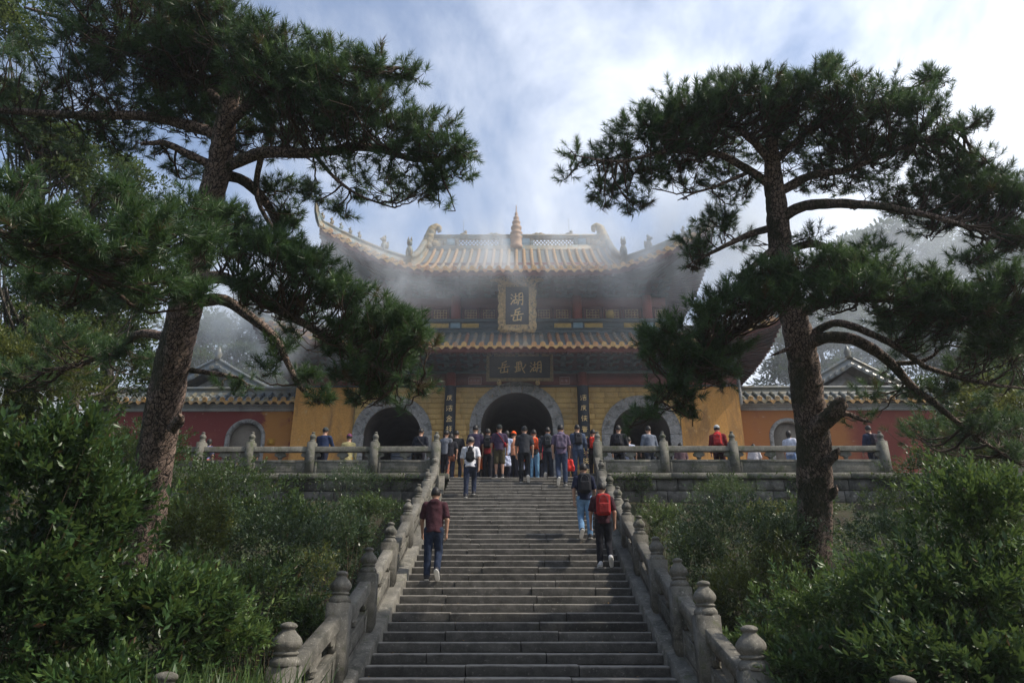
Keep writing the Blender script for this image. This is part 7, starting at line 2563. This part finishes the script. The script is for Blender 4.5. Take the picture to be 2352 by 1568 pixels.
person('woman in black with a white bag at the left of the stair head', 1036, 0, 't', (0.02, 0.02, 0.026), (0.3, 0.12, 0.08), 2, h=0.03, group=GC, y=0.45, scale=.86, hair='long', bag=((0.62, 0.62, 0.68), 'white carrier bag at the left of the stair head', -1))
person('visitor in dark red squeezed between the right corner post and the denim jacket', 1362, 0, 't', (0.05, 0.02, 0.025), (0.02, 0.015, 0.02), 1, h=0.03, group=GC, y=0.5, scale=.93, pack=((0.75, 0.04, 0.02), 'glowing red backpack by the right corner post', 'mid'))
person('visitor in dark clothing deep in the crowd, left part of the arch', 1106, 0, 't', (0.02, 0.02, 0.03), (0.02, 0.02, 0.026), 3, h=0.03, group=GC, y=1.6, scale=1.0)
person('visitor in an orange vest deep in the archway', 1196, 0, 't', (0.6, 0.1, 0.02), (0.02, 0.018, 0.02), 2, h=0.03, group=GC, y=2.4, hairm=M_HAIRG)
person('visitor in dark blue deep in the archway, right side', 1236, 0, 't', (0.02, 0.03, 0.055), (0.02, 0.02, 0.03), 1, h=0.03, group=GC, y=2.8)
person('visitor in black deep in the archway, left side', 1140, 0, 't', (0.015, 0.015, 0.02), (0.015, 0.015, 0.02), 3, h=0.03, group=GC, y=3.0)
person('small dark-haired visitor seen over the purple hoodie', 1307, 0, 't', (0.03, 0.02, 0.025), (0.02, 0.02, 0.03), 3, h=0.03, group=GC, y=1.9, scale=.97)
# along the terrace
person('man in a navy jacket at the terrace rail before the yellow wall', 747, 0, 't', (0.018, 0.03, 0.075), (0.015, 0.02, 0.04), 5, sleeve='long', h=0.026, group=GT, y=0.62, stocky=1.12, look=1.0, cap_c=(0.05, 0.06, 0.06))
person('figure in a pale yellow robe with a plum-coloured hat on the terrace', 803, 0, 't', (0.42, 0.36, 0.17), (0.5, 0.24, 0.03), 3, sleeve='long', skirt=True, cap_c=(0.13, 0.04, 0.09), h=0.029, group=GT, y=1.6, scale=1.0)
person('man in a black jacket with a slung bag behind the left terrace rail', 967, 0, 't', (0.013, 0.015, 0.024), (0.02, 0.02, 0.03), 3, sleeve='long', sling=(0.03, 0.03, 0.035), h=0.026, group=GT, y=0.6, stocky=1.1)
person('woman in pink and blue sitting low at the far left of the terrace', 484, 0, 't', (0.14, 0.16, 0.32), (0.5, 0.18, 0.16), 3, h=0.029, group=GT, y=1.3, hair='long', scale=.85)
person('dark-clothed visitor half hidden behind a post before the blind niche', 582, 0, 't', (0.025, 0.018, 0.028), (0.02, 0.02, 0.03), 3, h=0.03, group=GT, y=1.5, scale=.88)
person('man in black with a black backpack just right of the right corner post', 1421, 0, 't', (0.013, 0.014, 0.02), (0.018, 0.02, 0.03), 3, sleeve='long', h=0.026, group=GT, y=0.6, pack=((0.015, 0.016, 0.022), 'black backpack just right of the right corner post', 'mid'), stocky=1.08)
person('small visitor in a pale shirt between the black and the grey jackets', 1443, 0, 't', (0.42, 0.46, 0.58), (0.06, 0.08, 0.12), 3, h=0.03, group=GT, y=1.4, scale=.92)
person('man in a grey jacket at the terrace rail right of the stairs', 1489, 0, 't', (0.13, 0.15, 0.19), (0.05, 0.06, 0.08), 3, sleeve='long', h=0.026, group=GT, y=0.7, stocky=1.05)
person('man in a red hoodie with a pale cap on the right terrace', 1648, 0, 't', (0.16, 0.018, 0.022), (0.05, 0.012, 0.018), 3, sleeve='long', hood=(0.5, 0.03, 0.03), cap_c=(0.4, 0.42, 0.42), h=0.026, group=GT, y=0.55, pack=((0.5, 0.03, 0.03), 'red backpack on the man in the red hoodie', 'mid'), stocky=1.1, scale=1.03, yaw=-0.3)
person('small child-sized visitor in white beside the yellow wall corner', 1727, 0, 't', (0.5, 0.48, 0.5), (0.5, 0.42, 0.42), 3, h=0.03, group=GT, y=2.0, scale=.86)
person('woman in a white blouse looking right, beside the straight pine trunk', 1812, 0, 't', (0.55, 0.57, 0.66), (0.2, 0.28, 0.45), 3, h=0.029, group=GT, y=0.9, hair='long', scale=.96, yaw=-1.0)
person('man in a navy jacket with a dark backpack at the far right of the terrace', 1996, 0, 't', (0.02, 0.028, 0.06), (0.015, 0.02, 0.035), 3, sleeve='long', h=0.026, group=GT, y=0.65, stocky=1.08, yaw=0.5, pack=((0.03, 0.02, 0.035), 'dark backpack on the man at the far right of the terrace', 'mid'))
person('dark visitor behind the post right of the grey jacket', 1560, 0, 't', (0.1, 0.06, 0.07), (0.03, 0.03, 0.04), 3, h=0.03, group=GT, y=2.2, scale=.9)
# ------------------------------------------------------------------ air
def volume_mat(name, density, color=(0.86, 0.9, 1.0), aniso=0.25):
    m = bpy.data.materials.new(name)
    m.use_nodes = True
    nt = m.node_tree
    nt.nodes.clear()
    out = nt.nodes.new('ShaderNodeOutputMaterial')
    v = nt.nodes.new('ShaderNodeVolumePrincipled')
    v.inputs['Color'].default_value = (*color, 1)
    v.inputs['Density'].default_value = density
    v.inputs['Anisotropy'].default_value = aniso
    nt.links.new(v.outputs[0], out.inputs['Volume'])
    return m, nt, v



hm_, nt_, v_ = volume_mat('haze_air', 0.0007)
b = MB()
b.box(-95, 95, -62, 95, -8.5, 46)
tag(b.build('haze', hm_), kind='stuff')


def mist(x0, x1, y0, y1, z0, z1, dens, scale, lo, hi, stretch, label_seed, rate=1.0):
    """drifting cloud: a soft-edged body of droplets, thick and thin by turns"""
    m, nt, v = volume_mat('mist_air', 0.0, (0.92, 0.96, 1.0), 0.1)
    tc_ = nt.nodes.new('ShaderNodeTexCoord')
    mp = nt.nodes.new('ShaderNodeMapping')
    mp.inputs['Location'].default_value = (label_seed * 3.7, label_seed * 1.3, label_seed * 2.1)
    mp.inputs['Scale'].default_value = stretch
    pos = nt.nodes.new('ShaderNodeNewGeometry').outputs['Position']
    nt.links.new(pos, mp.inputs[0])
    n = nt.nodes.new('ShaderNodeTexNoise')
    n.inputs['Scale'].default_value = scale
    n.inputs['Detail'].default_value = 4
    n.inputs['Roughness'].default_value = 0.55
    n.inputs['Distortion'].default_value = 0.8
    nt.links.new(mp.outputs[0], n.inputs['Vector'])
    # ball-shaped fall-off inside the box
    sub = nt.nodes.new('ShaderNodeVectorMath'); sub.operation = 'MULTIPLY_ADD'
    nt.links.new(tc_.outputs['Generated'], sub.inputs[0])
    sub.inputs[1].default_value = (2, 2, 2); sub.inputs[2].default_value = (-1, -1, -1)
    ln = nt.nodes.new('ShaderNodeVectorMath'); ln.operation = 'LENGTH'
    nt.links.new(sub.outputs[0], ln.inputs[0])
    f = rng_node(nt, ln.outputs['Value'], 0.25, 1.0, 1, 0)
    mu = nt.nodes.new('ShaderNodeMath'); mu.operation = 'MULTIPLY'
    nt.links.new(rng_node(nt, n.outputs[0], lo, hi, 0, dens), mu.inputs[0]); nt.links.new(f, mu.inputs[1])
    nt.links.new(mu.outputs[0], v.inputs['Density'])
    m.cycles.volume_step_rate = rate
    b = MB()
    b.box(x0, x1, y0, y1, z0, z1)
    return tag(b.build('mist', m), kind='stuff')


mist(-12, -0.4, 0.4, 5.2, 5.6, 11.2, 0.72, 0.5, 0.43, 0.68, (1, 1, 0.5), 1)
mist(0.4, 14.5, 0.4, 5.2, 5.6, 14.0, 0.75, 0.48, 0.42, 0.68, (1, 1, 0.5), 2)
mist(-13.5, -4.5, 0.8, 5.2, 3.6, 9.5, 0.85, 0.5, 0.40, 0.68, (1, 1, 0.7), 3)
mist(-6, 7, 1.2, 5.0, 7.4, 12.0, 0.48, 0.6, 0.42, 0.66, (1, 1, 0.5), 6)
mist(4.5, 12.5, -0.5, 5.2, 7.0, 15.5, 0.50, 0.5, 0.36, 0.66, (1, 1, 0.6), 7)
mist(-17, 17, 0.0, 5.3, 1.5, 17.0, 0.08, 0.25, 0.25, 0.75, (1, 1, 0.8), 8, 2.0)
mist(6, 75, 8.0, 46, -4, 36, 0.055, 0.09, 0.28, 0.66, (1, 1, 1.2), 4, 2.0)
mist(-48, -7, 8.0, 42, -4, 30, 0.075, 0.08, 0.28, 0.66, (1, 1, 1.2), 5, 2.0)
